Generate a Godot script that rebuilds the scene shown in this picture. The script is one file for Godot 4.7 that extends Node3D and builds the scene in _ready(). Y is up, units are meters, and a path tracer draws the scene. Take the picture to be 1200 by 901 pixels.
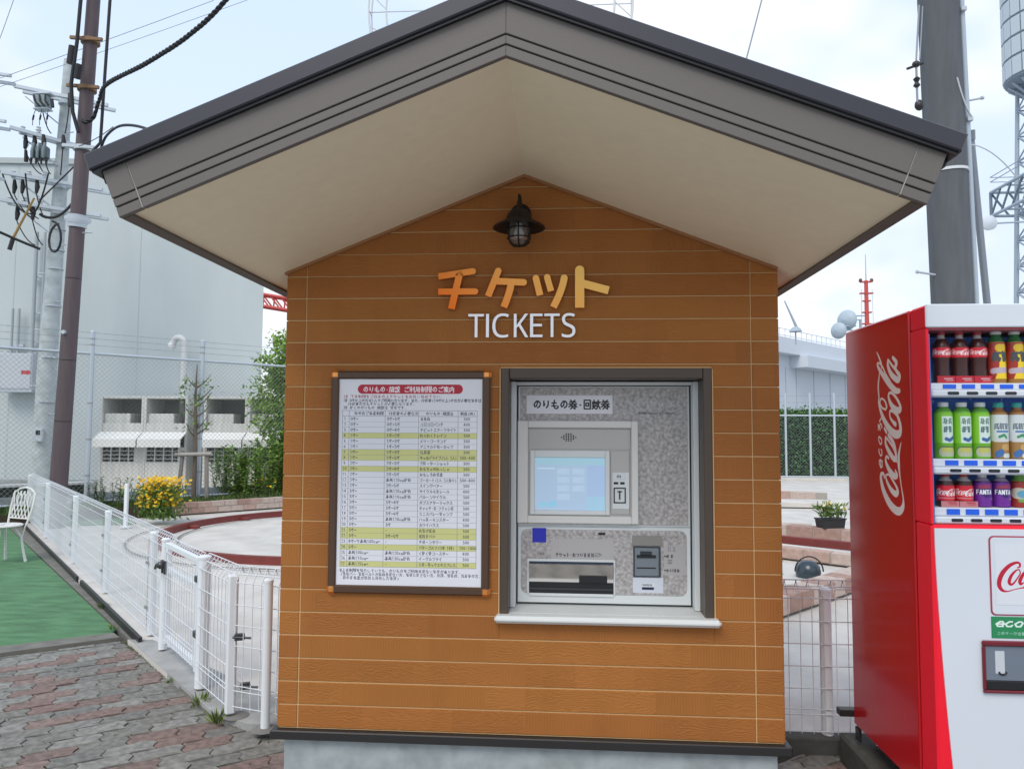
extends Node3D
# A ticket booth with a vending machine beside it, in front of a small kart course. Units are metres, y is up, the booth's front wall is the plane z = 0.

# ---------------------------------------------------------------- mesh building
class Shape:
	var v := PackedVector3Array()
	var n := PackedVector3Array()
	var t := PackedVector2Array()
	var c := PackedColorArray()
	var x := Transform3D.IDENTITY
	var col := Color.WHITE
	var tinted := false
	var starts := []          # where each box, tube, lathe or ball begins

	func tri(a: Vector3, b: Vector3, d: Vector3, na: Vector3, nb: Vector3, nd: Vector3, ua := Vector2.ZERO, ub := Vector2.ZERO, ud := Vector2.ZERO) -> void:
		if (b - a).cross(d - a).dot(na + nb + nd) > 0.0:
			var p := b; b = d; d = p
			var q := nb; nb = nd; nd = q
			var r := ub; ub = ud; ud = r
		v.append(x * a); v.append(x * b); v.append(x * d)
		n.append((x.basis * na).normalized()); n.append((x.basis * nb).normalized()); n.append((x.basis * nd).normalized())
		t.append(ua); t.append(ub); t.append(ud)
		c.append(col); c.append(col); c.append(col)

	func quad(a: Vector3, b: Vector3, d: Vector3, e: Vector3, towards: Vector3) -> void:
		var k := (b - a).cross(d - a).normalized()
		if k.length() < 0.5: k = (d - a).cross(e - a).normalized()
		if k.dot(towards) < 0.0: k = -k
		tri(a, b, d, k, k, k, Vector2(0, 1), Vector2(1, 1), Vector2(1, 0))
		tri(a, d, e, k, k, k, Vector2(0, 1), Vector2(1, 0), Vector2(0, 0))

	func box(at: Vector3, size: Vector3, bev := 0.0, turn := Basis.IDENTITY) -> void:
		starts.append(v.size())
		var h := size * 0.5
		bev = minf(bev, minf(h.x, minf(h.y, h.z)) * 0.9)
		for ax in 3:
			var a1 := (ax + 1) % 3
			var a2 := (ax + 2) % 3
			for s in [-1.0, 1.0]:
				var q := []
				for w in [[-1, -1], [1, -1], [1, 1], [-1, 1]]:
					var p := Vector3.ZERO
					p[ax] = s * h[ax]
					p[a1] = w[0] * (h[a1] - bev)
					p[a2] = w[1] * (h[a2] - bev)
					q.append(at + turn * p)
				var nn := Vector3.ZERO
				nn[ax] = s
				quad(q[0], q[1], q[2], q[3], turn * nn)
			if bev > 0.0:
				for s1 in [-1.0, 1.0]:
					for s2 in [-1.0, 1.0]:
						var q2 := []
						for w in [[-1, 0], [1, 0], [1, 1], [-1, 1]]:
							var p := Vector3.ZERO
							p[ax] = w[0] * (h[ax] - bev)
							p[a1] = s1 * (h[a1] - (bev if w[1] else 0.0))
							p[a2] = s2 * (h[a2] - (0.0 if w[1] else bev))
							q2.append(at + turn * p)
						var nn := Vector3.ZERO
						nn[a1] = s1
						nn[a2] = s2
						quad(q2[0], q2[1], q2[2], q2[3], turn * nn)
		if bev > 0.0:
			for sx in [-1.0, 1.0]:
				for sy in [-1.0, 1.0]:
					for sz in [-1.0, 1.0]:
						var s := Vector3(sx, sy, sz)
						var q := []
						for ax in 3:
							var p := s * (h - Vector3.ONE * bev)
							p[ax] = s[ax] * h[ax]
							q.append(at + turn * p)
						var nn := (turn * s).normalized()
						tri(q[0], q[1], q[2], nn, nn, nn)

	func span(a: Vector3, b: Vector3, bev := 0.0) -> void:      # a box from corner to corner
		box((a + b) * 0.5, (b - a).abs(), bev)

	func beam(a: Vector3, b: Vector3, w: float, h: float, bev := 0.0) -> void:   # a bar between two points, h measured upwards
		var d := (b - a).normalized()
		var side := d.cross(Vector3.UP).normalized() if absf(d.y) < 0.99 else Vector3.RIGHT
		box((a + b) * 0.5, Vector3(w, h, (b - a).length()), bev, Basis(side, (-d).cross(side).normalized(), -d))

	func tube(pts: Array, r, sides := 8, caps := true) -> void:
		starts.append(v.size())
		var up := Vector3.UP
		var rings := []
		var norms := []
		var last := Vector3.ZERO
		for i in pts.size():
			var d: Vector3 = (pts[mini(i + 1, pts.size() - 1)] - pts[maxi(i - 1, 0)]).normalized()
			if i == 0:
				up = d.cross(Vector3(0.31, 0.17, 0.93)).normalized()
			else:
				up = (up - d * up.dot(d)).normalized()
			var right := d.cross(up)
			var rad: float = r[i] if r is Array else r
			var ring := []
			var nr := []
			for k in sides:
				var a := TAU * k / sides
				var o := up * cos(a) + right * sin(a)
				ring.append(pts[i] + o * rad)
				nr.append(o)
			rings.append(ring)
			norms.append(nr)
		for i in pts.size() - 1:
			for k in sides:
				var m := (k + 1) % sides
				tri(rings[i][k], rings[i][m], rings[i + 1][m], norms[i][k], norms[i][m], norms[i + 1][m])
				tri(rings[i][k], rings[i + 1][m], rings[i + 1][k], norms[i][k], norms[i + 1][m], norms[i + 1][k])
		if caps:
			for e in [0, pts.size() - 1]:
				var nn: Vector3 = (pts[0] - pts[1]).normalized() if e == 0 else (pts[e] - pts[e - 1]).normalized()
				for k in range(1, sides - 1):
					tri(rings[e][0], rings[e][k], rings[e][k + 1], nn, nn, nn)

	func lathe(prof: Array, segs := 24, at := Transform3D.IDENTITY) -> void:   # profile of (radius, height), turned about y; UV runs round and up
		starts.append(v.size())
		var ln := []
		for i in prof.size() - 1:
			var d: Vector2 = prof[i + 1] - prof[i]
			ln.append(Vector2(d.y, -d.x).normalized())
		var total := 0.0
		var along := [0.0]
		for i in prof.size() - 1:
			total += (prof[i + 1] - prof[i]).length()
			along.append(total)
		for i in prof.size() - 1:
			var na: Vector2 = ln[i]
			var nb: Vector2 = ln[i]
			if i > 0 and ln[i - 1].dot(ln[i]) > 0.75: na = (ln[i - 1] + ln[i]).normalized()
			if i < ln.size() - 1 and ln[i + 1].dot(ln[i]) > 0.75: nb = (ln[i + 1] + ln[i]).normalized()
			for k in segs:
				var a := TAU * k / segs
				var b := TAU * (k + 1) / segs
				var ca := Vector3(sin(a), 0, cos(a))
				var cb := Vector3(sin(b), 0, cos(b))
				var p0: Vector2 = prof[i]
				var p1: Vector2 = prof[i + 1]
				var q := [at * (ca * p0.x + Vector3.UP * p0.y), at * (cb * p0.x + Vector3.UP * p0.y), at * (cb * p1.x + Vector3.UP * p1.y), at * (ca * p1.x + Vector3.UP * p1.y)]
				var m := [at.basis * (ca * na.x + Vector3.UP * na.y), at.basis * (cb * na.x + Vector3.UP * na.y), at.basis * (cb * nb.x + Vector3.UP * nb.y), at.basis * (ca * nb.x + Vector3.UP * nb.y)]
				var u0 := float(k) / segs
				var u1 := float(k + 1) / segs
				var v0: float = 1.0 - along[i] / total
				var v1: float = 1.0 - along[i + 1] / total
				if p0.x > 1e-5: tri(q[0], q[1], q[2], m[0], m[1], m[2], Vector2(u0, v0), Vector2(u1, v0), Vector2(u1, v1))
				if p1.x > 1e-5: tri(q[0], q[2], q[3], m[0], m[2], m[3], Vector2(u0, v0), Vector2(u1, v1), Vector2(u0, v1))

	func prism(poly: PackedVector2Array, z0: float, z1: float, at := Transform3D.IDENTITY, bev := 0.0) -> void:   # front face at z1; a bevel is for convex outlines
		var front := poly
		if bev > 0.0:
			front = inset(poly, bev)
		var zf := z1 - bev
		var nn := at.basis * Vector3(0, 0, signf(z1 - z0))
		for pass_ in 2:
			var pp := front if pass_ == 0 else poly
			var idx := Geometry2D.triangulate_polygon(pp)
			var z := z1 if pass_ == 0 else z0
			var m := nn if pass_ == 0 else -nn
			for i in range(0, idx.size(), 3):
				var a := pp[idx[i]]
				var b := pp[idx[i + 1]]
				var d := pp[idx[i + 2]]
				tri(at * Vector3(a.x, a.y, z), at * Vector3(b.x, b.y, z), at * Vector3(d.x, d.y, z), m, m, m)
		var turn := -1.0 if Geometry2D.is_polygon_clockwise(poly) else 1.0
		for i in poly.size():
			var a := poly[i]
			var b := poly[(i + 1) % poly.size()]
			var e := (b - a).normalized()
			var o := at.basis * Vector3(e.y * turn, -e.x * turn, 0)
			quad(at * Vector3(a.x, a.y, z0), at * Vector3(b.x, b.y, z0), at * Vector3(b.x, b.y, zf), at * Vector3(a.x, a.y, zf), o)
			if bev > 0.0:
				var fa := front[i]
				var fb := front[(i + 1) % poly.size()]
				quad(at * Vector3(a.x, a.y, zf), at * Vector3(b.x, b.y, zf), at * Vector3(fb.x, fb.y, z1), at * Vector3(fa.x, fa.y, z1), o + nn)

	static func inset(poly: PackedVector2Array, d: float) -> PackedVector2Array:
		var out := PackedVector2Array()
		var turn := 1.0 if Geometry2D.is_polygon_clockwise(poly) else -1.0
		var m := poly.size()
		for i in m:
			var e0 := (poly[i] - poly[(i + m - 1) % m]).normalized()
			var e1 := (poly[(i + 1) % m] - poly[i]).normalized()
			var n0 := Vector2(e0.y, -e0.x) * turn
			var n1 := Vector2(e1.y, -e1.x) * turn
			out.append(poly[i] + (n0 + n1) * d / maxf(0.3, 1.0 + n0.dot(n1)))
		return out

	func ball(at: Vector3, r: Vector3, segs := 12, rings := 8) -> void:
		starts.append(v.size())
		for i in rings:
			for k in segs:
				var q := []
				for w in [[i, k], [i, k + 1], [i + 1, k + 1], [i + 1, k]]:
					var th: float = PI * w[0] / rings
					var ph: float = TAU * w[1] / segs
					q.append(Vector3(sin(th) * cos(ph), cos(th), sin(th) * sin(ph)))
				if i > 0: tri(at + q[0] * r, at + q[1] * r, at + q[2] * r, q[0], q[1], q[2])
				if i < rings - 1: tri(at + q[0] * r, at + q[2] * r, at + q[3] * r, q[0], q[2], q[3])

	func leaf(p: Vector3, d: Vector3, s: Vector3, l: float, w: float) -> void:   # a pointed leaf from p along d, s to its side, folded a little
		var up := d.cross(s).normalized()
		var mid := p + d * l * 0.45 - up * w * 0.18
		var a := p + d * l * 0.45 + s * w * 0.5
		var b := p + d * l * 0.45 - s * w * 0.5
		var e := p + d * l
		var na := (up - s * 0.3).normalized()
		var nb := (up + s * 0.3).normalized()
		tri(p, a, mid, na, na, na)
		tri(a, e, mid, na, na, na)
		tri(p, mid, b, nb, nb, nb)
		tri(mid, e, b, nb, nb, nb)

	func mesh() -> ArrayMesh:
		var arr := []
		arr.resize(Mesh.ARRAY_MAX)
		arr[Mesh.ARRAY_VERTEX] = v
		arr[Mesh.ARRAY_NORMAL] = n
		arr[Mesh.ARRAY_TEX_UV] = t
		if tinted: arr[Mesh.ARRAY_COLOR] = c
		var m := ArrayMesh.new()
		m.add_surface_from_arrays(Mesh.PRIMITIVE_TRIANGLES, arr)
		return m


var rng := RandomNumberGenerator.new()
var M := {}

func V(x: float, y: float, z: float) -> Vector3:
	return Vector3(x, y, z)

func obj(called: String, s: Shape, m: Material, parent: Node = self) -> MeshInstance3D:
	var o := MeshInstance3D.new()
	o.name = called
	o.mesh = s.mesh()
	o.material_override = m
	parent.add_child(o, true)
	return o

func each(called: String, s: Shape, m: Material, parent: Node = self) -> void:      # every box, tube, lathe or ball of the shape a part of its own
	for k in s.starts.size():
		var e: int = s.starts[k + 1] if k + 1 < s.starts.size() else s.v.size()
		var q := Shape.new()
		q.v = s.v.slice(s.starts[k], e)
		q.n = s.n.slice(s.starts[k], e)
		q.t = s.t.slice(s.starts[k], e)
		q.c = s.c.slice(s.starts[k], e)
		q.tinted = s.tinted
		obj(called, q, m, parent)

func tag(o: Node, label: String, category: String, group := "") -> Node:
	o.set_meta("label", label)
	o.set_meta("category", category)
	if group: o.set_meta("group", group)
	return o

func thing(called: String, at: Vector3, label: String, category: String, group := "") -> Node3D:
	var o := Node3D.new()
	o.name = called
	o.position = at
	add_child(o, true)
	tag(o, label, category, group)
	return o

func again(o: Node3D, at: Vector3, label: String) -> Node3D:      # a copy of a thing with its parts
	var k: Node3D = o.duplicate()
	add_child(k, true)
	k.position = at
	k.set_meta("label", label)
	return k

func struct(called: String, s: Shape, m: Material, parent: Node = self) -> MeshInstance3D:
	var o := obj(called, s, m, parent)
	o.set_meta("kind", "structure")
	return o

# ---------------------------------------------------------------- materials
func lin(r: float, g: float, b: float) -> Color:
	return Color(r, g, b).linear_to_srgb()

func noise_image(size: int, freq: float, octaves: int, lo: float, hi: float, stretch := Vector2.ONE, salt := 1, sharp := 1.0) -> Image:
	var f := FastNoiseLite.new()
	f.seed = salt
	f.frequency = freq
	f.noise_type = FastNoiseLite.TYPE_SIMPLEX_SMOOTH
	f.fractal_octaves = octaves
	var im := Image.create(size, size, false, Image.FORMAT_RGB8)
	var blend := size / 6
	for j in size:
		for i in size:
			var a := f.get_noise_2d(i * stretch.x, j * stretch.y)
			if i >= size - blend:
				a = lerpf(a, f.get_noise_2d((i - size) * stretch.x, j * stretch.y), float(i - size + blend) / blend)
			if j >= size - blend:
				var a2 := f.get_noise_2d(i * stretch.x, (j - size) * stretch.y)
				if i >= size - blend:
					a2 = lerpf(a2, f.get_noise_2d((i - size) * stretch.x, (j - size) * stretch.y), float(i - size + blend) / blend)
				a = lerpf(a, a2, float(j - size + blend) / blend)
			a = clampf(0.5 + a * sharp, 0.0, 1.0)
			var k := lerpf(lo, hi, a)
			im.set_pixel(i, j, Color(k, k, k).linear_to_srgb())
	return im

func flat(r: float, g: float, b: float, rough := 0.6, metal := 0.0) -> StandardMaterial3D:
	var m := StandardMaterial3D.new()
	m.albedo_color = lin(r, g, b)
	m.roughness = rough
	m.metallic = metal
	return m

func worn(r: float, g: float, b: float, rough: float, tex: Texture2D, scale: float, bump: Texture2D = null, amount := 0.5) -> StandardMaterial3D:
	var m := flat(r, g, b, rough)
	m.albedo_texture = tex
	m.uv1_triplanar = true
	m.uv1_world_triplanar = true
	m.uv1_scale = Vector3.ONE * scale
	if bump:
		m.normal_enabled = true
		m.normal_texture = bump
		m.normal_scale = amount
	return m

func tint(m: StandardMaterial3D) -> StandardMaterial3D:
	m.vertex_color_use_as_albedo = true
	return m

func print_on(im: Image, rough := 0.5) -> StandardMaterial3D:
	var m := StandardMaterial3D.new()
	m.albedo_texture = ImageTexture.create_from_image(im)
	m.roughness = rough
	m.texture_repeat = false
	return m

func bumps(im: Image, amount: float) -> ImageTexture:
	var k: Image = im.duplicate()
	k.bump_map_to_normal_map(amount)
	return ImageTexture.create_from_image(k)

# wood-grain of the siding: in every course, stretches of wavy lengthwise grain alternate with stretches of upright ribs
func siding_images() -> Array:
	var size := 1024
	var rows := 20
	var col := Image.create(size, size, false, Image.FORMAT_RGB8)
	var high := Image.create(size, size, false, Image.FORMAT_RGB8)
	var f := FastNoiseLite.new()
	f.seed = 5
	f.frequency = 0.006
	var g := FastNoiseLite.new()
	g.seed = 9
	g.frequency = 0.02
	var r := RandomNumberGenerator.new()
	r.seed = 77
	var zones := []
	for k in rows:
		var z := []
		var at := 0
		var ribbed := r.randf() < 0.4
		while at < size:
			var l := r.randi_range(110, 330)
			z.append([at, at + l, ribbed, r.randf_range(0.9, 1.0)])
			at += l
			ribbed = r.randf() < 0.33
		zones.append(z)
	for j in size:
		var row := mini(int(j * rows / float(size)), rows - 1)
		var zi := 0
		for i in size:
			while zi < zones[row].size() - 1 and i >= zones[row][zi][1]:
				zi += 1
			var z: Array = zones[row][zi]
			var wave := f.get_noise_2d(i, j * 3.0 + row * 200)
			var h := 0.5
			if z[2]:
				h = 0.5 + 0.42 * sin(i * TAU / 6.3 + wave * 3.0) * (0.65 + 0.35 * g.get_noise_2d(i * 0.4, row * 90))
			else:
				h = 0.5 + 0.4 * sin(j * TAU / 6.0 + wave * 26.0) * (0.5 + 0.6 * g.get_noise_2d(i * 0.5, j * 2.0))
			var k: float = z[3] * (0.93 + 0.12 * (h - 0.5) + 0.06 * g.get_noise_2d(i * 0.15, j * 0.4) + 0.10 * minf(0.0, g.get_noise_2d(i * 0.5 + 900, j * 0.06)))
			k = clampf(k, 0.0, 1.0)
			col.set_pixel(i, j, Color(k, k, k).linear_to_srgb())
			high.set_pixel(i, j, Color(h, h, h))
	return [col, high]

# ---------------------------------------------------------------- writing: strokes on a grid of ten by ten
const GLYPHS := {
	"の": "5246271523416183857758", "り": "212634 717558", "も": "403548698886 1363 1666", "ご": "227263 263888 7081 9092", "こ": "227263 263888",
	"な": "1252 4016 6283 646849385789", "い": "222648 7386", "わ": "2029 03330753848759", "く": "712579", "お": "1363 30381826658769 7283", "し": "21274987",
	"ろ": "21712564867849", "は": "2128 4393 707859486799", "け": "2128 4393 707759", "や": "14728465 2159 4051", "す": "1282 50563634565739", "べ": "063397 6172 8192",
	"れ": "2029 03330762677897", "っ": "25657758", "ゃ": "268467 3459", "ち": "1272 402564866939", "た": "1262 4019 5484 576898", "て": "1282445879", "に": "2128 4383 475898",
	"を": "1272 40255457 84464889", "か": "1363675948 4019 7295", "が": "1363675948 4019 7295 8091", "ま": "1282 1585 505839284789", "る": "2171256486785948", "と": "3144 73363888",
	"め": "2248 61381724638569", "う": "4061 2463856849", "つ": "1362847748", "ん": "501945587996", "で": "1282445879 7384", "さ": "1383 4076 273979", "あ": "1373 4049 626827153575897859",
	"ア": "128265 535629", "イ": "8015 5359", "ウ": "5052 2522827639", "エ": "2282 5258 1898", "オ": "1393 606958 6318", "カ": "13837958 504519", "キ": "1382 1695 4069", "ク": "4015 32827639",
	"ケ": "3015 2393 636639", "コ": "128288 1888", "サ": "0393 3136 717549", "シ": "2142 1435 296793", "ス": "21716419 5599", "タ": "4015 32827639 3466", "チ": "7022 1494 515639",
	"ツ": "1224 4154 827639", "ッ": "2436 4456 847749", "テ": "2171 1494 545639", "ト": "3039 3375", "ド": "3039 3375 7081 9091", "ニ": "2272 1888", "ハ": "3218 6298", "バ": "3218 6298 7081 9091",
	"パ": "3218 6298 8092", "ビ": "212989 2573 7081 9091", "フ": "12827639", "ブ": "12827639 8091", "プ": "12827639 8091", "ヘ": "063397", "ベ": "063397 7182", "ボ": "1383 5059 3518 7598 8091",
	"マ": "128245 3468", "ミ": "2172 2464 2788", "メ": "7019 2388", "モ": "2272 1585 424888", "ャ": "268476 3459", "ョ": "24747929 2676", "ラ": "2171 14847639", "リ": "212634 717558", "ル": "313619 616895",
	"レ": "212994", "ロ": "2181882821", "ワ": "1512827639", "ン": "2153 297793", "ー": "1585", "ゴ": "128288 1888 9091", "グ": "4015 32827639 8091", "ガ": "13837958 504519 8091", "・": "4555",
	"~": "06346694", "(": "723679", ")": "327639", "-": "2575", "。": "2738", "、": "2738",
	"券": "2031 7061 1282 0494 514407 6497 36767958 5629", "回": "1080891910 3363663633", "数": "2024 0252 2204 2254 241749 4509 0656 7054 6292 8259 6499",
	"施": "2021 0242 2209 154539 6052 5191 549386 7277 54589897", "設": "0242 1141 1444 1747491917 60635460808393 558559 6699", "利": "4011 0353 3139 3307 3456 7176 909989",
	"用": "212609 21818979 2484 2686 5159", "制": "2012 1252 0454 3039 1518 155558 7176 909989", "限": "1019 1030233526 50909454 5292 505978 6499 9577",
	"案": "5051 12118182 422475 6235 1383 0696 5559 5619 5699", "内": "1219 12828979 505427 5476", "才": "0292 606958 6207", "年": "3003 2181 2474 2426 0696 5159", "令": "5004 5094 3363 2575 7547 5668",
	"付": "3005 1319 4494 707969 5566", "者": "1161 4045 0494 8017 3559 35755939 3777", "必": "4153 604719 1438 8596 4748", "要": "1191 1282 1214 8284 1484 3034 6064 0696 472989 6529", "方": "5052 0292 433619 45757959",
	"名": "4015 32735519 36768939 3639", "料": "3039 0353 1112 5142 3307 3356 6272 6575 0797 8089", "金": "5004 5094 3373 1585 0999 5359 2738 7768", "円": "12198289 1282 5256 1686", "人": "505409 5499",
	"上": "5059 5484 0999", "下": "0191 5159 5375", "以": "1117 1735 4254 817549", "身": "5031 31713931 3474 3676 0797 7159", "長": "2026 2181 2383 2585 0696 2629 5699", "目": "21818929 2484 2686", "車": "2171 12821777 1282 0898 5059 1515",
	"0": "4122275778827161", "1": "2251 5159", "2": "2241717375 2888", "3": "21714464867828", "4": "601686 6069", "5": "71313565877828", "6": "71242788876525", "7": "217149", "8": "4122648647284682", "9": "85452341718569",
	"S": "8251313466877838", "L": "212989", "F": "292181 2575", "A": "295189 3676", "N": "29218981", "T": "1191 5159", "C": "834123274887", "O": "4123275887836141", "E": "81212989 2575", "c": "745426386877", "m": "2529 255559 558589", "e": "2686745426387877", "o": "5426386885745454",
}

func ink(im: Image, pts: PackedVector2Array, w: float, c: Color) -> void:
	for i in pts.size() - 1:
		var a := pts[i]
		var b := pts[i + 1]
		var r := w * 0.5 + 1.0
		var x0 := maxi(0, int(minf(a.x, b.x) - r))
		var x1 := mini(im.get_width() - 1, int(maxf(a.x, b.x) + r))
		var y0 := maxi(0, int(minf(a.y, b.y) - r))
		var y1 := mini(im.get_height() - 1, int(maxf(a.y, b.y) + r))
		var d := b - a
		var ll := maxf(d.length_squared(), 1e-6)
		for y in range(y0, y1 + 1):
			for x in range(x0, x1 + 1):
				var p := Vector2(x + 0.5, y + 0.5)
				var k := clampf((p - a).dot(d) / ll, 0.0, 1.0)
				var al := clampf(w * 0.5 - p.distance_to(a + d * k) + 0.5, 0.0, 1.0)
				if al > 0.0:
					im.set_pixel(x, y, im.get_pixel(x, y).lerp(c, al))

func strokes_of(ch: String) -> Array:
	var out := []
	if GLYPHS.has(ch):
		for part in GLYPHS[ch].split(" ", false):
			var p := PackedVector2Array()
			for i in range(0, part.length() - 1, 2):
				p.append(Vector2(int(part[i]), int(part[i + 1])))
			if p.size() > 1: out.append(p)
	elif ch != " ":
		var r := RandomNumberGenerator.new()
		r.seed = ch.unicode_at(0)
		for k in 3: out.append(PackedVector2Array([Vector2(r.randi_range(0, 3), 1 + k * 3), Vector2(r.randi_range(6, 9), 1 + k * 3)]))
		for k in 2: out.append(PackedVector2Array([Vector2(2 + k * 4, r.randi_range(0, 2)), Vector2(2 + k * 4 + r.randi_range(-1, 2), 9)]))
	return out

func write(im: Image, text: String, at: Vector2, size: float, w: float, c: Color, squeeze := 1.0) -> float:
	var x := at.x
	for ch in text:
		var small := ch.unicode_at(0) < 128 or ch == "・"
		var sx := size * squeeze * (0.56 if small else 0.9)
		if ch != " ":
			for st in strokes_of(ch):
				var q := PackedVector2Array()
				for p in st: q.append(Vector2(x + (p.x / 9.0) * sx, at.y + p.y / 9.0 * size))
				ink(im, q, w, c)
		x += sx * (1.14 if not small else 1.12)
	return x

# a flowing script wordmark: centre lines in millimetres (along, above) and half-widths at start, middle and end
const SCRIPT := [
	["146,188,162,197,158,219,135,221,95,201,54,157,30,107,26,63,44,33,75,26,117,38,164,50,207,57,246,54,290,32", "5 8 10 13 17 20 20 18 14 6 4 5 12 9 2"],
	["156,177,134,167,105,133,90,93,99,73,118,82,142,115,162,150,156,177", "5 8 13 15 12 8 6 5 5"],
	["227,146,233,165,215,173,185,149,160,104,162,77,183,88", "7 6 8 14 16 12 3"],
	["311,167,283,169,252,139,225,95,239,77,267,98,293,137,311,167", "6 10 14 14 9 7 6 6"],
	["318,140,289,100,263,84,219,76", "11 12 10 8"],
	["344,176,329,159", "8 8"],
	["421,161,428,192,448,213,466,201,457,169,434,152,421,161", "5 5 5 5 5 8 5"],
	["585,210,560,214,534,223,506,226,474,222,450,224,417,209,380,179,348,139,324,89,323,50,338,34,365,38,396,60,414,99,411,123,388,121,370,97,361,77", "3 5 7 7 6 8 11 15 18 20 18 13 11 9 8 6 6 9 12"],
	["485,125,470,132,437,108,416,64,417,34,434,33,462,61,484,100,485,125", "6 8 14 16 14 9 8 7 6"],
	["489,35,493,69,519,118,554,169,585,210,608,229,613,214,596,182,562,152,529,112", "10 15 17 15 11 7 5 5 6 6"],
	["660,233,637,212,607,192,588,188", "2 6 8 4"],
	["617,128,592,129,558,101,532,47,548,29,568,55,593,93,616,123", "7 11 15 15 10 8 7 6"],
	["622,84,600,54,578,64,548,31", "9 12 10 9"],
]

func script_mark(im: Image, map: Callable, scale: float, c: Color, bold := 1.0) -> void:
	for st in SCRIPT:
		var nums: PackedStringArray = st[0].split(",")
		var wd: PackedStringArray = st[1].split(" ")
		var cv := Curve2D.new()
		var pts := []
		for i in range(0, nums.size(), 2):
			pts.append(Vector2(float(nums[i]), float(nums[i + 1])))
		for i in pts.size() - 1:
			var p0: Vector2 = pts[maxi(i - 1, 0)]
			var p1: Vector2 = pts[i]
			var p2: Vector2 = pts[i + 1]
			var p3: Vector2 = pts[mini(i + 2, pts.size() - 1)]
			var last: Vector2 = map.call(p1)
			for k in range(1, 7):
				var q := p1.cubic_interpolate(p2, p0, p3, k / 6.0)
				var now: Vector2 = map.call(q)
				ink(im, PackedVector2Array([last, now]), maxf(1.0, lerpf(float(wd[i]), float(wd[i + 1]), (k - 0.5) / 6.0) * scale * bold), c)
				last = now


func _ready() -> void:
	rng.seed = 20240
	# ---- camera
	var cam := Camera3D.new()
	cam.name = "camera"
	add_child(cam)
	cam.position = V(0.1562, 1.5, 3.1441)
	cam.basis = Basis(Vector3.UP, 0.0692) * Basis(Vector3.RIGHT, 0.0615) * Basis(Vector3.BACK, 0.005)
	cam.fov = 54.66
	cam.near = 0.05
	cam.far = 900.0
	cam.current = true
	# ---- sky, sun, exposure
	var we := WorldEnvironment.new()
	we.name = "world_environment"
	var env := Environment.new()
	env.background_mode = Environment.BG_SKY
	env.tonemap_mode = Environment.TONE_MAPPER_LINEAR
	env.tonemap_exposure = 1.27
	env.sdfgi_enabled = true
	env.ssao_enabled = true
	env.ssil_enabled = true
	var sky := Sky.new()
	var pan := PanoramaSkyMaterial.new()
	pan.panorama = ImageTexture.create_from_image(sky_image())
	pan.energy_multiplier = 0.9
	sky.sky_material = pan
	env.sky = sky
	env.ambient_light_source = Environment.AMBIENT_SOURCE_SKY
	we.environment = env
	add_child(we)
	var sun := DirectionalLight3D.new()
	sun.name = "sun"
	sun.light_energy = 0.5
	sun.light_color = Color(1.0, 0.97, 0.92)
	sun.light_angular_distance = 30.0
	sun.shadow_enabled = true
	sun.basis = Basis.looking_at(V(0.22, -0.76, -0.58).normalized(), Vector3.UP)
	add_child(sun)
	make_materials()
	build_ground()
	build_pavement()
	build_booth()
	build_ticket_machine()
	build_boards_and_signs()
	build_vending_machine()
	build_drinks()
	build_left_fence()
	build_right_fence()
	build_chair()
	build_kart_course()
	build_left_background()
	build_poles()
	build_plants()
	build_right_background()
	build_far_rides()
	build_small_things()


func sky_image() -> Image:
	var w := 768
	var h := 384
	var im := Image.create(w, h, false, Image.FORMAT_RGBF)
	var f := FastNoiseLite.new()
	f.seed = 31
	f.frequency = 1.3
	f.fractal_octaves = 5
	f.fractal_gain = 0.55
	for j in h:
		var el := PI * (0.5 - (j + 0.5) / h)
		for i in w:
			var az := TAU * (i + 0.5) / w
			var d := V(cos(el) * sin(az), sin(el), cos(el) * cos(az))
			var up := clampf(d.y, 0.0, 1.0)
			var c := Color(0.86, 0.91, 0.97).lerp(Color(0.52, 0.71, 1.0), pow(up, 0.55))
			var s := d / maxf(0.25, absf(d.y) + 0.25)
			var k := smoothstep(-0.05, 0.38, f.get_noise_3d(s.x * 0.8, s.y * 0.8, s.z * 0.8))
			c = c.lerp(Color(0.985, 0.985, 0.99), k * 0.9)
			if d.y < 0.0: c = c.lerp(Color(0.5, 0.5, 0.48), smoothstep(0.0, -0.15, d.y))
			im.set_pixel(i, j, c)
	return im


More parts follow.
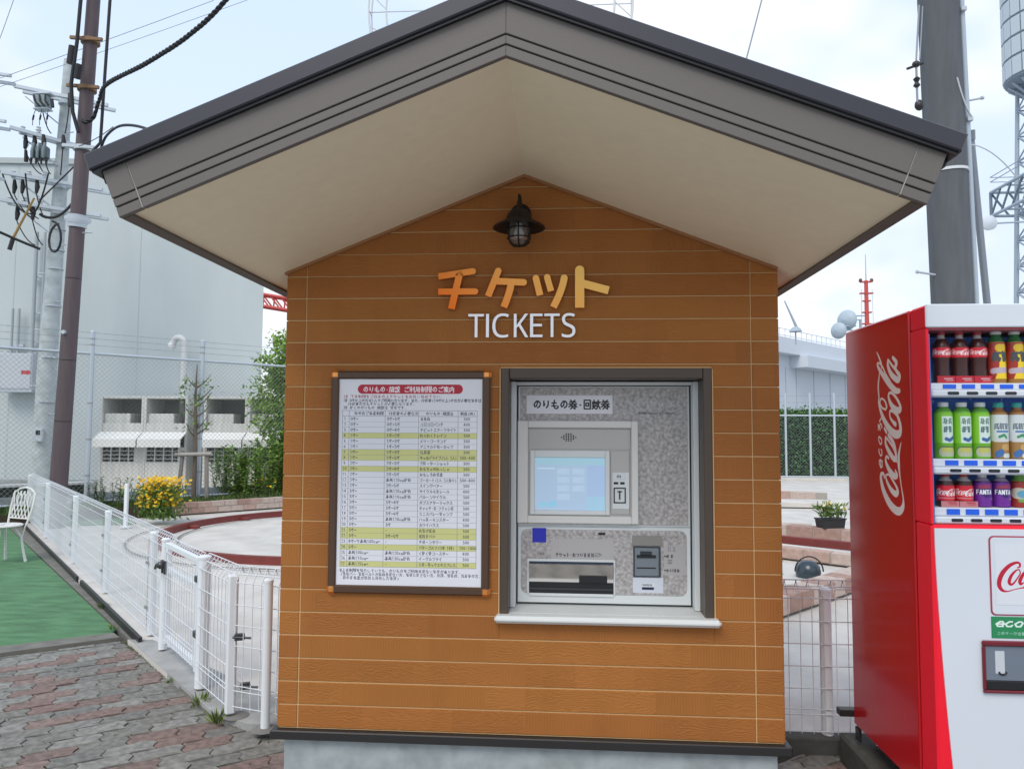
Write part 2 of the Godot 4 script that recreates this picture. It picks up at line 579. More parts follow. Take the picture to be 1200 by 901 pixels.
func make_materials() -> void:
	var fine := noise_image(256, 0.06, 4, 0.78, 1.0, Vector2.ONE, 3)
	var coarse := noise_image(256, 0.018, 5, 0.7, 1.0, Vector2.ONE, 8, 0.9)
	var speck := noise_image(256, 0.2, 2, 0.72, 1.0, Vector2.ONE, 12)
	var streak := noise_image(256, 0.03, 4, 0.8, 1.0, Vector2(2.2, 0.25), 17)
	M.t_dirt = ImageTexture.create_from_image(noise_image(320, 0.03, 6, 0.66, 1.0, Vector2.ONE, 83, 1.3))
	M.t_fine = ImageTexture.create_from_image(fine)
	M.t_coarse = ImageTexture.create_from_image(coarse)
	M.t_speck = ImageTexture.create_from_image(speck)
	M.t_streak = ImageTexture.create_from_image(streak)
	M.b_speck = bumps(speck, 3.0)
	M.b_fine = bumps(fine, 4.0)
	var sid := siding_images()
	M.siding = flat(0.47, 0.155, 0.026, 0.66)
	M.siding.metallic_specular = 0.3
	M.siding.albedo_texture = ImageTexture.create_from_image(sid[0])
	M.siding.normal_enabled = true
	M.siding.normal_texture = bumps(sid[1], 2.0)
	M.siding.normal_scale = 0.55
	M.siding.uv1_triplanar = true
	M.siding.uv1_world_triplanar = true
	M.siding.uv1_scale = Vector3.ONE / 1.918
	M.siding.uv1_offset = V(0, -0.2459 / 1.918, 0)
	M.joint = flat(0.63, 0.41, 0.195, 0.8)
	M.soffit = worn(0.95, 0.85, 0.63, 0.75, M.t_fine, 2.0)
	M.soffit.albedo_texture = ImageTexture.create_from_image(noise_image(128, 0.05, 3, 0.96, 1.0, Vector2.ONE, 41))
	M.fascia = worn(0.155, 0.137, 0.125, 0.6, M.t_speck, 6.0, M.b_speck, 0.3)
	M.roof_metal = flat(0.045, 0.044, 0.055, 0.42, 0.25)
	M.dark_trim = flat(0.022, 0.021, 0.022, 0.45)
	M.frame_brown = flat(0.09, 0.066, 0.05, 0.42, 0.3)
	M.copper_frame = flat(0.10, 0.055, 0.034, 0.4, 0.3)
	M.concrete = worn(0.36, 0.38, 0.38, 0.9, M.t_coarse, 1.3, M.b_fine, 0.25)
	M.base_concrete = worn(0.42, 0.47, 0.48, 0.88, M.t_coarse, 1.7, M.b_fine, 0.3)
	M.slab = worn(0.62, 0.58, 0.53, 0.9, M.t_coarse, 0.35, M.b_speck, 0.2)
	M.slab.albedo_texture = ImageTexture.create_from_image(noise_image(256, 0.02, 5, 0.82, 1.0, Vector2.ONE, 51))
	M.apron = worn(0.40, 0.395, 0.38, 0.92, M.t_coarse, 0.9, M.b_speck, 0.4)
	M.strip = worn(0.20, 0.19, 0.165, 0.95, M.t_coarse, 1.4, M.b_speck, 0.6)
	M.green = worn(0.10, 0.235, 0.105, 0.9, ImageTexture.create_from_image(noise_image(256, 0.025, 5, 0.62, 1.0, Vector2(0.6, 1.6), 61)), 0.6, M.b_speck, 0.5)
	M.ground = worn(0.40, 0.395, 0.38, 0.95, M.t_coarse, 0.15)
	M.white_paint = flat(0.74, 0.77, 0.80, 0.4)
	M.white_iron = worn(0.78, 0.77, 0.74, 0.45, M.t_fine, 6.0)
	M.galv = flat(0.50, 0.55, 0.60, 0.45, 0.3)
	M.wire = flat(0.34, 0.36, 0.37, 0.5, 0.4)
	M.light_plate = flat(0.72, 0.745, 0.74, 0.35)
	M.machine_grey = flat(0.72, 0.70, 0.665, 0.45)
	M.machine_dim = flat(0.50, 0.485, 0.46, 0.5)
	M.marble = flat(1, 1, 1, 0.42)
	M.marble.albedo_texture = ImageTexture.create_from_image(marble_image())
	M.marble.uv1_triplanar = true
	M.marble.uv1_world_triplanar = true
	M.marble.uv1_scale = Vector3.ONE / 0.28
	M.black = flat(0.012, 0.012, 0.014, 0.4)
	M.steel = flat(0.55, 0.55, 0.55, 0.22, 0.9)
	M.cabinet_grey = flat(0.19, 0.22, 0.245, 0.35)
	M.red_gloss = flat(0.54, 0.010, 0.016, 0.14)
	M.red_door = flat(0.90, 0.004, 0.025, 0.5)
	M.white_gloss = flat(0.66, 0.70, 0.76, 0.25)
	M.glass = StandardMaterial3D.new()
	M.glass.transparency = BaseMaterial3D.TRANSPARENCY_ALPHA
	M.glass.albedo_color = Color(0.2, 0.25, 0.3, 0.008)
	M.glass.roughness = 0.02
	M.glass.metallic_specular = 0.07
	M.iron = flat(0.02, 0.018, 0.017, 0.5, 0.4)
	M.kart_red = worn(0.21, 0.035, 0.028, 0.55, M.t_coarse, 1.5)
	M.brick_a = worn(0.52, 0.36, 0.30, 0.9, M.t_coarse, 3.0, M.b_speck, 0.6)
	M.brick_b = worn(0.58, 0.46, 0.40, 0.9, M.t_coarse, 3.4, M.b_speck, 0.6)
	M.brick_c = worn(0.42, 0.265, 0.215, 0.9, M.t_coarse, 2.7, M.b_speck, 0.6)
	M.mortar = worn(0.42, 0.38, 0.33, 0.95, M.t_speck, 4.0)
	M.soil = worn(0.075, 0.055, 0.038, 1.0, M.t_speck, 3.0, M.b_speck, 0.8)
	M.plate_wall = worn(0.52, 0.575, 0.59, 0.7, ImageTexture.create_from_image(noise_image(256, 0.02, 4, 0.93, 1.0, Vector2(1.5, 0.4), 71)), 0.12)
	M.cabinet_white = worn(0.66, 0.66, 0.63, 0.6, M.t_streak, 0.5)
	M.pole_brown = worn(0.115, 0.085, 0.095, 0.65, M.t_streak, 0.8)
	M.pole_grey = worn(0.54, 0.59, 0.61, 0.85, M.t_coarse, 0.9)
	M.pole_dark = worn(0.125, 0.135, 0.15, 0.9, M.t_streak, 0.7, M.b_fine, 0.3)
	M.cable = flat(0.012, 0.012, 0.015, 0.6)
	M.cable_thin = flat(0.30, 0.33, 0.38, 0.6)
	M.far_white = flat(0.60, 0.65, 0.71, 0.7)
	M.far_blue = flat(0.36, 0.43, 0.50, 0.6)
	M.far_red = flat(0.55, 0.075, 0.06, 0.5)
	var leafy := flat(1, 1, 1, 0.6)
	leafy.vertex_color_use_as_albedo = true
	leafy.backlight_enabled = true
	leafy.backlight = Color(0.45, 0.5, 0.2)
	M.leaf = leafy
	M.bark = worn(0.16, 0.13, 0.10, 0.95, M.t_streak, 2.0)


func marble_image() -> Image:
	var f := FastNoiseLite.new()
	f.seed = 4
	f.frequency = 0.045
	f.fractal_octaves = 5
	f.domain_warp_enabled = true
	f.domain_warp_amplitude = 26.0
	f.domain_warp_frequency = 0.03
	var im := f.get_seamless_image(320, 320)
	var out := Image.create(320, 320, false, Image.FORMAT_RGB8)
	for j in 320:
		for i in 320:
			var k := clampf((im.get_pixel(i, j).r - 0.5) * 1.7 + 0.5, 0.0, 1.0)
			var c := Color(0.30, 0.275, 0.265).lerp(Color(0.56, 0.525, 0.51), k)
			out.set_pixel(i, j, c.linear_to_srgb())
	return out


# ---------------------------------------------------------------- the ground
func slab_shape(pts: Array, top: float, thick: float) -> Shape:       # outline as (x, z)
	var s := Shape.new()
	var p := PackedVector2Array()
	for q in pts: p.append(Vector2(q[0], -q[1]))
	s.prism(p, top - thick, top, Transform3D(Basis(Vector3.RIGHT, V(0, 0, -1), Vector3.UP), Vector3.ZERO))
	return s


func build_ground() -> void:
	var g := Shape.new()
	g.quad(V(-420, -0.06, 420), V(420, -0.06, 420), V(420, -0.06, -420), V(-420, -0.06, -420), Vector3.UP)
	struct("ground", g, M.ground)
	# kart course slab, its front edge beside the fence
	struct("course_ground", slab_shape([[-10.2, -10.12], [-2.76, -1.9], [-2.88, -1.95], [-1.66, -0.70], [-1.42, -0.57], [7.0, -0.57], [16, -8], [16, -30], [-11.5, -30]], 0.03, 0.12), M.slab)
	struct("fence_apron", slab_shape([[-2.70, -1.95], [-2.86, -1.935], [-1.655, -0.69], [-1.415, -0.56], [-1.06, -0.56], [-1.06, -0.9], [-1.5, -0.98]], 0.034, 0.12), M.apron)
	struct("kerb_strip", slab_shape([[-10.2, -9.74], [-6.3, -5.61], [-1.68, -0.705], [-1.78, -0.83], [-2.78, -1.9], [-10.2, -10.09]], 0.016, 0.07), M.strip)
	var edge := Shape.new()
	edge.beam(V(-10.2, 0.031, -10.105), V(-4.55, 0.031, -3.865), 0.022, 0.062)
	edge.beam(V(-4.4, 0.033, -3.70), V(-2.745, 0.033, -1.875), 0.024, 0.066)
	struct("kerb_edging", edge, M.dark_trim)
	struct("green_floor", slab_shape([[-14, 2.7], [-3.62, -1.78], [-3.12, -2.13], [-3.16, -2.26], [-6.33, -5.62], [-10.2, -9.75], [-16, -10]], 0.012, 0.07), M.green)
	struct("floor_border", slab_shape([[-14, 2.92], [-3.56, -1.60], [-2.99, -2.035], [-3.105, -2.145], [-3.62, -1.775], [-14, 2.71]], 0.02, 0.08), M.strip)
	var bed := slab_shape([[-7.4, 3.6], [-3.4, -1.6], [-2.96, -2.03], [-1.66, -0.72], [-1.42, -0.585], [3.4, -0.585], [3.4, 2.4], [-6.4, 2.4]], -0.012, 0.05)
	struct("paving_bed", bed, worn(0.075, 0.08, 0.06, 1.0, M.t_speck, 5.0, M.b_speck, 0.7))


func wave_brick(l: float, w: float) -> PackedVector2Array:            # a paving block with wavy long sides and ends
	var p := PackedVector2Array()
	for k in 7:
		var f := k / 6.0
		p.append(Vector2((f - 0.5) * l, -w * 0.5 + 0.007 * sin(f * TAU)))
	p.append(Vector2(l * 0.5 + 0.012, -w * 0.2))
	p.append(Vector2(l * 0.5 - 0.012, w * 0.2))
	for k in 7:
		var f := 1.0 - k / 6.0
		p.append(Vector2((f - 0.5) * l, w * 0.5 + 0.007 * sin(f * TAU)))
	p.append(Vector2(-l * 0.5 - 0.012, w * 0.2))
	p.append(Vector2(-l * 0.5 + 0.012, -w * 0.2))
	return p


func build_pavement() -> void:
	var paving := Node3D.new()
	paving.name = "pavement"
	paving.set_meta("kind", "structure")
	add_child(paving)
	var mats := []
	var bump := M.b_speck as Texture2D
	for c in [[0.225, 0.215, 0.19], [0.255, 0.245, 0.22], [0.205, 0.197, 0.178], [0.285, 0.272, 0.245], [0.24, 0.165, 0.142], [0.225, 0.160, 0.138], [0.265, 0.19, 0.163]]:
		mats.append(worn(c[0], c[1], c[2], 0.92, M.t_dirt, 2.1, bump, 0.8))
	var area_left := PackedVector2Array([Vector2(-6.0, 2.4), Vector2(-3.52, -1.58), Vector2(-2.965, -2.02), Vector2(-1.665, -0.715), Vector2(-1.415, -0.575), Vector2(-1.035, -0.575), Vector2(-1.035, 2.4)])
	var area_right := PackedVector2Array([Vector2(-1.03, 2.4), Vector2(-1.03, 0.02), Vector2(1.035, 0.02), Vector2(1.035, -0.575), Vector2(3.2, -0.575), Vector2(3.2, 2.4)])
	var ang := deg_to_rad(-34.0)
	var dx := Vector2(cos(ang), sin(ang))
	var dy := Vector2(-sin(ang), cos(ang))
	var rest := Shape.new()
	var base := wave_brick(0.2115, 0.1045)
	var o := Vector2(-2.0, -0.5)
	var rr := RandomNumberGenerator.new()
	rr.seed = 5
	for j in range(-34, 34):
		var red_row := rr.randf() < 0.5
		for i in range(-22, 26):
			var ce := o + dx * ((i + (0.5 if j & 1 else 0.0)) * 0.2185) + dy * (j * 0.1115)
			var pick := rr.randi_range(0, 3)
			if rr.randf() < (0.42 if red_row else 0.1): pick = rr.randi_range(4, 6)
			var turn := rr.randf_range(-0.012, 0.012)
			var sink := rr.randf_range(-0.004, 0.002)
			var tl := Vector2(rr.randf_range(-0.012, 0.012), rr.randf_range(-0.012, 0.012))
			if ce.x < -4.9 or ce.x > 3.3 or ce.y > 2.3 or ce.y < -2.2: continue
			for area in [area_left, area_right]:
				var poly := PackedVector2Array()
				for q in base: poly.append(ce + dx.rotated(turn) * q.x + dy.rotated(turn) * q.y)
				for piece in Geometry2D.intersect_polygons(poly, area):
					if piece.size() < 3: continue
					var ar := 0.0
					for k in piece.size(): ar += piece[k].cross(piece[(k + 1) % piece.size()])
					if absf(ar) * 0.5 < 0.0015: continue
					# seen from where people stand in front of the booth: the near left corner and the gap on the right
					var seen := (ce.x < -1.0 and ce.y < 0.75 - (ce.x + 1.0) * 0.1 and ce.y < 0.5) or (ce.x > 0.95 and ce.x < 1.75 and ce.y < 0.35)
					var s := Shape.new() if seen else rest
					var mid := V(ce.x, 0, ce.y)
					var at := Transform3D(Basis(Vector3.RIGHT, V(0, 0, -1), Vector3.UP), Vector3.ZERO)
					var local := PackedVector2Array()
					for q in piece: local.append(Vector2(q.x - ce.x, -(q.y - ce.y)))
					var bas := Basis(V(1, 0, 0), tl.x) * Basis(V(0, 0, 1), tl.y)
					var whole: bool = piece.size() == base.size()
					s.x = Transform3D(bas, mid + V(0, sink, 0))
					s.prism(local, -0.05, 0.0, at, 0.004 if whole else 0.0)
					if seen:
						s.x = Transform3D.IDENTITY
						obj("brick", s, mats[pick], paving)
	rest.x = Transform3D.IDENTITY
	var rs := obj("bricks_beyond", rest, worn(0.30, 0.28, 0.25, 0.92, M.t_dirt, 2.1, bump, 0.8), paving)
	rs.set_meta("kind", "stuff")


# ---------------------------------------------------------------- the ticket booth
const Y0 := 0.2459
const ROW := 0.0959
const APEX := Vector2(-0.012, 2.601)
const HALF := 1.05

func soffit_y(x: float) -> float:
	return 2.601 - (0.3997 * (APEX.x - x) if x < APEX.x else 0.3915 * (x - APEX.x))

func gable() -> PackedVector2Array:
	return PackedVector2Array([Vector2(-HALF, 0.2), Vector2(HALF, 0.2), Vector2(HALF, soffit_y(HALF)), APEX, Vector2(-HALF, soffit_y(-HALF))])

func rect(x0: float, y0: float, x1: float, y1: float) -> PackedVector2Array:
	return PackedVector2Array([Vector2(x0, y0), Vector2(x1, y0), Vector2(x1, y1), Vector2(x0, y1)])

func round_rect(x0: float, y0: float, x1: float, y1: float, r: float, steps := 5) -> PackedVector2Array:
	var p := PackedVector2Array()
	for k in 4:
		var ce := Vector2(x1 - r if k == 0 or k == 3 else x0 + r, y1 - r if k < 2 else y0 + r)
		for i in steps + 1:
			var a := PI * 0.5 * (k + float(i) / steps)
			p.append(ce + Vector2(cos(a), sin(a)) * r)
	return p

func slope_piece(side: float, s0: float, s1: float, n0: float, n1: float) -> PackedVector2Array:     # s runs down the slope from the apex (s0 0 is mitred), n is measured at right angles to it
	var fall := 0.3997 if side < 0 else 0.3915
	var d := Vector2(side, -fall).normalized()
	var nn := Vector2(-d.y * side, d.x * side)
	if nn.y < 0: nn = -nn
	var p := PackedVector2Array()
	for q in [[s0, n0], [s1, n0], [s1, n1], [s0, n1]]:
		var w: Vector2 = APEX + d * q[0] + nn * q[1]
		if q[0] == 0.0: w = APEX + Vector2(0, q[1] / nn.y)
		p.append(w)
	return p

func build_booth() -> void:
	var b := thing("ticket_booth", V(0, 0, 0), "small orange-brown clapboard ticket booth with deep gabled roof on pale concrete base", "ticket booth")
	var s := Shape.new()
	s.span(V(-1.02, -0.05, -1.25), V(1.02, 0.205, -0.012))
	obj("concrete_base", s, M.base_concrete, b)
	s = Shape.new()
	s.span(V(-1.07, 0.206, -1.3), V(1.07, 0.243, 0.028), 0.004)
	obj("plinth_trim", s, M.dark_trim, b)
	# wall behind the boards, with the opening for the machine left free
	var wx0 := -0.109
	var wx1 := 0.773
	var wy0 := 0.72
	var wy1 := 1.765
	s = Shape.new()
	for r in [rect(-1.05, 0.2, wx0, 3.0), rect(wx1, 0.2, 1.05, 3.0), rect(wx0, wy1, wx1, 3.0), rect(wx0, 0.2, wx1, wy0)]:
		for q in Geometry2D.intersect_polygons(gable(), Shape.inset(r, 0.0)):
			var f := PackedVector2Array()
			for p in q: f.append(Vector2(clampf(p.x, -1.044, 1.044), maxf(p.y, 0.2445)))
			s.prism(f, -0.06, -0.0036)
	s.span(V(-1.044, 0.2445, -1.29), V(-1.0, soffit_y(-1.044), -0.061))
	s.span(V(1.0, 0.2445, -1.29), V(1.044, soffit_y(1.044), -0.061))
	var gb := PackedVector2Array([Vector2(-1.0, 0.2445), Vector2(1.0, 0.2445), Vector2(1.0, soffit_y(1.0)), APEX, Vector2(-1.0, soffit_y(-1.0))])
	s.prism(gb, -1.29, -1.25)
	obj("wall_backing", s, M.joint, b)
	# the boards, course by course
	var boards := []
	for c in [1.0, 0.965, 1.03, 0.99]:
		var bm: StandardMaterial3D = M.siding.duplicate()
		bm.albedo_color = lin(0.435 * c, 0.166 * c * (1.0 + (c - 1.0) * 0.8), 0.043 * c)
		bm.roughness = 0.62 - (c - 1.0)
		boards.append(bm)
	var gp := Geometry2D.offset_polygon(gable(), -0.001)[0]
	var gap := 0.0023
	for k in 25:
		var y0 := Y0 + k * ROW + gap
		var y1 := Y0 + (k + 1) * ROW - gap
		for col in [[-1.052, -0.962 - gap], [-0.962 + gap, 0.937 - gap], [0.937 + gap, 1.052]]:
			var pieces := [rect(col[0], y0, col[1], y1)]
			if col[0] > -0.97 and col[0] < 0.0 and y1 > wy0 and y0 < wy1:
				pieces = [rect(col[0], y0, wx0, y1), rect(wx1, y0, col[1], y1)]
				if y1 > wy1 + 0.01: pieces.append(rect(wx0 + 0.0005, wy1, wx1 - 0.0005, y1))
				if y0 < wy0 - 0.03: pieces.append(rect(wx0 + 0.0005, y0, wx1 - 0.0005, wy0))
			for r in pieces:
				for q in Geometry2D.intersect_polygons(r, gable()):
					var sh := Shape.new()
					var bx: float = 0.0025 if (q as PackedVector2Array).size() <= 5 else 0.0
					if q.size() < 3 or absf(area_of(q)) < 0.0004: continue
					if Geometry2D.is_polygon_clockwise(q): q.reverse()
					sh.prism(q, -0.0035, rng.randf_range(-0.0006, 0.0006), Transform3D.IDENTITY, bx)
					obj("siding_board", sh, boards[rng.randi_range(0, 3)], b)
		for side in [-1.0, 1.0]:                                    # the side walls
			if y1 < soffit_y(side * 1.05) + 0.08:
				var sh := Shape.new()
				sh.span(V(side * 1.044, y0, -1.295), V(side * 1.052, minf(y1, soffit_y(side * 1.052) - 0.003), -0.0075), 0.002)
				obj("siding_board", sh, M.siding, b)
	# opening: brown frame, grey inner jambs, white shelf
	for jamb in [[wx0, wx0 + 0.036], [wx1 - 0.036, wx1]]:
		s = Shape.new()
		s.span(V(jamb[0], wy0 + 0.01, -0.19), V(jamb[1], wy1, 0.006), 0.003)
		obj("frame_jamb", s, M.frame_brown, b)
	s = Shape.new()
	s.span(V(wx0 + 0.0365, wy1 - 0.046, -0.19), V(wx1 - 0.0365, wy1 - 0.0005, 0.0055), 0.003)
	obj("frame_head", s, M.frame_brown, b)
	s = Shape.new()
	s.box(V(0.332, 1.7655, 0.001), V(0.886, 0.005, 0.008), 0.001)
	s.box(V(wx0 - 0.003, 1.245, 0.001), V(0.005, 1.03, 0.008), 0.001)
	s.box(V(wx1 + 0.003, 1.245, 0.001), V(0.005, 1.03, 0.008), 0.001)
	each("frame_sealant", s, M.joint, b)
	s = Shape.new()
	s.span(V(-0.128, 0.708, -0.02), V(0.795, 0.738, 0.052), 0.012)
	s.span(V(wx0 + 0.001, 0.709, -0.245), V(wx1 - 0.001, 0.7375, -0.0205), 0.001)
	obj("shelf", s, flat(0.72, 0.74, 0.73, 0.4), b)
	for jx in [[-0.0725, -0.0505], [0.7145, 0.7365]]:
		s = Shape.new()
		s.span(V(jx[0], 0.74, -0.172), V(jx[1], 1.7145, -0.1), 0.002)
		obj("inner_jamb", s, M.light_plate, b)
	s = Shape.new()
	s.span(V(-0.0500, 1.70, -0.165), V(0.714, 1.7135, -0.12), 0.002)
	obj("inner_head", s, M.light_plate, b)
	# soffit, fascia, roof
	for side in [-1.0, 1.0]:
		var sl: float = 1.247 if side < 0 else 1.263
		s = Shape.new()
		s.prism(slope_piece(side, 0.0, sl - 0.03, 0.0, 0.02), -1.5, 1.028)
		obj("soffit_panel", s, M.soffit, b)
		s = Shape.new()
		s.prism(slope_piece(side, 0.0, sl - 0.02, 0.024, 0.135), -1.49, 1.02)
		obj("roof_deck", s, M.dark_trim, b)
		for lap in [[-0.010, 0.0195, 1.046], [0.0235, 0.0475, 1.048], [0.0515, 0.145, 1.05]]:
			s = Shape.new()
			s.prism(slope_piece(side, 0.0, sl - 0.078, lap[0], lap[1]), 1.029, lap[2], Transform3D.IDENTITY, 0.0015)
			obj("fascia_board", s, M.fascia, b)
			s = Shape.new()
			s.prism(slope_piece(side, sl - 0.0745, sl + 0.002, lap[0], lap[1]), 1.029, lap[2], Transform3D.IDENTITY, 0.0015)
			obj("fascia_end", s, M.fascia, b)
		s = Shape.new()
		s.prism(slope_piece(side, sl - 0.0779, sl - 0.0746, -0.0095, 0.1445), 1.0365, 1.047)
		obj("fascia_seal", s, flat(0.34, 0.31, 0.28, 0.7), b)
		s = Shape.new()
		s.prism(slope_piece(side, 0.0, sl + 0.001, -0.006, 0.142), 1.0285, 1.036)
		obj("fascia_backing", s, M.frame_brown, b)
		s = Shape.new()
		s.prism(slope_piece(side, sl - 0.03, sl, -0.012, 0.14), -1.5, 1.0283)
		obj("eave_board", s, flat(0.11, 0.088, 0.072, 0.6), b)
		s = Shape.new()
		s.prism(slope_piece(side, 0.0, sl + 0.029, 0.147, 0.2), -1.56, 1.074, Transform3D.IDENTITY, 0.004)
		obj("roof_sheet", s, M.roof_metal, b)
		s = Shape.new()
		s.prism(slope_piece(side, 0.0, sl + 0.025, 0.1385, 0.1465), -1.55, 1.064)
		obj("roof_lining", s, M.black, b)
		s = Shape.new()
		s.prism(slope_piece(side, sl + 0.006, sl + 0.02, 0.118, 0.138), -1.5, 1.02)
		obj("gutter_bracket", s, M.black, b)
		# slim moulding where the wall meets the soffit
		s = Shape.new()
		s.prism(slope_piece(side, 0.0, 1.128 if side < 0 else 1.14, -0.013, -0.0005), 0.0012, 0.012)
		obj("wall_moulding", s, flat(0.36, 0.16, 0.06, 0.6), b)
	s = Shape.new()
	s.span(V(-0.06, 0.74, -0.72), V(0.72, 0.745, -0.19))
	obj("machine_stand", s, M.dark_trim, b)


func area_of(p: PackedVector2Array) -> float:
	var a := 0.0
	for k in p.size(): a += p[k].cross(p[(k + 1) % p.size()])
	return a * 0.5


# ---------------------------------------------------------------- the ticket machine in its opening
func picture(parent: Node, called: String, im: Image, x0: float, y0: float, x1: float, y1: float, z: float, thick := 0.001, rough := 0.5) -> MeshInstance3D:
	var s := Shape.new()
	s.tri(V(x0, y0, z), V(x1, y0, z), V(x1, y1, z), Vector3.BACK, Vector3.BACK, Vector3.BACK, Vector2(0, 1), Vector2(1, 1), Vector2(1, 0))
	s.tri(V(x0, y0, z), V(x1, y1, z), V(x0, y1, z), Vector3.BACK, Vector3.BACK, Vector3.BACK, Vector2(0, 1), Vector2(1, 0), Vector2(0, 0))
	return obj(called, s, print_on(im, rough), parent)

func panel(parent: Node, called: String, m: Material, x0: float, y0: float, x1: float, y1: float, z0: float, z1: float, bev := 0.002) -> MeshInstance3D:
	var s := Shape.new()
	s.span(V(x0, y0, z0), V(x1, y1, z1), bev)
	return obj(called, s, m, parent)

func build_ticket_machine() -> void:
	var t := thing("ticket_machine", V(0, 0, 0), "grey touch-screen ticket vending machine with mottled front set in the booth wall", "ticket machine")
	var z := -0.17
	panel(t, "cabinet", M.light_plate, -0.046, 0.746, 0.711, 1.698, -0.70, z - 0.011, 0.0)
	panel(t, "upper_door", M.light_plate, -0.044, 1.083, 0.709, 1.697, z - 0.011, z - 0.003, 0.002)
	panel(t, "lower_door", M.light_plate, -0.044, 0.747, 0.709, 1.076, z - 0.011, z - 0.003, 0.002)
	var s := Shape.new()
	s.prism(rect(-0.036, 1.089, 0.700, 1.690), z - 0.003, z, Transform3D.IDENTITY, 0.001)
	obj("upper_front", s, M.marble, t)
	s = Shape.new()
	s.prism(round_rect(-0.030, 0.786, 0.692, 1.066, 0.03), z - 0.003, z, Transform3D.IDENTITY, 0.001)
	obj("lower_front", s, M.marble, t)
	# label plate
	var im := Image.create(460, 100, false, Image.FORMAT_RGB8)
	im.fill(lin(0.80, 0.78, 0.80))
	var x := 26.0
	write(im, "のりもの券・回数券", Vector2(34, 26), 48, 7.4, lin(0.02, 0.02, 0.025), 0.98)
	var lb := panel(t, "label_plate", flat(0.80, 0.78, 0.80, 0.5), -0.008, 1.574, 0.374, 1.657, z, z + 0.003, 0.001)
	picture(lb, "lettering", im, -0.006, 1.576, 0.372, 1.655, z + 0.0034)
	# bezel
	s = Shape.new()
	for r in [[-0.046, 1.094, 0.0, 1.543], [0.454, 1.094, 0.483, 1.543]]:
		s.span(V(r[0], r[1], z), V(r[2], r[3], z + 0.022), 0.003)
	s.span(V(0.0003, 1.512, z), V(0.4537, 1.543, z + 0.0218), 0.003)
	s.span(V(0.0003, 1.094, z), V(0.4537, 1.126, z + 0.0218), 0.003)
	obj("bezel", s, M.machine_grey, t)
	panel(t, "bezel_back", M.machine_dim, 0.0, 1.126, 0.454, 1.512, z - 0.0, z + 0.003, 0.0)
	var sp := panel(t, "speaker_panel", M.machine_dim, 0.004, 1.418, 0.45, 1.508, z + 0.003, z + 0.006, 0.001)
	s = Shape.new()
	for j in 5:
		for i in 7:
			var off := absi(j - 2)
			if i < off or i > 6 - off: continue
			var cx := 0.148 + 0.0105 * i + 0.0
			s.tube([V(cx, 1.455 + j * 0.0075, z + 0.0062), V(cx, 1.455 + j * 0.0075, z + 0.0072)], 0.0033, 8)
	each("speaker_holes", s, M.black, sp)
	var pl := Shape.new()
	pl.span(V(0.010, 1.131, z + 0.003), V(0.030, 1.412, z + 0.014), 0.002)
	pl.span(V(0.340, 1.131, z + 0.003), V(0.359, 1.412, z + 0.014), 0.002)
	pl.span(V(0.0303, 1.382, z + 0.003), V(0.3397, 1.412, z + 0.0138), 0.002)
	pl.span(V(0.0303, 1.131, z + 0.003), V(0.3397, 1.150, z + 0.0138), 0.002)
	obj("screen_frame", pl, M.light_plate, t)
	# touch screen, lit
	var sc := Image.create(310, 232, false, Image.FORMAT_RGB8)
	sc.fill(Color(0.66, 0.75, 0.84))
	sc.fill_rect(Rect2i(232, 0, 78, 232), Color(0.64, 0.73, 0.85))
	sc.fill_rect(Rect2i(0, 0, 310, 34), Color(0.62, 0.77, 0.83))
	sc.fill_rect(Rect2i(232, 170, 78, 62), Color(0.62, 0.77, 0.85))
	sc.fill_rect(Rect2i(12, 46, 76, 6), Color(0.74, 0.84, 0.92))
	for k in 7:
		var px := 98 + (k % 2) * 66
		var py := 48 + (k / 2) * 37
		sc.fill_rect(Rect2i(px, py, 56, 28), Color(0.70, 0.785, 0.86))
		sc.fill_rect(Rect2i(px + 8, py + 8, 36, 3), Color(0.72, 0.81, 0.90))
		sc.fill_rect(Rect2i(px + 8, py + 16, 28, 3), Color(0.72, 0.81, 0.90))
	sc.fill_rect(Rect2i(20, 196, 34, 22), Color(0.58, 0.78, 0.86))
	sc.fill_rect(Rect2i(62, 192, 34, 26), Color(0.56, 0.77, 0.87))
	var scr := picture(t, "screen", sc, 0.0305, 1.1505, 0.3395, 1.3815, z + 0.0065, 0.001, 0.15)
	var sm: StandardMaterial3D = scr.material_override
	sm.emission_enabled = true
	sm.emission_operator = BaseMaterial3D.EMISSION_OP_MULTIPLY
	sm.emission = Color.WHITE
	sm.emission_texture = sm.albedo_texture
	sm.emission_energy_multiplier = 0.30
	# coin slot column
	panel(t, "coin_column", M.machine_dim, 0.364, 1.134, 0.446, 1.412, z + 0.003, z + 0.008, 0.002)
	panel(t, "coin_plate", M.light_plate, 0.371, 1.158, 0.444, 1.318, z + 0.008, z + 0.011, 0.0015)
	panel(t, "coin_label", M.white_gloss, 0.377, 1.288, 0.428, 1.312, z + 0.011, z + 0.0122, 0.0005)
	var ci := Image.create(100, 40, false, Image.FORMAT_RGB8)
	ci.fill(lin(0.74, 0.76, 0.76))
	write(ci, "硬貨", Vector2(22, 8), 24, 3.0, Color(0.1, 0.1, 0.1))
	picture(t, "coin_lettering", ci, 0.379, 1.290, 0.426, 1.310, z + 0.0127)
	s = Shape.new()
	s.span(V(0.377, 1.266, z + 0.011), V(0.396, 1.276, z + 0.0125))
	s.span(V(0.405, 1.266, z + 0.011), V(0.424, 1.276, z + 0.0125))
	each("indicator", s, M.black, t)
	s = Shape.new()
	s.span(V(0.376, 1.184, z + 0.011), V(0.381, 1.252, z + 0.0135))
	s.span(V(0.424, 1.184, z + 0.011), V(0.429, 1.252, z + 0.0135))
	s.span(V(0.3812, 1.247, z + 0.011), V(0.4238, 1.252, z + 0.0133))
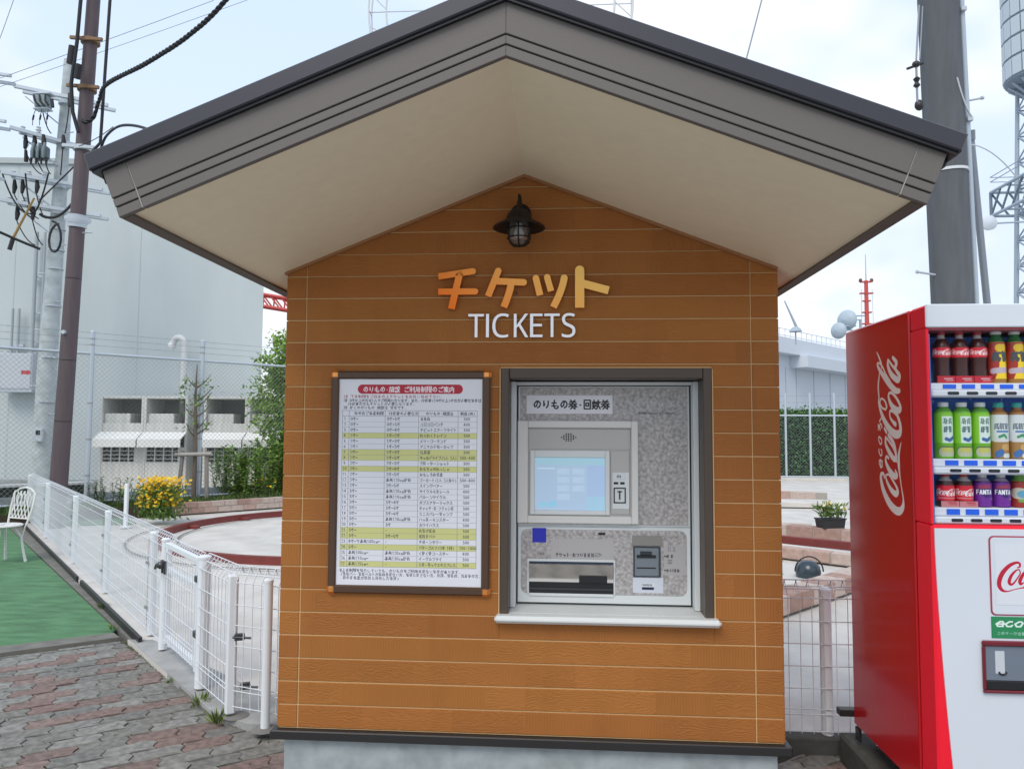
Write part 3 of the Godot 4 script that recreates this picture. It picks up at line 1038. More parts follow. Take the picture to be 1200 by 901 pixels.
	s.span(V(0.3812, 1.184, z + 0.011), V(0.4238, 1.189, z + 0.0133))
	s.span(V(0.3995, 1.2, z + 0.011), V(0.4055, 1.238, z + 0.0133))
	s.span(V(0.392, 1.232, z + 0.0133), V(0.413, 1.237, z + 0.0138))
	obj("coin_slot", s, M.black, t)
	# lettering on the upper right
	var tl := TextMesh.new()
	tl.font = sys_font("Droid Sans", 400)
	tl.text = "Ticket Vendor ● Ordering"
	tl.text = "Ticket Vendor & Ordering"
	tl.font_size = 16
	tl.pixel_size = 0.0009
	tl.depth = 0.0006
	tl.curve_step = 3.0
	var tm := MeshInstance3D.new()
	tm.name = "small_lettering"
	tm.mesh = tl
	tm.material_override = M.black
	tm.position = V(0.566, 1.578, z + 0.0005)
	t.add_child(tm, true)
	# lower panel
	panel(t, "blue_sticker", flat(0.02, 0.025, 0.45, 0.4), 0.020, 1.008, 0.081, 1.071, z, z + 0.0012, 0.0004)
	panel(t, "card_slot", M.black, 0.309, 1.044, 0.340, 1.054, z, z + 0.002, 0.0005)
	var pi := Image.create(360, 130, false, Image.FORMAT_RGB8)
	pi.fill(lin(0.47, 0.45, 0.44))
	write(pi, "チケット・おつり取出口", Vector2(26, 88), 24, 3.2, lin(0.03, 0.03, 0.04), 0.86)
	for k in 14:
		var a0 := TAU * k / 14.0
		var a1 := TAU * (k + 1) / 14.0
		ink(pi, PackedVector2Array([Vector2(268 + 15 * cos(a0), 98 + 11 * sin(a0)), Vector2(268 + 15 * cos(a1), 98 + 11 * sin(a1))]), 2.0, Color(0.2, 0.2, 0.22))
	ink(pi, PackedVector2Array([Vector2(254, 106), Vector2(282, 90), Vector2(294, 104)]), 2.0, Color(0.2, 0.2, 0.22))
	picture(t, "tray_lettering", pi, 0.102, 0.935, 0.376, 1.026, z + 0.0012)
	var li := Image.create(120, 60, false, Image.FORMAT_RGB8)
	li.fill(lin(0.43, 0.40, 0.39))
	write(li, "ご注意", Vector2(16, 16), 26, 3.0, Color(0.25, 0.22, 0.22))
	picture(t, "caution_lettering", li, 0.034, 0.945, 0.085, 0.972, z + 0.0012)
	s = Shape.new()
	s.span(V(-0.002, 0.926, z), V(0.382, 0.936, z + 0.004), 0.001)
	s.span(V(-0.002, 0.786, z), V(0.0055, 0.9257, z + 0.004), 0.001)
	s.span(V(0.3755, 0.786, z), V(0.382, 0.9257, z + 0.004), 0.001)
	s.span(V(0.0058, 0.777, z), V(0.3752, 0.789, z + 0.004), 0.001)
	obj("tray_surround", s, M.light_plate, t)
	panel(t, "tray_edge", flat(0.03, 0.05, 0.09, 0.3), 0.0058, 0.917, 0.3752, 0.9255, z, z + 0.003, 0.0)
	var mir := flat(0.80, 0.78, 0.76, 0.08, 1.0)
	s = Shape.new()
	s.box(V(0.1905, 0.877, z + 0.009), V(0.368, 0.079, 0.002), 0.0005, Basis(Vector3.RIGHT, 0.16))
	obj("tray_flap", s, mir, t)
	panel(t, "flap_handle", M.black, 0.225, 0.838, 0.347, 0.868, z + 0.009, z + 0.016, 0.002)
	var trd := panel(t, "tray_bottom", M.black, 0.0065, 0.789, 0.3745, 0.8375, z, z + 0.002, 0.0)
	panel(trd, "tray_lip", flat(0.05, 0.05, 0.06, 0.3), 0.0065, 0.805, 0.3745, 0.8125, z + 0.002, z + 0.007, 0.001)
	panel(t, "note_slot_hood", flat(0.27, 0.255, 0.235, 0.5), 0.457, 1.0, 0.585, 1.044, z, z + 0.004, 0.001)
	var nu := panel(t, "note_unit", flat(0.05, 0.06, 0.075, 0.35), 0.461, 0.866, 0.579, 0.998, z, z + 0.006, 0.002)
	panel(nu, "note_face", M.cabinet_grey, 0.467, 0.872, 0.570, 0.992, z + 0.006, z + 0.011, 0.003)
	panel(nu, "note_mouth", M.black, 0.475, 0.950, 0.557, 0.962, z + 0.011, z + 0.016, 0.001)
	panel(nu, "note_guide", flat(0.03, 0.035, 0.04, 0.4), 0.49, 0.9625, 0.54, 0.978, z + 0.011, z + 0.015, 0.002)
	panel(nu, "note_line", M.black, 0.474, 0.904, 0.557, 0.909, z + 0.011, z + 0.0125, 0.0)
	var np := panel(t, "note_label", M.white_gloss, 0.459, 0.797, 0.590, 0.863, z, z + 0.0015, 0.0005)
	panel(np, "note_slot", flat(0.015, 0.015, 0.06, 0.4), 0.498, 0.812, 0.549, 0.8225, z + 0.0015, z + 0.0025, 0.0)
	var ni := Image.create(120, 30, false, Image.FORMAT_RGB8)
	ni.fill(lin(0.74, 0.77, 0.80))
	write(ni, "千円札専用", Vector2(4, 6), 18, 2.4, Color(0.15, 0.15, 0.2))
	picture(np, "note_lettering", ni, 0.498, 0.825, 0.552, 0.839, z + 0.0019)
	var gi := Image.create(200, 230, false, Image.FORMAT_RGB8)
	gi.fill(lin(0.47, 0.445, 0.435))
	write(gi, "会員", Vector2(32, 10), 40, 2.2, Color(0.35, 0.36, 0.42), 1.1)
	ink(gi, PackedVector2Array([Vector2(6, 84), Vector2(14, 84)]), 9, Color(0.1, 0.1, 0.1))
	write(gi, "紙 幣", Vector2(24, 72), 24, 4, Color(0.1, 0.1, 0.1))
	for k in 4:
		var cs := [[Vector2(38, 112), Vector2(38, 140)], [Vector2(74, 112), Vector2(74, 140)], [Vector2(38, 112), Vector2(74, 112)], [Vector2(38, 140), Vector2(74, 140)]]
		ink(gi, PackedVector2Array(cs[k]), 3, Color(0.15, 0.15, 0.15))
	ink(gi, PackedVector2Array([Vector2(56, 120), Vector2(56, 133)]), 7, Color(0.05, 0.05, 0.05))
	ink(gi, PackedVector2Array([Vector2(6, 192), Vector2(14, 192)]), 9, Color(0.1, 0.1, 0.1))
	write(gi, "おつり返却", Vector2(22, 181), 24, 4, Color(0.1, 0.1, 0.1))
	picture(t, "side_lettering", gi, 0.593, 0.875, 0.686, 1.004, z + 0.0012)


func sys_font(family: String, weight: int) -> SystemFont:
	var f := SystemFont.new()
	f.font_names = PackedStringArray([family])
	f.font_weight = weight
	return f


# ---------------------------------------------------------------- price board, sign, lamp
func build_boards_and_signs() -> void:
	var p := thing("price_board", V(0, 0, 0), "tall framed white price list board with red heading on the booth wall", "notice board")
	var x0 := -0.838
	var x1 := -0.152
	var y0 := 0.812
	var y1 := 1.75
	panel(p, "backing", M.frame_brown, x0 + 0.01, y0 + 0.01, x1 - 0.01, y1 - 0.01, 0.0015, 0.012, 0.0)
	var prof := 0.034
	for e in [[x0, y0 + 0.02, x0 + prof, y1 - 0.02], [x1 - prof, y0 + 0.02, x1, y1 - 0.02], [x0 + 0.02, y1 - prof, x1 - 0.02, y1], [x0 + 0.02, y0, x1 - 0.02, y0 + prof]]:
		var s := Shape.new()
		s.span(V(e[0], e[1], 0.0015), V(e[2], e[3], 0.024 if e[3] - e[1] > 0.5 else 0.0237), 0.006)
		obj("frame_bar", s, M.copper_frame, p)
	var brass := flat(0.82, 0.34, 0.09, 0.25, 0.75)
	for cx in [x0, x1]:
		for cy in [y0, y1]:
			var s := Shape.new()
			var sx: float = 1.0 if cx == x0 else -1.0
			var sy: float = 1.0 if cy == y0 else -1.0
			s.box(V(cx + sx * 0.016, cy + sy * 0.016, 0.0125), V(0.044, 0.044, 0.03), 0.013)
			obj("corner_cap", s, brass, p)
	picture(p, "price_sheet", price_image(), x0 + 0.0335, y0 + 0.0335, x1 - 0.0335, y1 - 0.0335, 0.0135, 0.001, 0.35)
	# katakana
	var k := thing("katakana_sign", V(0, 0, 0), "raised orange to yellow Japanese letters mounted on booth gable above the white word", "sign lettering")
	var kan := [
		[[[78, 134, 290, 104, 38], [78, 226, 305, 226, 38], [208, 122, 160, 330, 42]]],
		[[[445, 104, 384, 256, 40], [428, 165, 600, 174, 40]], [[525, 176, 518, 232, 480, 322, 42]]],
		[[[674, 150, 700, 252, 40]], [[742, 144, 766, 228, 38]], [[845, 150, 832, 226, 780, 324, 42]]],
		[[[938, 104, 938, 328, 56], [950, 182, 1112, 226, 48]]],
	]
	var ramp := [Color(0.95, 0.17, 0.006), Color(0.92, 0.33, 0.02), Color(0.95, 0.5, 0.08), Color(0.98, 0.64, 0.17)]
	for li in 4:
		var sh := Shape.new()
		sh.tinted = true
		var polys: Array = []
		for group in kan[li]:
			for st in group:
				var pts := PackedVector2Array()
				var w: float = st[st.size() - 1]
				for i in range(0, st.size() - 1, 2): pts.append(Vector2(sx_of(st[i]), sy_of(st[i + 1])))
				if pts.size() == 3:
					var cv := PackedVector2Array()
					for i in 9:
						var f := i / 8.0
						cv.append(pts[0].lerp(pts[1], f).lerp(pts[1].lerp(pts[2], f), f))
					pts = cv
				var line := Geometry2D.offset_polyline(pts, w * 0.000348, Geometry2D.JOIN_ROUND, Geometry2D.END_BUTT)
				var cap := PackedVector2Array()
				var horizontal: bool = absf(st[0] - st[2]) > absf(st[1] - st[3])
				var ce := pts[pts.size() - 1] if horizontal else pts[0]
				for i in 18: cap.append(ce + Vector2(cos(TAU * i / 18.0), sin(TAU * i / 18.0)) * w * 0.000348)
				var one: Array = [line[0]]
				if not (li == 3 and horizontal): one = Geometry2D.merge_polygons(line[0], cap)
				if polys.is_empty(): polys = [one[0]]
				else:
					var merged := Geometry2D.merge_polygons(polys[polys.size() - 1], one[0])
					if merged.size() == 1: polys[polys.size() - 1] = merged[0]
					else: polys.append(one[0])
		var root := Node3D.new()
		for q in polys:
			if Geometry2D.is_polygon_clockwise(q): q.reverse()
			sh.prism(q, 0.012, 0.03)
			for fix in [q[0]]: pass
		for i in sh.v.size():
			var f: float = clampf((sh.v[i].x + 0.385) / 0.74, 0.0, 1.0)
			var up: float = clampf((sh.v[i].y - 2.0) / 0.19, 0.0, 1.0)
			sh.c[i] = (ramp[0] as Color).lerp(ramp[3], clampf(f * 0.8 + up * 0.3 - 0.05, 0.0, 1.0))
		var lm := flat(1, 1, 1, 0.38, 0.6)
		lm.vertex_color_use_as_albedo = true
		root.free()
		var le := obj("letter", sh, lm, k)
		var pin := Shape.new()
		for q in polys:
			pin.tube([V(q[0].x * 0.5 + q[int(q.size() / 2)].x * 0.5, q[0].y * 0.5 + q[int(q.size() / 2)].y * 0.5, 0.0), V(q[0].x * 0.5 + q[int(q.size() / 2)].x * 0.5, q[0].y * 0.5 + q[int(q.size() / 2)].y * 0.5, 0.0119)], 0.004, 6)
		obj("pin", pin, M.black, le)
	# TICKETS
	var e := thing("english_sign", V(0, 0, 0), "raised slim white capital letters reading TICKETS below the orange Japanese letters", "sign lettering")
	var font := sys_font("Droid Sans", 400)
	var wm := flat(0.96, 0.96, 0.98, 0.38, 0.6)
	var starts := [549.8, 570.3, 578.0, 603.0, 621.9, 638.4, 658.6]
	var widths := [18.2, 3.9, 19.4, 16.8, 14.4, 17.8, 15.6]
	for i in 7:
		var tx := TextMesh.new()
		tx.font = font
		tx.text = "TICKETS"[i]
		tx.font_size = 64
		tx.pixel_size = 0.002
		tx.depth = 0.014
		tx.curve_step = 1.0
		var mi := MeshInstance3D.new()
		mi.name = "letter"
		mi.mesh = tx
		mi.material_override = wm
		var ab := tx.get_aabb()
		var w: float = widths[i] * 0.003645
		var h := 0.1025 if i in [2, 6] else 0.0995
		mi.scale = V(w / ab.size.x, h / ab.size.y, 1.0)
		var cx: float = (starts[i] + widths[i] * 0.5 - 551.0) * 0.003645 - 0.243
		mi.position = V(cx - ab.get_center().x * mi.scale.x, 1.9425 - ab.get_center().y * mi.scale.y, 0.02)
		if i == 1:
			var bar := BoxMesh.new()
			bar.size = V(0.0125, 0.0995, 0.014)
			mi.mesh = bar
			mi.scale = Vector3.ONE
			mi.position = V(cx, 1.9425, 0.02)
		e.add_child(mi, true)
		var pin := Shape.new()
		pin.tube([V(cx, 1.9425, 0.0), V(cx, 1.9425, 0.0128)], 0.003, 6)
		if i in [0, 1, 5]: obj("pin", pin, M.black, e)
	# wall lamp
	var l := thing("wall_lamp", V(-0.027, 2.34, 0.125), "black wide-brimmed outdoor wall lamp under the gable peak", "lamp")
	var s := Shape.new()
	s.lathe([Vector2(0.0, 0.112), Vector2(0.008, 0.108), Vector2(0.013, 0.076), Vector2(0.034, 0.066), Vector2(0.048, 0.05), Vector2(0.054, 0.03), Vector2(0.064, 0.022), Vector2(0.106, -0.002), Vector2(0.108, -0.008), Vector2(0.1, -0.006), Vector2(0.06, 0.014), Vector2(0.046, 0.014), Vector2(0.0, 0.03)], 28)
	obj("hood", s, M.iron, l)
	s = Shape.new()
	s.tube([V(0, 0.105, 0), V(0, 0.135, -0.01), V(0, 0.14, -0.04), V(0, 0.115, -0.085), V(0, 0.09, -0.118)], [0.006, 0.006, 0.0065, 0.008, 0.01], 8)
	obj("arm", s, M.iron, l)
	s = Shape.new()
	s.lathe([Vector2(0, 0), Vector2(0.045, 0), Vector2(0.045, 0.012), Vector2(0.03, 0.02), Vector2(0, 0.022)], 20, Transform3D(Basis(Vector3.RIGHT, PI / 2), V(0, 0.085, -0.1245)))
	obj("wall_plate", s, M.iron, l)
	s = Shape.new()
	s.lathe([Vector2(0.046, 0.013), Vector2(0.047, -0.03), Vector2(0.042, -0.058), Vector2(0.025, -0.074), Vector2(0.0, -0.078)], 20)
	var jar := flat(0.35, 0.33, 0.32, 0.12)
	jar.transparency = BaseMaterial3D.TRANSPARENCY_ALPHA
	jar.albedo_color = Color(0.6, 0.58, 0.56, 0.28)
	obj("glass_jar", s, jar, l)
	s = Shape.new()
	for a in 6:
		var d := V(sin(TAU * a / 6.0), 0, cos(TAU * a / 6.0))
		s.tube([d * 0.05 + V(0, 0.012, 0), d * 0.051 + V(0, -0.03, 0), d * 0.045 + V(0, -0.062, 0), d * 0.026 + V(0, -0.079, 0), V(0, -0.084, 0)], 0.0036, 6)
	for yy in [[-0.012, 0.051], [-0.05, 0.048]]:
		var ring := []
		for a in 21: ring.append(V(sin(TAU * a / 20.0) * yy[1], yy[0], cos(TAU * a / 20.0) * yy[1]))
		s.tube(ring, 0.003, 5, false)
	obj("cage", s, M.iron, l)
	s = Shape.new()
	s.lathe([Vector2(0.014, 0.012), Vector2(0.014, -0.01), Vector2(0.022, -0.026), Vector2(0.02, -0.044), Vector2(0.0, -0.052)], 14)
	obj("bulb", s, flat(0.82, 0.74, 0.72, 0.3), l)


func sx_of(px: float) -> float:       # from the tracing grid of the sign to metres on the wall
	return (500.0 + px / 5.217 - 513.0) * 0.003653 - 0.385

func sy_of(py: float) -> float:
	return 2.183 - (300.0 + py / 5.217 - 318.0) * 0.00372


func price_image() -> Image:
	var w := 1024
	var h := 1454
	var k := 6.06
	var im := Image.create(w, h, false, Image.FORMAT_RGB8)
	var paper := lin(0.84, 0.84, 0.88)
	im.fill(paper)
	var u := func(x: float, y: float) -> Vector2: return Vector2((x - 397.0) * k, (y - 443.0) * 5.886)
	var red := lin(0.50, 0.008, 0.03)
	var dark := lin(0.05, 0.05, 0.08)
	ink(im, PackedVector2Array([u.call(424.5, 455.4), u.call(537.5, 455.4)]), 66, red)
	write(im, "のりもの・施設 ご利用制限のご案内", u.call(425.5, 452.4), 40, 6.0, lin(0.92, 0.86, 0.88), 0.985)
	write(im, "1. 下記制限をご確認の上チケットをお買い求め下さい。", u.call(402, 462.6), 21, 2.6, lin(0.35, 0.06, 0.08), 1.3)
	write(im, "2. 0才以上の方は1人でご利用になります。また、付添者(18才以上)の方が必要な場合は", u.call(402, 467.3), 21, 3.0, dark, 1.13)
	write(im, "付添者の方もチケットが必要になります。", u.call(408, 471.6), 21, 2.6, dark, 1.2)
	write(im, "3. 多くののりもの 施設は 無休です。", u.call(402, 476.0), 21, 2.6, dark, 1.2)
	var hl := lin(0.70, 0.69, 0.27)
	for r in [4, 7, 8, 10, 21, 22, 24, 27]:
		var a: Vector2 = u.call(401.5, 488.2 + (r - 1) * 6.67)
		var b: Vector2 = u.call(559.8, 488.2 + r * 6.67)
		im.fill_rect(Rect2i(int(a.x), int(a.y), int(b.x - a.x), int(b.y - a.y)), hl)
	var grid := lin(0.28, 0.28, 0.33)
	for r in 28:
		var y := 488.2 + r * 6.67
		ink(im, PackedVector2Array([u.call(401.5, y), u.call(559.8, y)]), 1.6 if r > 0 and r < 27 else 3.0, grid)
	ink(im, PackedVector2Array([u.call(401.5, 481.4), u.call(559.8, 481.4)]), 3.0, grid)
	for cx in [401.5, 409.4, 452.0, 491.5, 537.7, 559.8]:
		ink(im, PackedVector2Array([u.call(cx, 481.4), u.call(cx, 668.3)]), 3.0, grid)
	write(im, "年令別ご乗車制限", u.call(415.5, 482.9), 23, 2.8, dark, 1.12)
	write(im, "付添者の必要な方", u.call(456.5, 482.9), 23, 2.8, dark, 1.12)
	write(im, "のりもの・施設名", u.call(500, 482.9), 23, 2.8, dark, 1.1)
	write(im, "料金(円)", u.call(540.5, 482.9), 23, 2.8, dark, 1.05)
	var names := ["飛行塔", "コロコロパンチ", "チビットエアーフライト", "わくわくトレイン", "メリーゴーランド", "アニマルティーカップ", "SL列車", "キッズドライブ(1人・2人)", "ウォーターショット", "おもちゃのれっしゃ", "おもしろ自転車",
		"ゴーカート(1人・2人乗り)", "スイングベアー", "サイクルモノレール", "バルーンサイクル", "ボブスアターラックス", "キャッチ・ザ・フラッシュ", "ミニスパレージャンプ", "ハッピーモンスター", "カワイハウス", "おばけ屋敷", "急流すべり", "チェーンタワー",
		"パターゴルフ(18H・14H)", "くねくねコースター", "イーグルフライ", "ミュージックエキスプレス"]
	var ages := ["0才~", "0才~", "0才~", "1才~", "1才~", "1才~", "1才~", "1才~", "2才~", "2才~", "2才~", "2才~", "2才~", "3才~", "3才~", "3才~", "3才~", "3才~", "3才~", "3才~", "3才~", "3才~", "4才~で身長100cm~", "5才~", "身長100cm~", "身長110cm~", "身長120cm~"]
	var comp := ["0才~5才", "0才~5才", "0才~4才", "1才~2才", "1才~3才", "1才~3才", "1才~3才", "1才~5才", "2才~3才", "2才~4才", "2才~5才", "身長120cm未満", "2才~5才", "身長120cm未満", "身長110cm未満", "3才~4才", "3才~5才", "3才~6才", "身長120cm未満", "3才", "-", "3才~5才", "-", "-", "身長120cm未満", "身長130cm未満", "-"]
	for r in 27:
		var y := 489.4 + r * 6.67
		write(im, str(r + 1), u.call(403.2 if r < 9 else 402.2, y), 23, 2.8, dark, 1.1)
		write(im, ages[r], u.call(411, y), 23, 2.8, dark, 1.08)
		write(im, comp[r], u.call(454, y), 23, 2.8, dark, 1.08)
		write(im, names[r], u.call(493.5, y), 23, 2.8, dark, 1.0 if names[r].length() < 12 else 0.92)
		var price := "300"
		if r in [7, 11]: price = "300-400"
		elif r == 23: price = "700-1000"
		elif r in [1, 13, 18, 24]: price = "400"
		write(im, price, u.call(544.0 if price.length() == 3 else 540.0, y), 22, 2.8, dark, 1.12)
	write(im, "*上記制限を満たしていても、のりものをご利用出来ない場合があります。", u.call(401.5, 670.8), 22, 2.6, dark, 1.14)
	write(im, "(安全バー・安全ベルトが固定出来ない方、乗務に適さない方、妊婦、高血圧、心臓病の方、", u.call(402.5, 675.2), 22, 2.6, dark, 1.07)
	write(im, "その他乗車が危険と判断した場合)", u.call(405, 679.6), 22, 2.6, dark, 1.14)
	return im


# ---------------------------------------------------------------- drinks machine
const VX := 1.45

func build_vending_machine() -> void:
	var blk := thing("concrete_block", V(1.45, 0, 0), "long dark weathered concrete block under the red drinks machine's left edge", "block")
	var s := Shape.new()
	s.span(V(-0.03, -0.005, -0.46), V(0.20, 0.125, 0.62), 0.012)
	obj("block_body", s, worn(0.085, 0.085, 0.075, 0.95, M.t_coarse, 2.2, M.b_speck, 0.9), blk)
	var b2 := thing("concrete_block", V(1.45, 0, 0), "dark concrete block under the red drinks machine's right half", "block")
	s = Shape.new()
	s.span(V(0.76, -0.005, -0.46), V(1.02, 0.125, 0.62), 0.012)
	obj("block_body", s, worn(0.085, 0.085, 0.075, 0.95, M.t_coarse, 2.2, M.b_speck, 0.9), b2)
	var t := thing("vending_machine", V(0, 0, 0), "red and white drinks vending machine with flowing white script on its side", "vending machine")
	var x1 := 2.46
	s = Shape.new()
	s.span(V(VX, 0.203, -0.352), V(x1, 1.957, 0.268), 0.007)
	obj("cabinet", s, M.red_gloss, t)
	s = Shape.new()
	s.span(V(VX + 0.012, 0.215, 0.268), V(x1 - 0.012, 1.945, 0.2845))
	obj("door_seal", s, flat(0.03, 0.004, 0.005, 0.7), t)
	for lx in [VX + 0.1, x1 - 0.1]:
		for lz in [-0.28, 0.2]:
			s = Shape.new()
			s.lathe([Vector2(0.0, 0.126), Vector2(0.034, 0.126), Vector2(0.034, 0.142), Vector2(0.016, 0.148), Vector2(0.016, 0.203), Vector2(0.0, 0.203)], 16, Transform3D(Basis.IDENTITY, V(lx, 0, lz)))
			obj("foot", s, M.steel, t)
	s = Shape.new()
	s.span(V(VX + 0.0, 0.145, -0.34), V(VX + 0.012, 0.20, -0.30))
	s.span(V(VX - 0.06, 0.232, -0.40), V(VX + 0.02, 0.262, -0.353), 0.003)
	each("anchor_bracket", s, M.dark_trim, t)
	# the side's print: flowing script reading upwards
	var im := Image.create(488, 1390, false, Image.FORMAT_RGB8)
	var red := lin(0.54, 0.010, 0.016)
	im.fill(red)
	var white := lin(0.95, 0.91, 0.89)
	var sc := 0.8                                       # pixels per millimetre
	var side := func(p: Vector2) -> Vector2: return Vector2((0.22 + 0.345) * 800.0 - p.y * sc, 1390.0 - (1.17 - 0.2105) * 800.0 - p.x * sc)
	script_mark(im, side, sc * 1.75, white, 1.0)
	# «eco» and a small leaf sign above the script
	var rot := func(gx: float, gy: float, s0: float, hh: float, ww: float, base: float) -> Vector2: return side.call(Vector2(s0 + gx / 9.0 * ww, base + (9.0 - gy) / 9.0 * hh))
	var eco_at := 186.0
	for ch in "eco":
		for st in strokes_of(ch):
			var q := PackedVector2Array()
			for p in st: q.append(rot.call(p.x - 2.0, p.y - 3.5, eco_at, 62.0, 48.0, 176.0))
			ink(im, q, 6.4, white)
		eco_at += 47.0
	for st in strokes_of("る"):
		var q := PackedVector2Array()
		for p in st: q.append(rot.call(p.x, p.y, 330.0, 40.0, 40.0, 200.0))
		ink(im, q, 6.0, white)
	ink(im, PackedVector2Array([side.call(Vector2(374, 222)), side.call(Vector2(386, 206))]), 7, white)
	var sh := Shape.new()
	var yb := 0.2105
	var yt := yb + 1390.0 / 800.0
	var zl := -0.345                                    # the heights of the letters run towards the back
	var zr := zl + 488.0 / 800.0
	var L := Vector3.LEFT
	sh.tri(V(VX - 0.0008, yb, zl), V(VX - 0.0008, yb, zr), V(VX - 0.0008, yt, zr), L, L, L, Vector2(0, 1), Vector2(1, 1), Vector2(1, 0))
	sh.tri(V(VX - 0.0008, yb, zl), V(VX - 0.0008, yt, zr), V(VX - 0.0008, yt, zl), L, L, L, Vector2(0, 1), Vector2(1, 0), Vector2(0, 0))
	var pm := print_on(im, 0.14)
	obj("side_script", sh, pm, t)
	# door, open towards the display
	s = Shape.new()
	var zf := 0.405
	s.span(V(VX, 0.203, 0.2848), V(x1, 1.176, zf), 0.008)
	s.span(V(VX, 1.872, 0.2848), V(x1, 1.957, zf), 0.008)
	s.span(V(VX, 1.1765, 0.2848), V(VX + 0.011, 1.8715, zf), 0.003)
	s.span(V(x1 - 0.011, 1.1765, 0.2848), V(x1, 1.8715, zf), 0.003)
	obj("door", s, M.red_door, t)
	s = Shape.new()
	s.span(V(VX - 0.001, 1.8735, zf - 0.004), V(x1 + 0.001, 1.9585, zf + 0.006), 0.004)
	obj("header_panel", s, M.white_gloss, t)
	panel(t, "header_lip", flat(0.42, 0.10, 0.12, 0.5), VX + 0.012, 1.866, x1 - 0.012, 1.8718, 0.30, 0.400, 0.001)
	# white lower front, its left edge curving in towards the foot
	var poly := PackedVector2Array()
	for k in 15:
		var f := k / 14.0
		poly.append(Vector2(VX + 0.008 + 0.05 * pow(f, 1.6), lerpf(1.164, 0.212, f)))
	for k in 12:
		var f := k / 11.0
		poly.append(Vector2(1.66 + 0.17 * f, 0.212 + 0.55 * pow(f, 2.2)))
	for k in 6:
		var f := k / 5.0
		poly.append(Vector2(1.87 + f * 0.5, 0.78 + 0.1 * f))
	poly.append(Vector2(x1 - 0.008, 0.9))
	poly.append(Vector2(x1 - 0.008, 1.164))
	poly.reverse()
	s = Shape.new()
	s.prism(poly, zf, zf + 0.005)
	obj("lower_front", s, M.white_gloss, t)
	# display case
	var bg := Image.create(256, 180, false, Image.FORMAT_RGB8)
	var fn := FastNoiseLite.new()
	fn.seed = 8
	fn.frequency = 0.02
	for j in 180:
		for i in 256:
			var row := fmod(j / 60.0, 1.0)
			var c := Color(0.025, 0.13, 0.55).lerp(Color(0.2, 0.45, 0.9), clampf(row * 0.9 + fn.get_noise_2d(i, j) * 0.5, 0.0, 1.0))
			if fn.get_noise_2d(i * 4 + 300, j * 4) > 0.5: c = Color(0.45, 0.55, 0.75)
			bg.set_pixel(i, j, c.linear_to_srgb())
	picture(t, "display_back", bg, VX + 0.012, 1.178, x1 - 0.012, 1.853, 0.2895, 0.001, 0.5)
	panel(t, "display_jamb", flat(0.10, 0.17, 0.42, 0.5), VX + 0.0115, 1.178, VX + 0.016, 1.852, 0.29, 0.399, 0.0)
	var rows := [[1.626, 1.677], [1.352, 1.406], [1.178, 1.234]]
	var btn := flat(0.02, 0.022, 0.03, 0.2)
	var tagm := flat(0.01, 0.11, 0.72, 0.4)
	for ri in 3:
		var r = rows[ri]
		s = Shape.new()
		s.span(V(VX + 0.0175, r[0] + 0.026, 0.2905), V(x1 - 0.0175, r[1], 0.378), 0.003)
		s.span(V(VX + 0.0175, r[0], 0.2905), V(x1 - 0.0175, r[0] + 0.0255, 0.398), 0.006)
		var st := obj("price_strip", s, M.white_gloss, t)
		for k in 9:
			var cx := 1.516 + k * 0.0655
			s = Shape.new()
			s.span(V(cx, r[0] + 0.031, 0.378), V(cx + 0.046, r[1] - 0.005, 0.3805), 0.001)
			obj("price_tag", s, tagm, st)
			s = Shape.new()
			s.prism(round_rect(cx + 0.006, r[0] + 0.008, cx + 0.046, r[0] + 0.0195, 0.005, 4), 0.396, 0.4005, Transform3D.IDENTITY, 0.0015)
			obj("button", s, btn, st)
	s = Shape.new()
	s.span(V(VX + 0.0118, 1.178, 0.4015), V(x1 - 0.0118, 1.8705, 0.4045))
	obj("display_pane", s, M.glass, t)
	# sunken white panel with the script in red
	var z2 := zf + 0.005
	s = Shape.new()
	s.prism(round_rect(1.638, 0.868, 2.30, 1.141, 0.016), z2, z2 + 0.0025, Transform3D.IDENTITY, 0.001)
	obj("emblem_border", s, flat(0.36, 0.05, 0.09, 0.4), t)
	s = Shape.new()
	s.prism(round_rect(1.643, 0.873, 2.295, 1.136, 0.013), z2 + 0.0025, z2 + 0.0035)
	var ep := obj("emblem_panel", s, M.white_gloss, t)
	var ei := Image.create(720, 300, false, Image.FORMAT_RGB8)
	ei.fill(lin(0.70, 0.73, 0.78))
	script_mark(ei, func(p: Vector2) -> Vector2: return Vector2(14.0 + (p.x - 26.0) * 0.64, 164.0 + (123.0 - p.y) * 0.72), 0.95, lin(0.50, 0.01, 0.04), 1.0)
	picture(ep, "emblem_script", ei, 1.656, 0.905, 2.244, 1.115, z2 + 0.0042, 0.001, 0.25)
	var gi := Image.create(520, 120, false, Image.FORMAT_RGB8)
	gi.fill(lin(0.02, 0.24, 0.09))
	var gx := 20.0
	for ch in "eco":
		for st in strokes_of(ch):
			var q := PackedVector2Array()
			for p in st: q.append(Vector2(gx + (p.x - 2.0) / 5.0 * 30.0, 22.0 + (p.y - 3.5) / 5.0 * 34.0))
			ink(gi, q, 8.5, lin(0.75, 0.85, 0.8))
		gx += 43.0
	write(gi, "る", Vector2(150, 26), 32, 7.0, lin(0.75, 0.85, 0.8))
	ink(gi, PackedVector2Array([Vector2(182, 56), Vector2(196, 48)]), 6, lin(0.75, 0.85, 0.8))
	ink(gi, PackedVector2Array([Vector2(226, 50), Vector2(480, 50)]), 44, lin(0.6, 0.75, 0.68))
	write(gi, "ソーラー 省エネ", Vector2(216, 36), 30, 5.0, lin(0.02, 0.24, 0.09))
	write(gi, "このマークは環境にやさしい自動販売機です", Vector2(22, 84), 18, 2.4, lin(0.4, 0.6, 0.5), 1.0)
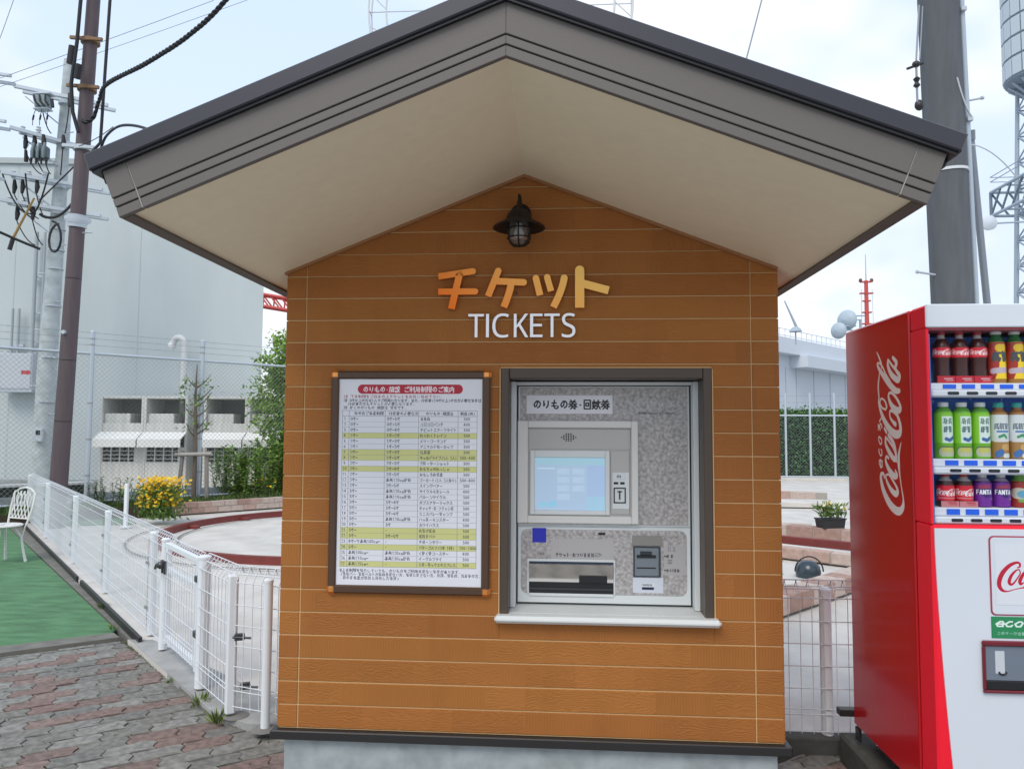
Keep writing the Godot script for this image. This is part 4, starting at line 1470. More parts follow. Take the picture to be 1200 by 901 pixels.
	panel(t, "eco_sticker", flat(0.02, 0.24, 0.09, 0.4), 1.638, 0.790, 2.02, 0.864, z2, z2 + 0.0012, 0.0005)
	picture(t, "eco_lettering", gi, 1.640, 0.7915, 2.018, 0.8625, z2 + 0.0017)
	# pick-up flap
	var dr := flat(0.16, 0.012, 0.022, 0.35)
	s = Shape.new()
	s.span(V(1.602, 0.765, z2), V(2.18, 0.783, z2 + 0.012), 0.004)
	s.span(V(1.602, 0.606, z2), V(2.18, 0.616, z2 + 0.012), 0.003)
	s.span(V(1.602, 0.6165, z2), V(1.612, 0.7645, z2 + 0.0118), 0.003)
	s.span(V(2.17, 0.6165, z2), V(2.18, 0.7645, z2 + 0.0118), 0.003)
	var pf := obj("pickup_frame", s, dr, t)
	panel(pf, "pickup_pane", flat(0.16, 0.19, 0.24, 0.08), 1.6125, 0.648, 2.1695, 0.7643, z2, z2 + 0.004, 0.001)
	panel(pf, "pickup_rail", M.black, 1.6125, 0.617, 2.1695, 0.6475, z2, z2 + 0.009, 0.002)
	panel(pf, "pickup_notice", flat(0.55, 0.58, 0.62, 0.4), 1.645, 0.672, 1.676, 0.748, z2 + 0.004, z2 + 0.005, 0.0)
	s = Shape.new()
	var arc := []
	for k in 9: arc.append(V(1.668 + 0.012 * sin(PI * k / 8.0 - PI / 2), 0.678 - 0.009 * cos(PI * k / 8.0 - PI / 2), z2 + 0.0065))
	s.tube(arc, 0.003, 6)
	obj("pickup_mark", s, M.black, pf)
	panel(t, "coin_unit", M.cabinet_grey, 2.32, 0.9, 2.42, 1.16, z2, z2 + 0.01, 0.003)


func label_image(kind: int) -> Image:
	var im := Image.create(192, 128, false, Image.FORMAT_RGB8)
	# the front of the bottle is u = 0, so the print is laid round the seam of the picture
	match kind:
		0, 3:
			im.fill(lin(0.66, 0.012, 0.03))
			var half := Image.create(192, 128, false, Image.FORMAT_RGB8)
			half.fill(lin(0.66, 0.012, 0.03))
			script_mark(half, func(p: Vector2) -> Vector2: return Vector2(50.0 + (p.x - 30.0) * 0.15, (96.0 - p.y * 0.30) if kind == 3 else (112.0 - p.y * 0.40)), 0.3, lin(0.85, 0.8, 0.8), 1.1)
			if kind == 3: half.fill_rect(Rect2i(60, 100, 72, 12), lin(0.6, 0.2, 0.22))
			im = half
		1:
			im.fill(lin(0.36, 0.03, 0.02))
			for j in 128:
				var x := int(70 + 20 * sin(j * 0.025) + j * 0.1)
				im.fill_rect(Rect2i(x, j, 200 - x, 1), lin(0.88, 0.62, 0.02) if j > 30 else lin(0.36, 0.04, 0.03))
			ink(im, PackedVector2Array([Vector2(96, 18), Vector2(112, 18)]), 26, lin(0.72, 0.5, 0.02))
			write(im, "茶香", Vector2(72, 34), 30, 9.0, lin(0.05, 0.07, 0.08), 1.0)
			ink(im, PackedVector2Array([Vector2(74, 100), Vector2(128, 96)]), 20, lin(0.5, 0.42, 0.5))
		2:
			im.fill(lin(0.22, 0.56, 0.03))
			im.fill_rect(Rect2i(0, 86, 192, 42), lin(0.14, 0.42, 0.02))
			im.fill_rect(Rect2i(84, 8, 42, 78), lin(0.66, 0.78, 0.72))
			write(im, "緑茶", Vector2(88, 14), 16, 2.6, lin(0.06, 0.16, 0.12))
			write(im, "濃香", Vector2(88, 38), 16, 3.4, lin(0.06, 0.14, 0.14))
			ink(im, PackedVector2Array([Vector2(96, 74), Vector2(108, 78), Vector2(124, 70)]), 10, lin(0.04, 0.13, 0.34))
			ink(im, PackedVector2Array([Vector2(84, 110), Vector2(118, 110)]), 30, lin(0.10, 0.16, 0.05))
			ink(im, PackedVector2Array([Vector2(84, 112), Vector2(118, 112)]), 26, lin(0.46, 0.50, 0.36))
			ink(im, PackedVector2Array([Vector2(86, 106), Vector2(116, 106)]), 13, lin(0.52, 0.52, 0.12))
		4:
			im.fill(lin(0.62, 0.68, 0.68))
			im.fill_rect(Rect2i(0, 78, 192, 50), lin(0.36, 0.20, 0.06))
			ink(im, PackedVector2Array([Vector2(72, 72), Vector2(126, 72)]), 18, lin(0.62, 0.66, 0.66))
			write(im, "爽健味", Vector2(72, 26), 17, 3.4, lin(0.12, 0.16, 0.2))
			ink(im, PackedVector2Array([Vector2(82, 50), Vector2(122, 50)]), 5, lin(0.05, 0.16, 0.42))
			ink(im, PackedVector2Array([Vector2(88, 66), Vector2(104, 60), Vector2(112, 68)]), 8, lin(0.05, 0.28, 0.12))
			ink(im, PackedVector2Array([Vector2(104, 96), Vector2(120, 96)]), 18, lin(0.55, 0.34, 0.12))
			ink(im, PackedVector2Array([Vector2(82, 118), Vector2(92, 112)]), 20, lin(0.05, 0.15, 0.42))
			ink(im, PackedVector2Array([Vector2(106, 122), Vector2(128, 122)]), 14, lin(0.6, 0.68, 0.64))
		5:
			im.fill(lin(0.16, 0.02, 0.30))
			ink(im, PackedVector2Array([Vector2(80, 22), Vector2(112, 18)]), 20, lin(0.34, 0.04, 0.10))
			ink(im, PackedVector2Array([Vector2(76, 48), Vector2(124, 48)]), 34, lin(0.035, 0.02, 0.13))
			ink(im, PackedVector2Array([Vector2(96, 60), Vector2(102, 72)]), 20, lin(0.035, 0.02, 0.13))
			write(im, "FANTA", Vector2(66, 36), 25, 4.4, lin(0.85, 0.85, 0.9), 0.72)
			ink(im, PackedVector2Array([Vector2(120, 88), Vector2(134, 88)]), 8, lin(0.2, 0.35, 0.2))
		6:
			im.fill(lin(0.32, 0.03, 0.02))
			ink(im, PackedVector2Array([Vector2(84, 56), Vector2(110, 62)]), 62, lin(0.55, 0.5, 0.4))
			ink(im, PackedVector2Array([Vector2(100, 60), Vector2(114, 62)]), 44, lin(0.12, 0.36, 0.5))
			ink(im, PackedVector2Array([Vector2(90, 96), Vector2(116, 96)]), 18, lin(0.15, 0.38, 0.08))
	return im


func build_drinks() -> void:
	var z := 0.336
	var kinds := [
		[0, "cola", 0], [1, "blend", 3], [2, "tea", 0], [4, "barley", 3], [3, "short", 0], [5, "grape", 2], [6, "juice", 4],
	]
	var cola := flat(0.05, 0.012, 0.009, 0.3)
	var clear := flat(0.50, 0.46, 0.44, 0.12)
	var nth := ["first", "second", "third", "fourth", "fifth", "sixth", "seventh", "eighth"]
	var make := func(kind: int) -> Node3D:
		var o := Node3D.new()
		var body: Array
		var lab: Array
		var cap: Array
		var neck: Array
		var bm: Material
		var cm: Material
		var nm: Material
		var R := 0.0295
		match kind:
			0:
				body = [Vector2(0, 0), Vector2(0.026, 0.0), Vector2(0.029, 0.004), Vector2(0.0275, 0.03), Vector2(0.026, 0.055), Vector2(0.0275, 0.085), Vector2(0.0292, 0.1), Vector2(0.0292, 0.128), Vector2(0.028, 0.136), Vector2(0.0235, 0.15), Vector2(0.0150, 0.163)]
				lab = [Vector2(0.0297, 0.094), Vector2(0.0297, 0.130)]
				neck = [Vector2(0.0148, 0.1632), Vector2(0.0118, 0.170), Vector2(0.0118, 0.1768)]
				cap = [Vector2(0.0135, 0.1762), Vector2(0.0145, 0.1775), Vector2(0.0145, 0.189), Vector2(0.012, 0.1905), Vector2(0, 0.1905)]
				bm = cola
				nm = clear
				cm = flat(0.36, 0.015, 0.02, 0.35)
			1:
				body = [Vector2(0, 0), Vector2(0.027, 0.0), Vector2(0.0295, 0.004), Vector2(0.0295, 0.14), Vector2(0.027, 0.15)]
				lab = [Vector2(0.0299, 0.016), Vector2(0.0299, 0.147)]
				neck = [Vector2(0.027, 0.1502), Vector2(0.0165, 0.171), Vector2(0.0165, 0.178)]
				cap = [Vector2(0.017, 0.1782), Vector2(0.018, 0.180), Vector2(0.018, 0.192), Vector2(0.016, 0.1945), Vector2(0, 0.1945)]
				bm = flat(0.40, 0.20, 0.05, 0.2)
				nm = flat(0.03, 0.16, 0.05, 0.2)
				cm = flat(0.72, 0.72, 0.72, 0.4)
			2:
				body = [Vector2(0, 0), Vector2(0.028, 0.0), Vector2(0.0305, 0.004), Vector2(0.0305, 0.16), Vector2(0.029, 0.168)]
				lab = [Vector2(0.0309, 0.004), Vector2(0.0309, 0.162)]
				neck = [Vector2(0.029, 0.1682), Vector2(0.024, 0.177), Vector2(0.0165, 0.184), Vector2(0.0165, 0.186)]
				cap = [Vector2(0.017, 0.1862), Vector2(0.018, 0.188), Vector2(0.018, 0.200), Vector2(0.016, 0.2025), Vector2(0, 0.2025)]
				bm = flat(0.16, 0.46, 0.03, 0.25)
				nm = flat(0.09, 0.27, 0.035, 0.2)
				cm = flat(0.72, 0.74, 0.74, 0.4)
			4:
				body = [Vector2(0, 0), Vector2(0.027, 0.0), Vector2(0.0295, 0.004), Vector2(0.0295, 0.156), Vector2(0.027, 0.166)]
				lab = [Vector2(0.0299, 0.004), Vector2(0.0299, 0.158)]
				neck = [Vector2(0.027, 0.1662), Vector2(0.0155, 0.176), Vector2(0.0155, 0.184)]
				cap = [Vector2(0.016, 0.1842), Vector2(0.017, 0.186), Vector2(0.017, 0.199), Vector2(0.015, 0.2015), Vector2(0, 0.2015)]
				bm = flat(0.30, 0.15, 0.05, 0.2)
				nm = flat(0.25, 0.11, 0.03, 0.2)
				cm = flat(0.05, 0.42, 0.38, 0.35)
			3:
				body = [Vector2(0, 0), Vector2(0.027, 0.0), Vector2(0.0295, 0.003), Vector2(0.0295, 0.08), Vector2(0.025, 0.092)]
				lab = [Vector2(0.0299, 0.022), Vector2(0.0299, 0.076)]
				neck = [Vector2(0.025, 0.0922), Vector2(0.013, 0.102), Vector2(0.013, 0.106)]
				cap = [Vector2(0.0145, 0.1062), Vector2(0.015, 0.108), Vector2(0.015, 0.122), Vector2(0, 0.123)]
				bm = cola
				nm = clear
				cm = flat(0.40, 0.03, 0.03, 0.35)
			5:
				body = [Vector2(0, 0), Vector2(0.027, 0.0), Vector2(0.0295, 0.003), Vector2(0.0295, 0.083), Vector2(0.025, 0.093)]
				lab = [Vector2(0.0299, 0.004), Vector2(0.0299, 0.086)]
				neck = [Vector2(0.025, 0.0932), Vector2(0.013, 0.104), Vector2(0.013, 0.106)]
				cap = [Vector2(0.0145, 0.1062), Vector2(0.015, 0.108), Vector2(0.015, 0.122), Vector2(0, 0.123)]
				bm = flat(0.10, 0.02, 0.16, 0.2)
				nm = flat(0.35, 0.32, 0.42, 0.2)
				cm = flat(0.70, 0.70, 0.72, 0.4)
			_:
				body = [Vector2(0, 0), Vector2(0.027, 0.0), Vector2(0.0295, 0.003), Vector2(0.0295, 0.083), Vector2(0.025, 0.093)]
				lab = [Vector2(0.0299, 0.004), Vector2(0.0299, 0.086)]
				neck = [Vector2(0.025, 0.0932), Vector2(0.017, 0.104), Vector2(0.017, 0.106)]
				cap = [Vector2(0.0185, 0.1062), Vector2(0.019, 0.108), Vector2(0.019, 0.122), Vector2(0, 0.123)]
				bm = flat(0.32, 0.03, 0.02, 0.2)
				nm = flat(0.14, 0.34, 0.06, 0.2)
				cm = flat(0.14, 0.36, 0.06, 0.4)
		var s := Shape.new()
		s.lathe(body, 24)
		obj("bottle_body", s, bm, o)
		s = Shape.new()
		s.lathe(neck, 20)
		obj("neck", s, nm, o)
		s = Shape.new()
		s.lathe(cap, 20)
		obj("cap", s, cm, o)
		s = Shape.new()
		s.lathe(lab, 28, Transform3D(Basis(Vector3.UP, PI - 0.2), Vector3.ZERO))
		obj("label", s, print_on(label_image(kind), 0.3), o)
		if kind == 0 or kind == 3:
			var card := Shape.new()
			card.span(V(-0.031, 0.0005, 0.0305), V(0.031, 0.026 if kind == 0 else 0.021, 0.032))
			var cd := obj("card", card, flat(0.5, 0.012, 0.03, 0.4) if kind == 0 else flat(0.55, 0.20, 0.22, 0.4), o)
			card = Shape.new()
			card.span(V(-0.008, 0.014, 0.032), V(0.022, 0.018, 0.0325))
			card.span(V(-0.002, 0.008, 0.032), V(0.024, 0.0105, 0.0325))
			obj("card_print", card, flat(0.62, 0.4, 0.42, 0.5) if kind == 0 else flat(0.45, 0.03, 0.05, 0.5), cd)
		return o
	var shelves := [
		[1.677, [0, 0, 0, 1, 1, 1, 1], "top shelf"],
		[1.406, [2, 2, 2, 4, 4, 4, 4], "middle shelf"],
		[1.234, [3, 3, 5, 5, 6, 6, 6], "bottom shelf"],
	]
	var look := {0: "dark cola bottle with red label", 1: "red and yellow tea bottle with green neck", 2: "bright green tea bottle with white cap", 4: "white and brown tea bottle with teal cap", 3: "short cola bottle with red label and pale red card", 5: "short purple grape soda bottle", 6: "short red and green juice bottle"}
	var grp := {0: "cola bottles on the top shelf", 1: "red and yellow tea bottles", 2: "green tea bottles", 4: "barley tea bottles", 3: "short cola bottles", 5: "grape soda bottles", 6: "juice bottles"}
	for sh in shelves:
		var first := {}
		for i in sh[1].size():
			var kind: int = sh[1][i]
			var at := V(1.535 + i * 0.0642, sh[0] + 0.0005, z)
			var label: String = look[kind] + ", " + nth[i] + " from left on " + sh[2]
			if kind in first:
				again(first[kind], at, label)
			else:
				var o: Node3D = make.call(kind)
				o.name = "drink_bottle"
				add_child(o, true)
				o.position = at
				tag(o, label, "bottle", grp[kind])
				first[kind] = o


# ---------------------------------------------------------------- white mesh fences
func mesh_panel(parent: Node, called: String, a: Vector3, b: Vector3, y0: float, y1: float, back: Vector3, fold := true) -> void:
	var s := Shape.new()
	var d := b - a
	d.y = 0
	var l := d.length()
	d /= l
	var n := int(l / 0.0525)
	for i in n + 1:
		var p := a + d * (i * l / n)
		var pts := [V(p.x, y0, p.z), V(p.x, y1, p.z)]
		if fold:
			var q := p + back * 0.055
			var q2 := p + back * 0.075
			pts.append(V(q.x, y1 + 0.075, q.z))
			pts.append(V(q2.x, y1 + 0.04, q2.z))
		s.tube(pts, 0.0024, 4, false)
	obj(called, s, M.white_paint, parent).set_meta("kind", "stuff")
	var h := Shape.new()
	var ys := [y0 + 0.012, y0 + 0.09, y0 + 0.115]
	var y := y0 + 0.21
	while y < y1 - 0.03:
		ys.append(y)
		y += 0.103
	ys.append(y1)
	for yy in ys:
		h.tube([V(a.x, yy, a.z) - back * 0.003, V(b.x, yy, b.z) - back * 0.003], 0.0025, 4)
	if fold:
		for f in [[0.028, 0.038], [0.055, 0.075], [0.075, 0.04]]:
			h.tube([V(a.x, y1 + f[1], a.z) + back * f[0], V(b.x, y1 + f[1], b.z) + back * f[0]], 0.003, 4)
	obj("cross_wires", h, M.white_paint, parent).set_meta("kind", "stuff")

func round_post(parent: Node, called: String, x: float, z: float, y0: float, y1: float, r: float, m: Material) -> MeshInstance3D:
	var s := Shape.new()
	s.lathe([Vector2(r, y0), Vector2(r, y1 - 0.004), Vector2(r * 1.08, y1 - 0.004), Vector2(r * 1.08, y1 + 0.008), Vector2(r * 0.7, y1 + 0.016), Vector2(0, y1 + 0.018)], 16, Transform3D(Basis.IDENTITY, V(x, 0, z)))
	return obj(called, s, m, parent)

func fz(x: float) -> float:
	return -0.652 + (x + 1.553) * 1.107

func clamp_piece(parent: Node, at: Vector3, turn: float) -> void:
	var s := Shape.new()
	s.box(at, V(0.03, 0.022, 0.016), 0.003, Basis(Vector3.UP, turn))
	each("clamp", s, M.wire, parent)

func build_left_fence() -> void:
	var dirf := V(-0.67, 0, -0.742)
	var back := V(0.742, 0, -0.67)                   # towards the course
	var yb := 0.085
	var yt := 0.715
	var f := thing("mesh_fence", V(0, 0, 0), "long white wire mesh fence running back beside the green floor", "fence")
	var px := [-8.25, -6.78, -5.18, -3.94, -2.79]
	for i in px.size() - 1:
		mesh_panel(f, "wire_panel", V(px[i], 0, fz(px[i])), V(px[i + 1] - 0.0, 0, fz(px[i + 1])), yb, yt, back)
	for x in px:
		var q := V(x, 0, fz(x)) + back * 0.032
		round_post(f, "post", q.x, q.z, 0.045, yt + 0.035, 0.027, M.white_paint)
		clamp_piece(f, V(x, 0.24, fz(x)) - back * 0.008, atan2(back.x, back.z))
		clamp_piece(f, V(x, 0.55, fz(x)) - back * 0.008, atan2(back.x, back.z))
	mesh_panel(f, "wire_panel", V(-2.79, 0, fz(-2.79)), V(-2.47, 0, fz(-2.47)), yb, yt, back)
	var lp := V(-2.50, 0, fz(-2.50)) + back * 0.01
	round_post(f, "post", lp.x, lp.z, 0.045, yt + 0.04, 0.027, M.white_paint)
	# gate
	var g := thing("fence_gate", V(0, 0, 0), "white framed wire gate with grey latch between two posts of the mesh fence", "gate")
	var ga := V(-2.42, 0, fz(-2.42))
	var gb := V(-1.945, 0, fz(-1.945))
	for e in [ga, gb]:
		var s := Shape.new()
		s.beam(V(e.x, 0.1, e.z), V(e.x, 0.75, e.z), 0.045, 0.03, 0.004)
		s.v.clear(); s.n.clear(); s.t.clear(); s.c.clear()
		s.box(V(e.x, 0.43, e.z), V(0.05, 0.65, 0.032), 0.005, Basis(Vector3.UP, atan2(back.x, back.z)))
		obj("stile", s, M.white_paint, g)
	for yy in [0.15, 0.585, 0.738]:
		var s := Shape.new()
		s.beam(V(ga.x, yy, ga.z) - dirf * 0.0255, V(gb.x, yy, gb.z) + dirf * 0.0255, 0.03, 0.036, 0.004)
		obj("rail", s, M.white_paint, g)
	mesh_panel(g, "wire_panel", ga - back * 0.02 - dirf * 0.02, gb - back * 0.02 + dirf * 0.02, 0.13, 0.70, back, true)
	var hs := Shape.new()
	for w in [0.0, 0.055]:
		hs.box(ga + V(0, 0.60, 0) - back * 0.028 + dirf * (w - 0.02), V(0.02, 0.085, 0.012), 0.002, Basis(Vector3.UP, atan2(back.x, back.z)))
	hs.tube([ga + V(0, 0.615, 0) - back * 0.04, ga + V(0, 0.61, 0) - back * 0.055 + dirf * 0.06, ga + V(0, 0.58, 0) - back * 0.055 + dirf * 0.105], [0.013, 0.012, 0.009], 8)
	hs.ball(ga + V(0, 0.615, 0) - back * 0.045, V(0.026, 0.026, 0.026))
	obj("latch", hs, flat(0.09, 0.09, 0.095, 0.35, 0.7), g)
	for yy in [0.33, 0.64]:
		var s := Shape.new()
		s.box(gb + V(0, yy, 0) - back * 0.024 - dirf * 0.035, V(0.05, 0.036, 0.02), 0.003, Basis(Vector3.UP, atan2(back.x, back.z)))
		each("hinge", s, flat(0.10, 0.11, 0.12, 0.4, 0.6), g)
	# near end of the fence with its corner
	var c := thing("mesh_fence", V(0, 0, 0), "short white mesh fence corner between gate and the booth's left side", "fence")
	var hp := V(-1.885, 0, fz(-1.885))
	round_post(c, "post", hp.x, hp.z, 0.045, 0.765, 0.036, M.white_paint)
	var co := V(-1.545, 0, fz(-1.545))
	mesh_panel(c, "wire_panel", hp - back * 0.03, co - back * 0.02, yb, yt, back)
	var s2 := Shape.new()
	s2.box(V(co.x, 0.40, co.z), V(0.05, 0.70, 0.05), 0.008, Basis(Vector3.UP, 0.55))
	obj("corner_post", s2, M.white_paint, c)
	var back2 := V(0.1, 0, -0.995)
	mesh_panel(c, "wire_panel", co + V(0.03, 0, 0.03), V(-1.057, 0, -0.47), yb, yt, back2)
	round_post(c, "post", -1.302, -0.505, 0.03, 0.745, 0.0225, M.white_paint)
	for q in [[co + V(0.08, 0.19, 0.0), 0.4], [co + V(0.05, 0.44, 0.02), 0.4]]:
		var s := Shape.new()
		s.box(q[0], V(0.05, 0.035, 0.02), 0.003, Basis(Vector3.UP, q[1]))
		s.tube([q[0] + V(-0.03, 0, 0.012), q[0] + V(0.07, 0.0, 0.016)], 0.006, 6)
		each("clamp", s, flat(0.08, 0.085, 0.09, 0.4, 0.6), c)
	# dark footing rings
	var ft := Shape.new()
	for q in [[-1.302, -0.5], [-1.515, -0.655]]:
		ft.lathe([Vector2(0.065, 0.0345), Vector2(0.055, 0.040), Vector2(0.0, 0.043)], 18, Transform3D(Basis.IDENTITY, V(q[0], 0, q[1])))
	each("footing", ft, worn(0.22, 0.21, 0.195, 0.95, M.t_speck, 8.0), c)


func build_right_fence() -> void:
	var f := thing("mesh_fence", V(0, 0, 0), "white wire mesh fence between the booth and the red drinks machine", "fence")
	var back := V(0.0, 0, -1.0)
	mesh_panel(f, "wire_panel", V(1.057, 0, -0.53), V(2.05, 0, -0.53), 0.085, 0.712, back)
	mesh_panel(f, "wire_panel", V(2.06, 0, -0.53), V(4.0, 0, -0.53), 0.085, 0.712, back)
	for x in [1.405, 2.4, 3.4]:
		round_post(f, "post", x, -0.562, 0.045, 0.742, 0.0275, M.white_paint)
	for q in [[1.60, 0.50], [1.55, 0.215]]:
		var s := Shape.new()
		s.box(V(q[0], q[1], -0.518), V(0.03, 0.022, 0.018), 0.003)
		each("clamp", s, flat(0.06, 0.05, 0.05, 0.5), f)
	var kb := Shape.new()
	kb.span(V(1.06, -0.02, -0.60), V(3.6, 0.075, -0.50), 0.006)
	struct("rear_kerb", kb, worn(0.09, 0.09, 0.085, 0.95, M.t_coarse, 2.0))


func build_chair() -> void:
	var at := V(-6.04, 0.012, -4.76)
	var c := thing("garden_chair", at, "ornate white cast iron garden chair on the green floor beside the fence", "chair")
	c.rotation.y = deg_to_rad(-19.0)
	c.scale = Vector3.ONE * 0.94                     # its back is on local -z
	var s := Shape.new()
	var ring := []
	for k in 25: ring.append(V(sin(TAU * k / 24.0) * 0.205, 0.435, cos(TAU * k / 24.0) * 0.195))
	s.tube(ring, 0.011, 7, false)
	for k in 12:
		var a := TAU * k / 12.0
		s.tube([V(sin(a) * 0.2, 0.438, cos(a) * 0.19), V(sin(a + 0.7) * 0.11, 0.442, cos(a + 0.7) * 0.1), V(sin(a + 0.2) * 0.03, 0.44, cos(a + 0.2) * 0.03)], 0.007, 5, false)
		s.tube([V(sin(a) * 0.2, 0.438, cos(a) * 0.19), V(sin(a - 0.7) * 0.11, 0.442, cos(a - 0.7) * 0.1), V(sin(a - 0.2) * 0.03, 0.44, cos(a - 0.2) * 0.03)], 0.007, 5, false)
	s.lathe([Vector2(0.0, 0.425), Vector2(0.2, 0.428), Vector2(0.2, 0.434), Vector2(0.0, 0.432)], 24)
	obj("seat", s, M.white_iron, c)
	s = Shape.new()
	var bw := 0.185
	s.tube([V(-bw * 0.9, 0.43, -0.17), V(-bw * 1.05, 0.62, -0.215), V(-bw, 0.80, -0.25), V(-bw * 0.55, 0.845, -0.258), V(0, 0.862, -0.262), V(bw * 0.55, 0.845, -0.258), V(bw, 0.80, -0.25), V(bw * 1.05, 0.62, -0.215), V(bw * 0.9, 0.43, -0.17)], 0.012, 8)
	s.tube([V(-bw, 0.50, -0.188), V(bw, 0.50, -0.188)], 0.008, 6)
	obj("back_frame", s, M.white_iron, c)
	s = Shape.new()
	for k in 7:
		var x := -bw + bw * 2.0 * k / 6.0
		for w in [-1.0, 1.0]:
			var x2 := clampf(x + w * 0.12, -bw, bw)
			var y2 := 0.50 + 0.32 * absf(x2 - x) / 0.12
			s.tube([V(x, 0.50, -0.189), V((x + x2) * 0.5 + w * 0.02, lerpf(0.5, y2, 0.5), -0.218), V(x2, y2, -0.248)], 0.0065, 5, false)
	for k in 3:
		var o := []
		for i in 13: o.append(V(-0.09 + 0.09 * k + 0.045 * sin(TAU * i / 12.0), 0.73 + 0.06 * cos(TAU * i / 12.0), -0.238))
		s.tube(o, 0.006, 5, false)
	obj("back_lattice", s, M.white_iron, c)
	for q in [[-0.14, 0.13], [0.14, 0.13], [-0.14, -0.13], [0.14, -0.13]]:
		s = Shape.new()
		s.tube([V(q[0] * 0.55, 0.428, q[1] * 0.55), V(q[0] * 1.0, 0.30, q[1] * 1.0), V(q[0] * 1.12, 0.16, q[1] * 1.12), V(q[0] * 1.3, 0.0, q[1] * 1.3)], [0.009, 0.012, 0.014, 0.017], 8)
		s.tube([V(q[0] * 1.25, 0.428, q[1] * 1.2), V(q[0] * 1.05, 0.30, q[1] * 1.05), V(q[0] * 1.12, 0.16, q[1] * 1.12)], [0.008, 0.009, 0.009], 7)
		s.ball(V(q[0] * 1.3, 0.014, q[1] * 1.3), V(0.02, 0.014, 0.02), 10, 6)
		obj("leg", s, M.white_iron, c)


# ---------------------------------------------------------------- kart course
func ring_shape(ce: Vector3, r: float, w: float, y0: float, y1: float, a0: float, a1: float, n: int) -> Shape:
	var s := Shape.new()
	for k in n:
		var q := []
		for a in [a0 + (a1 - a0) * k / n, a0 + (a1 - a0) * (k + 1) / n]:
			var d := V(sin(a), 0, cos(a))
			q.append([ce + d * (r - w * 0.5), ce + d * (r + w * 0.5), d])
		var up := Vector3.UP
		s.quad(q[0][0] + up * y1, q[0][1] + up * y1, q[1][1] + up * y1, q[1][0] + up * y1, up)
		s.quad(q[0][1] + up * y0, q[0][1] + up * y1, q[1][1] + up * y1, q[1][1] + up * y0, q[0][2])
		s.quad(q[0][0] + up * y0, q[0][0] + up * y1, q[1][0] + up * y1, q[1][0] + up * y0, -q[0][2])
	return s

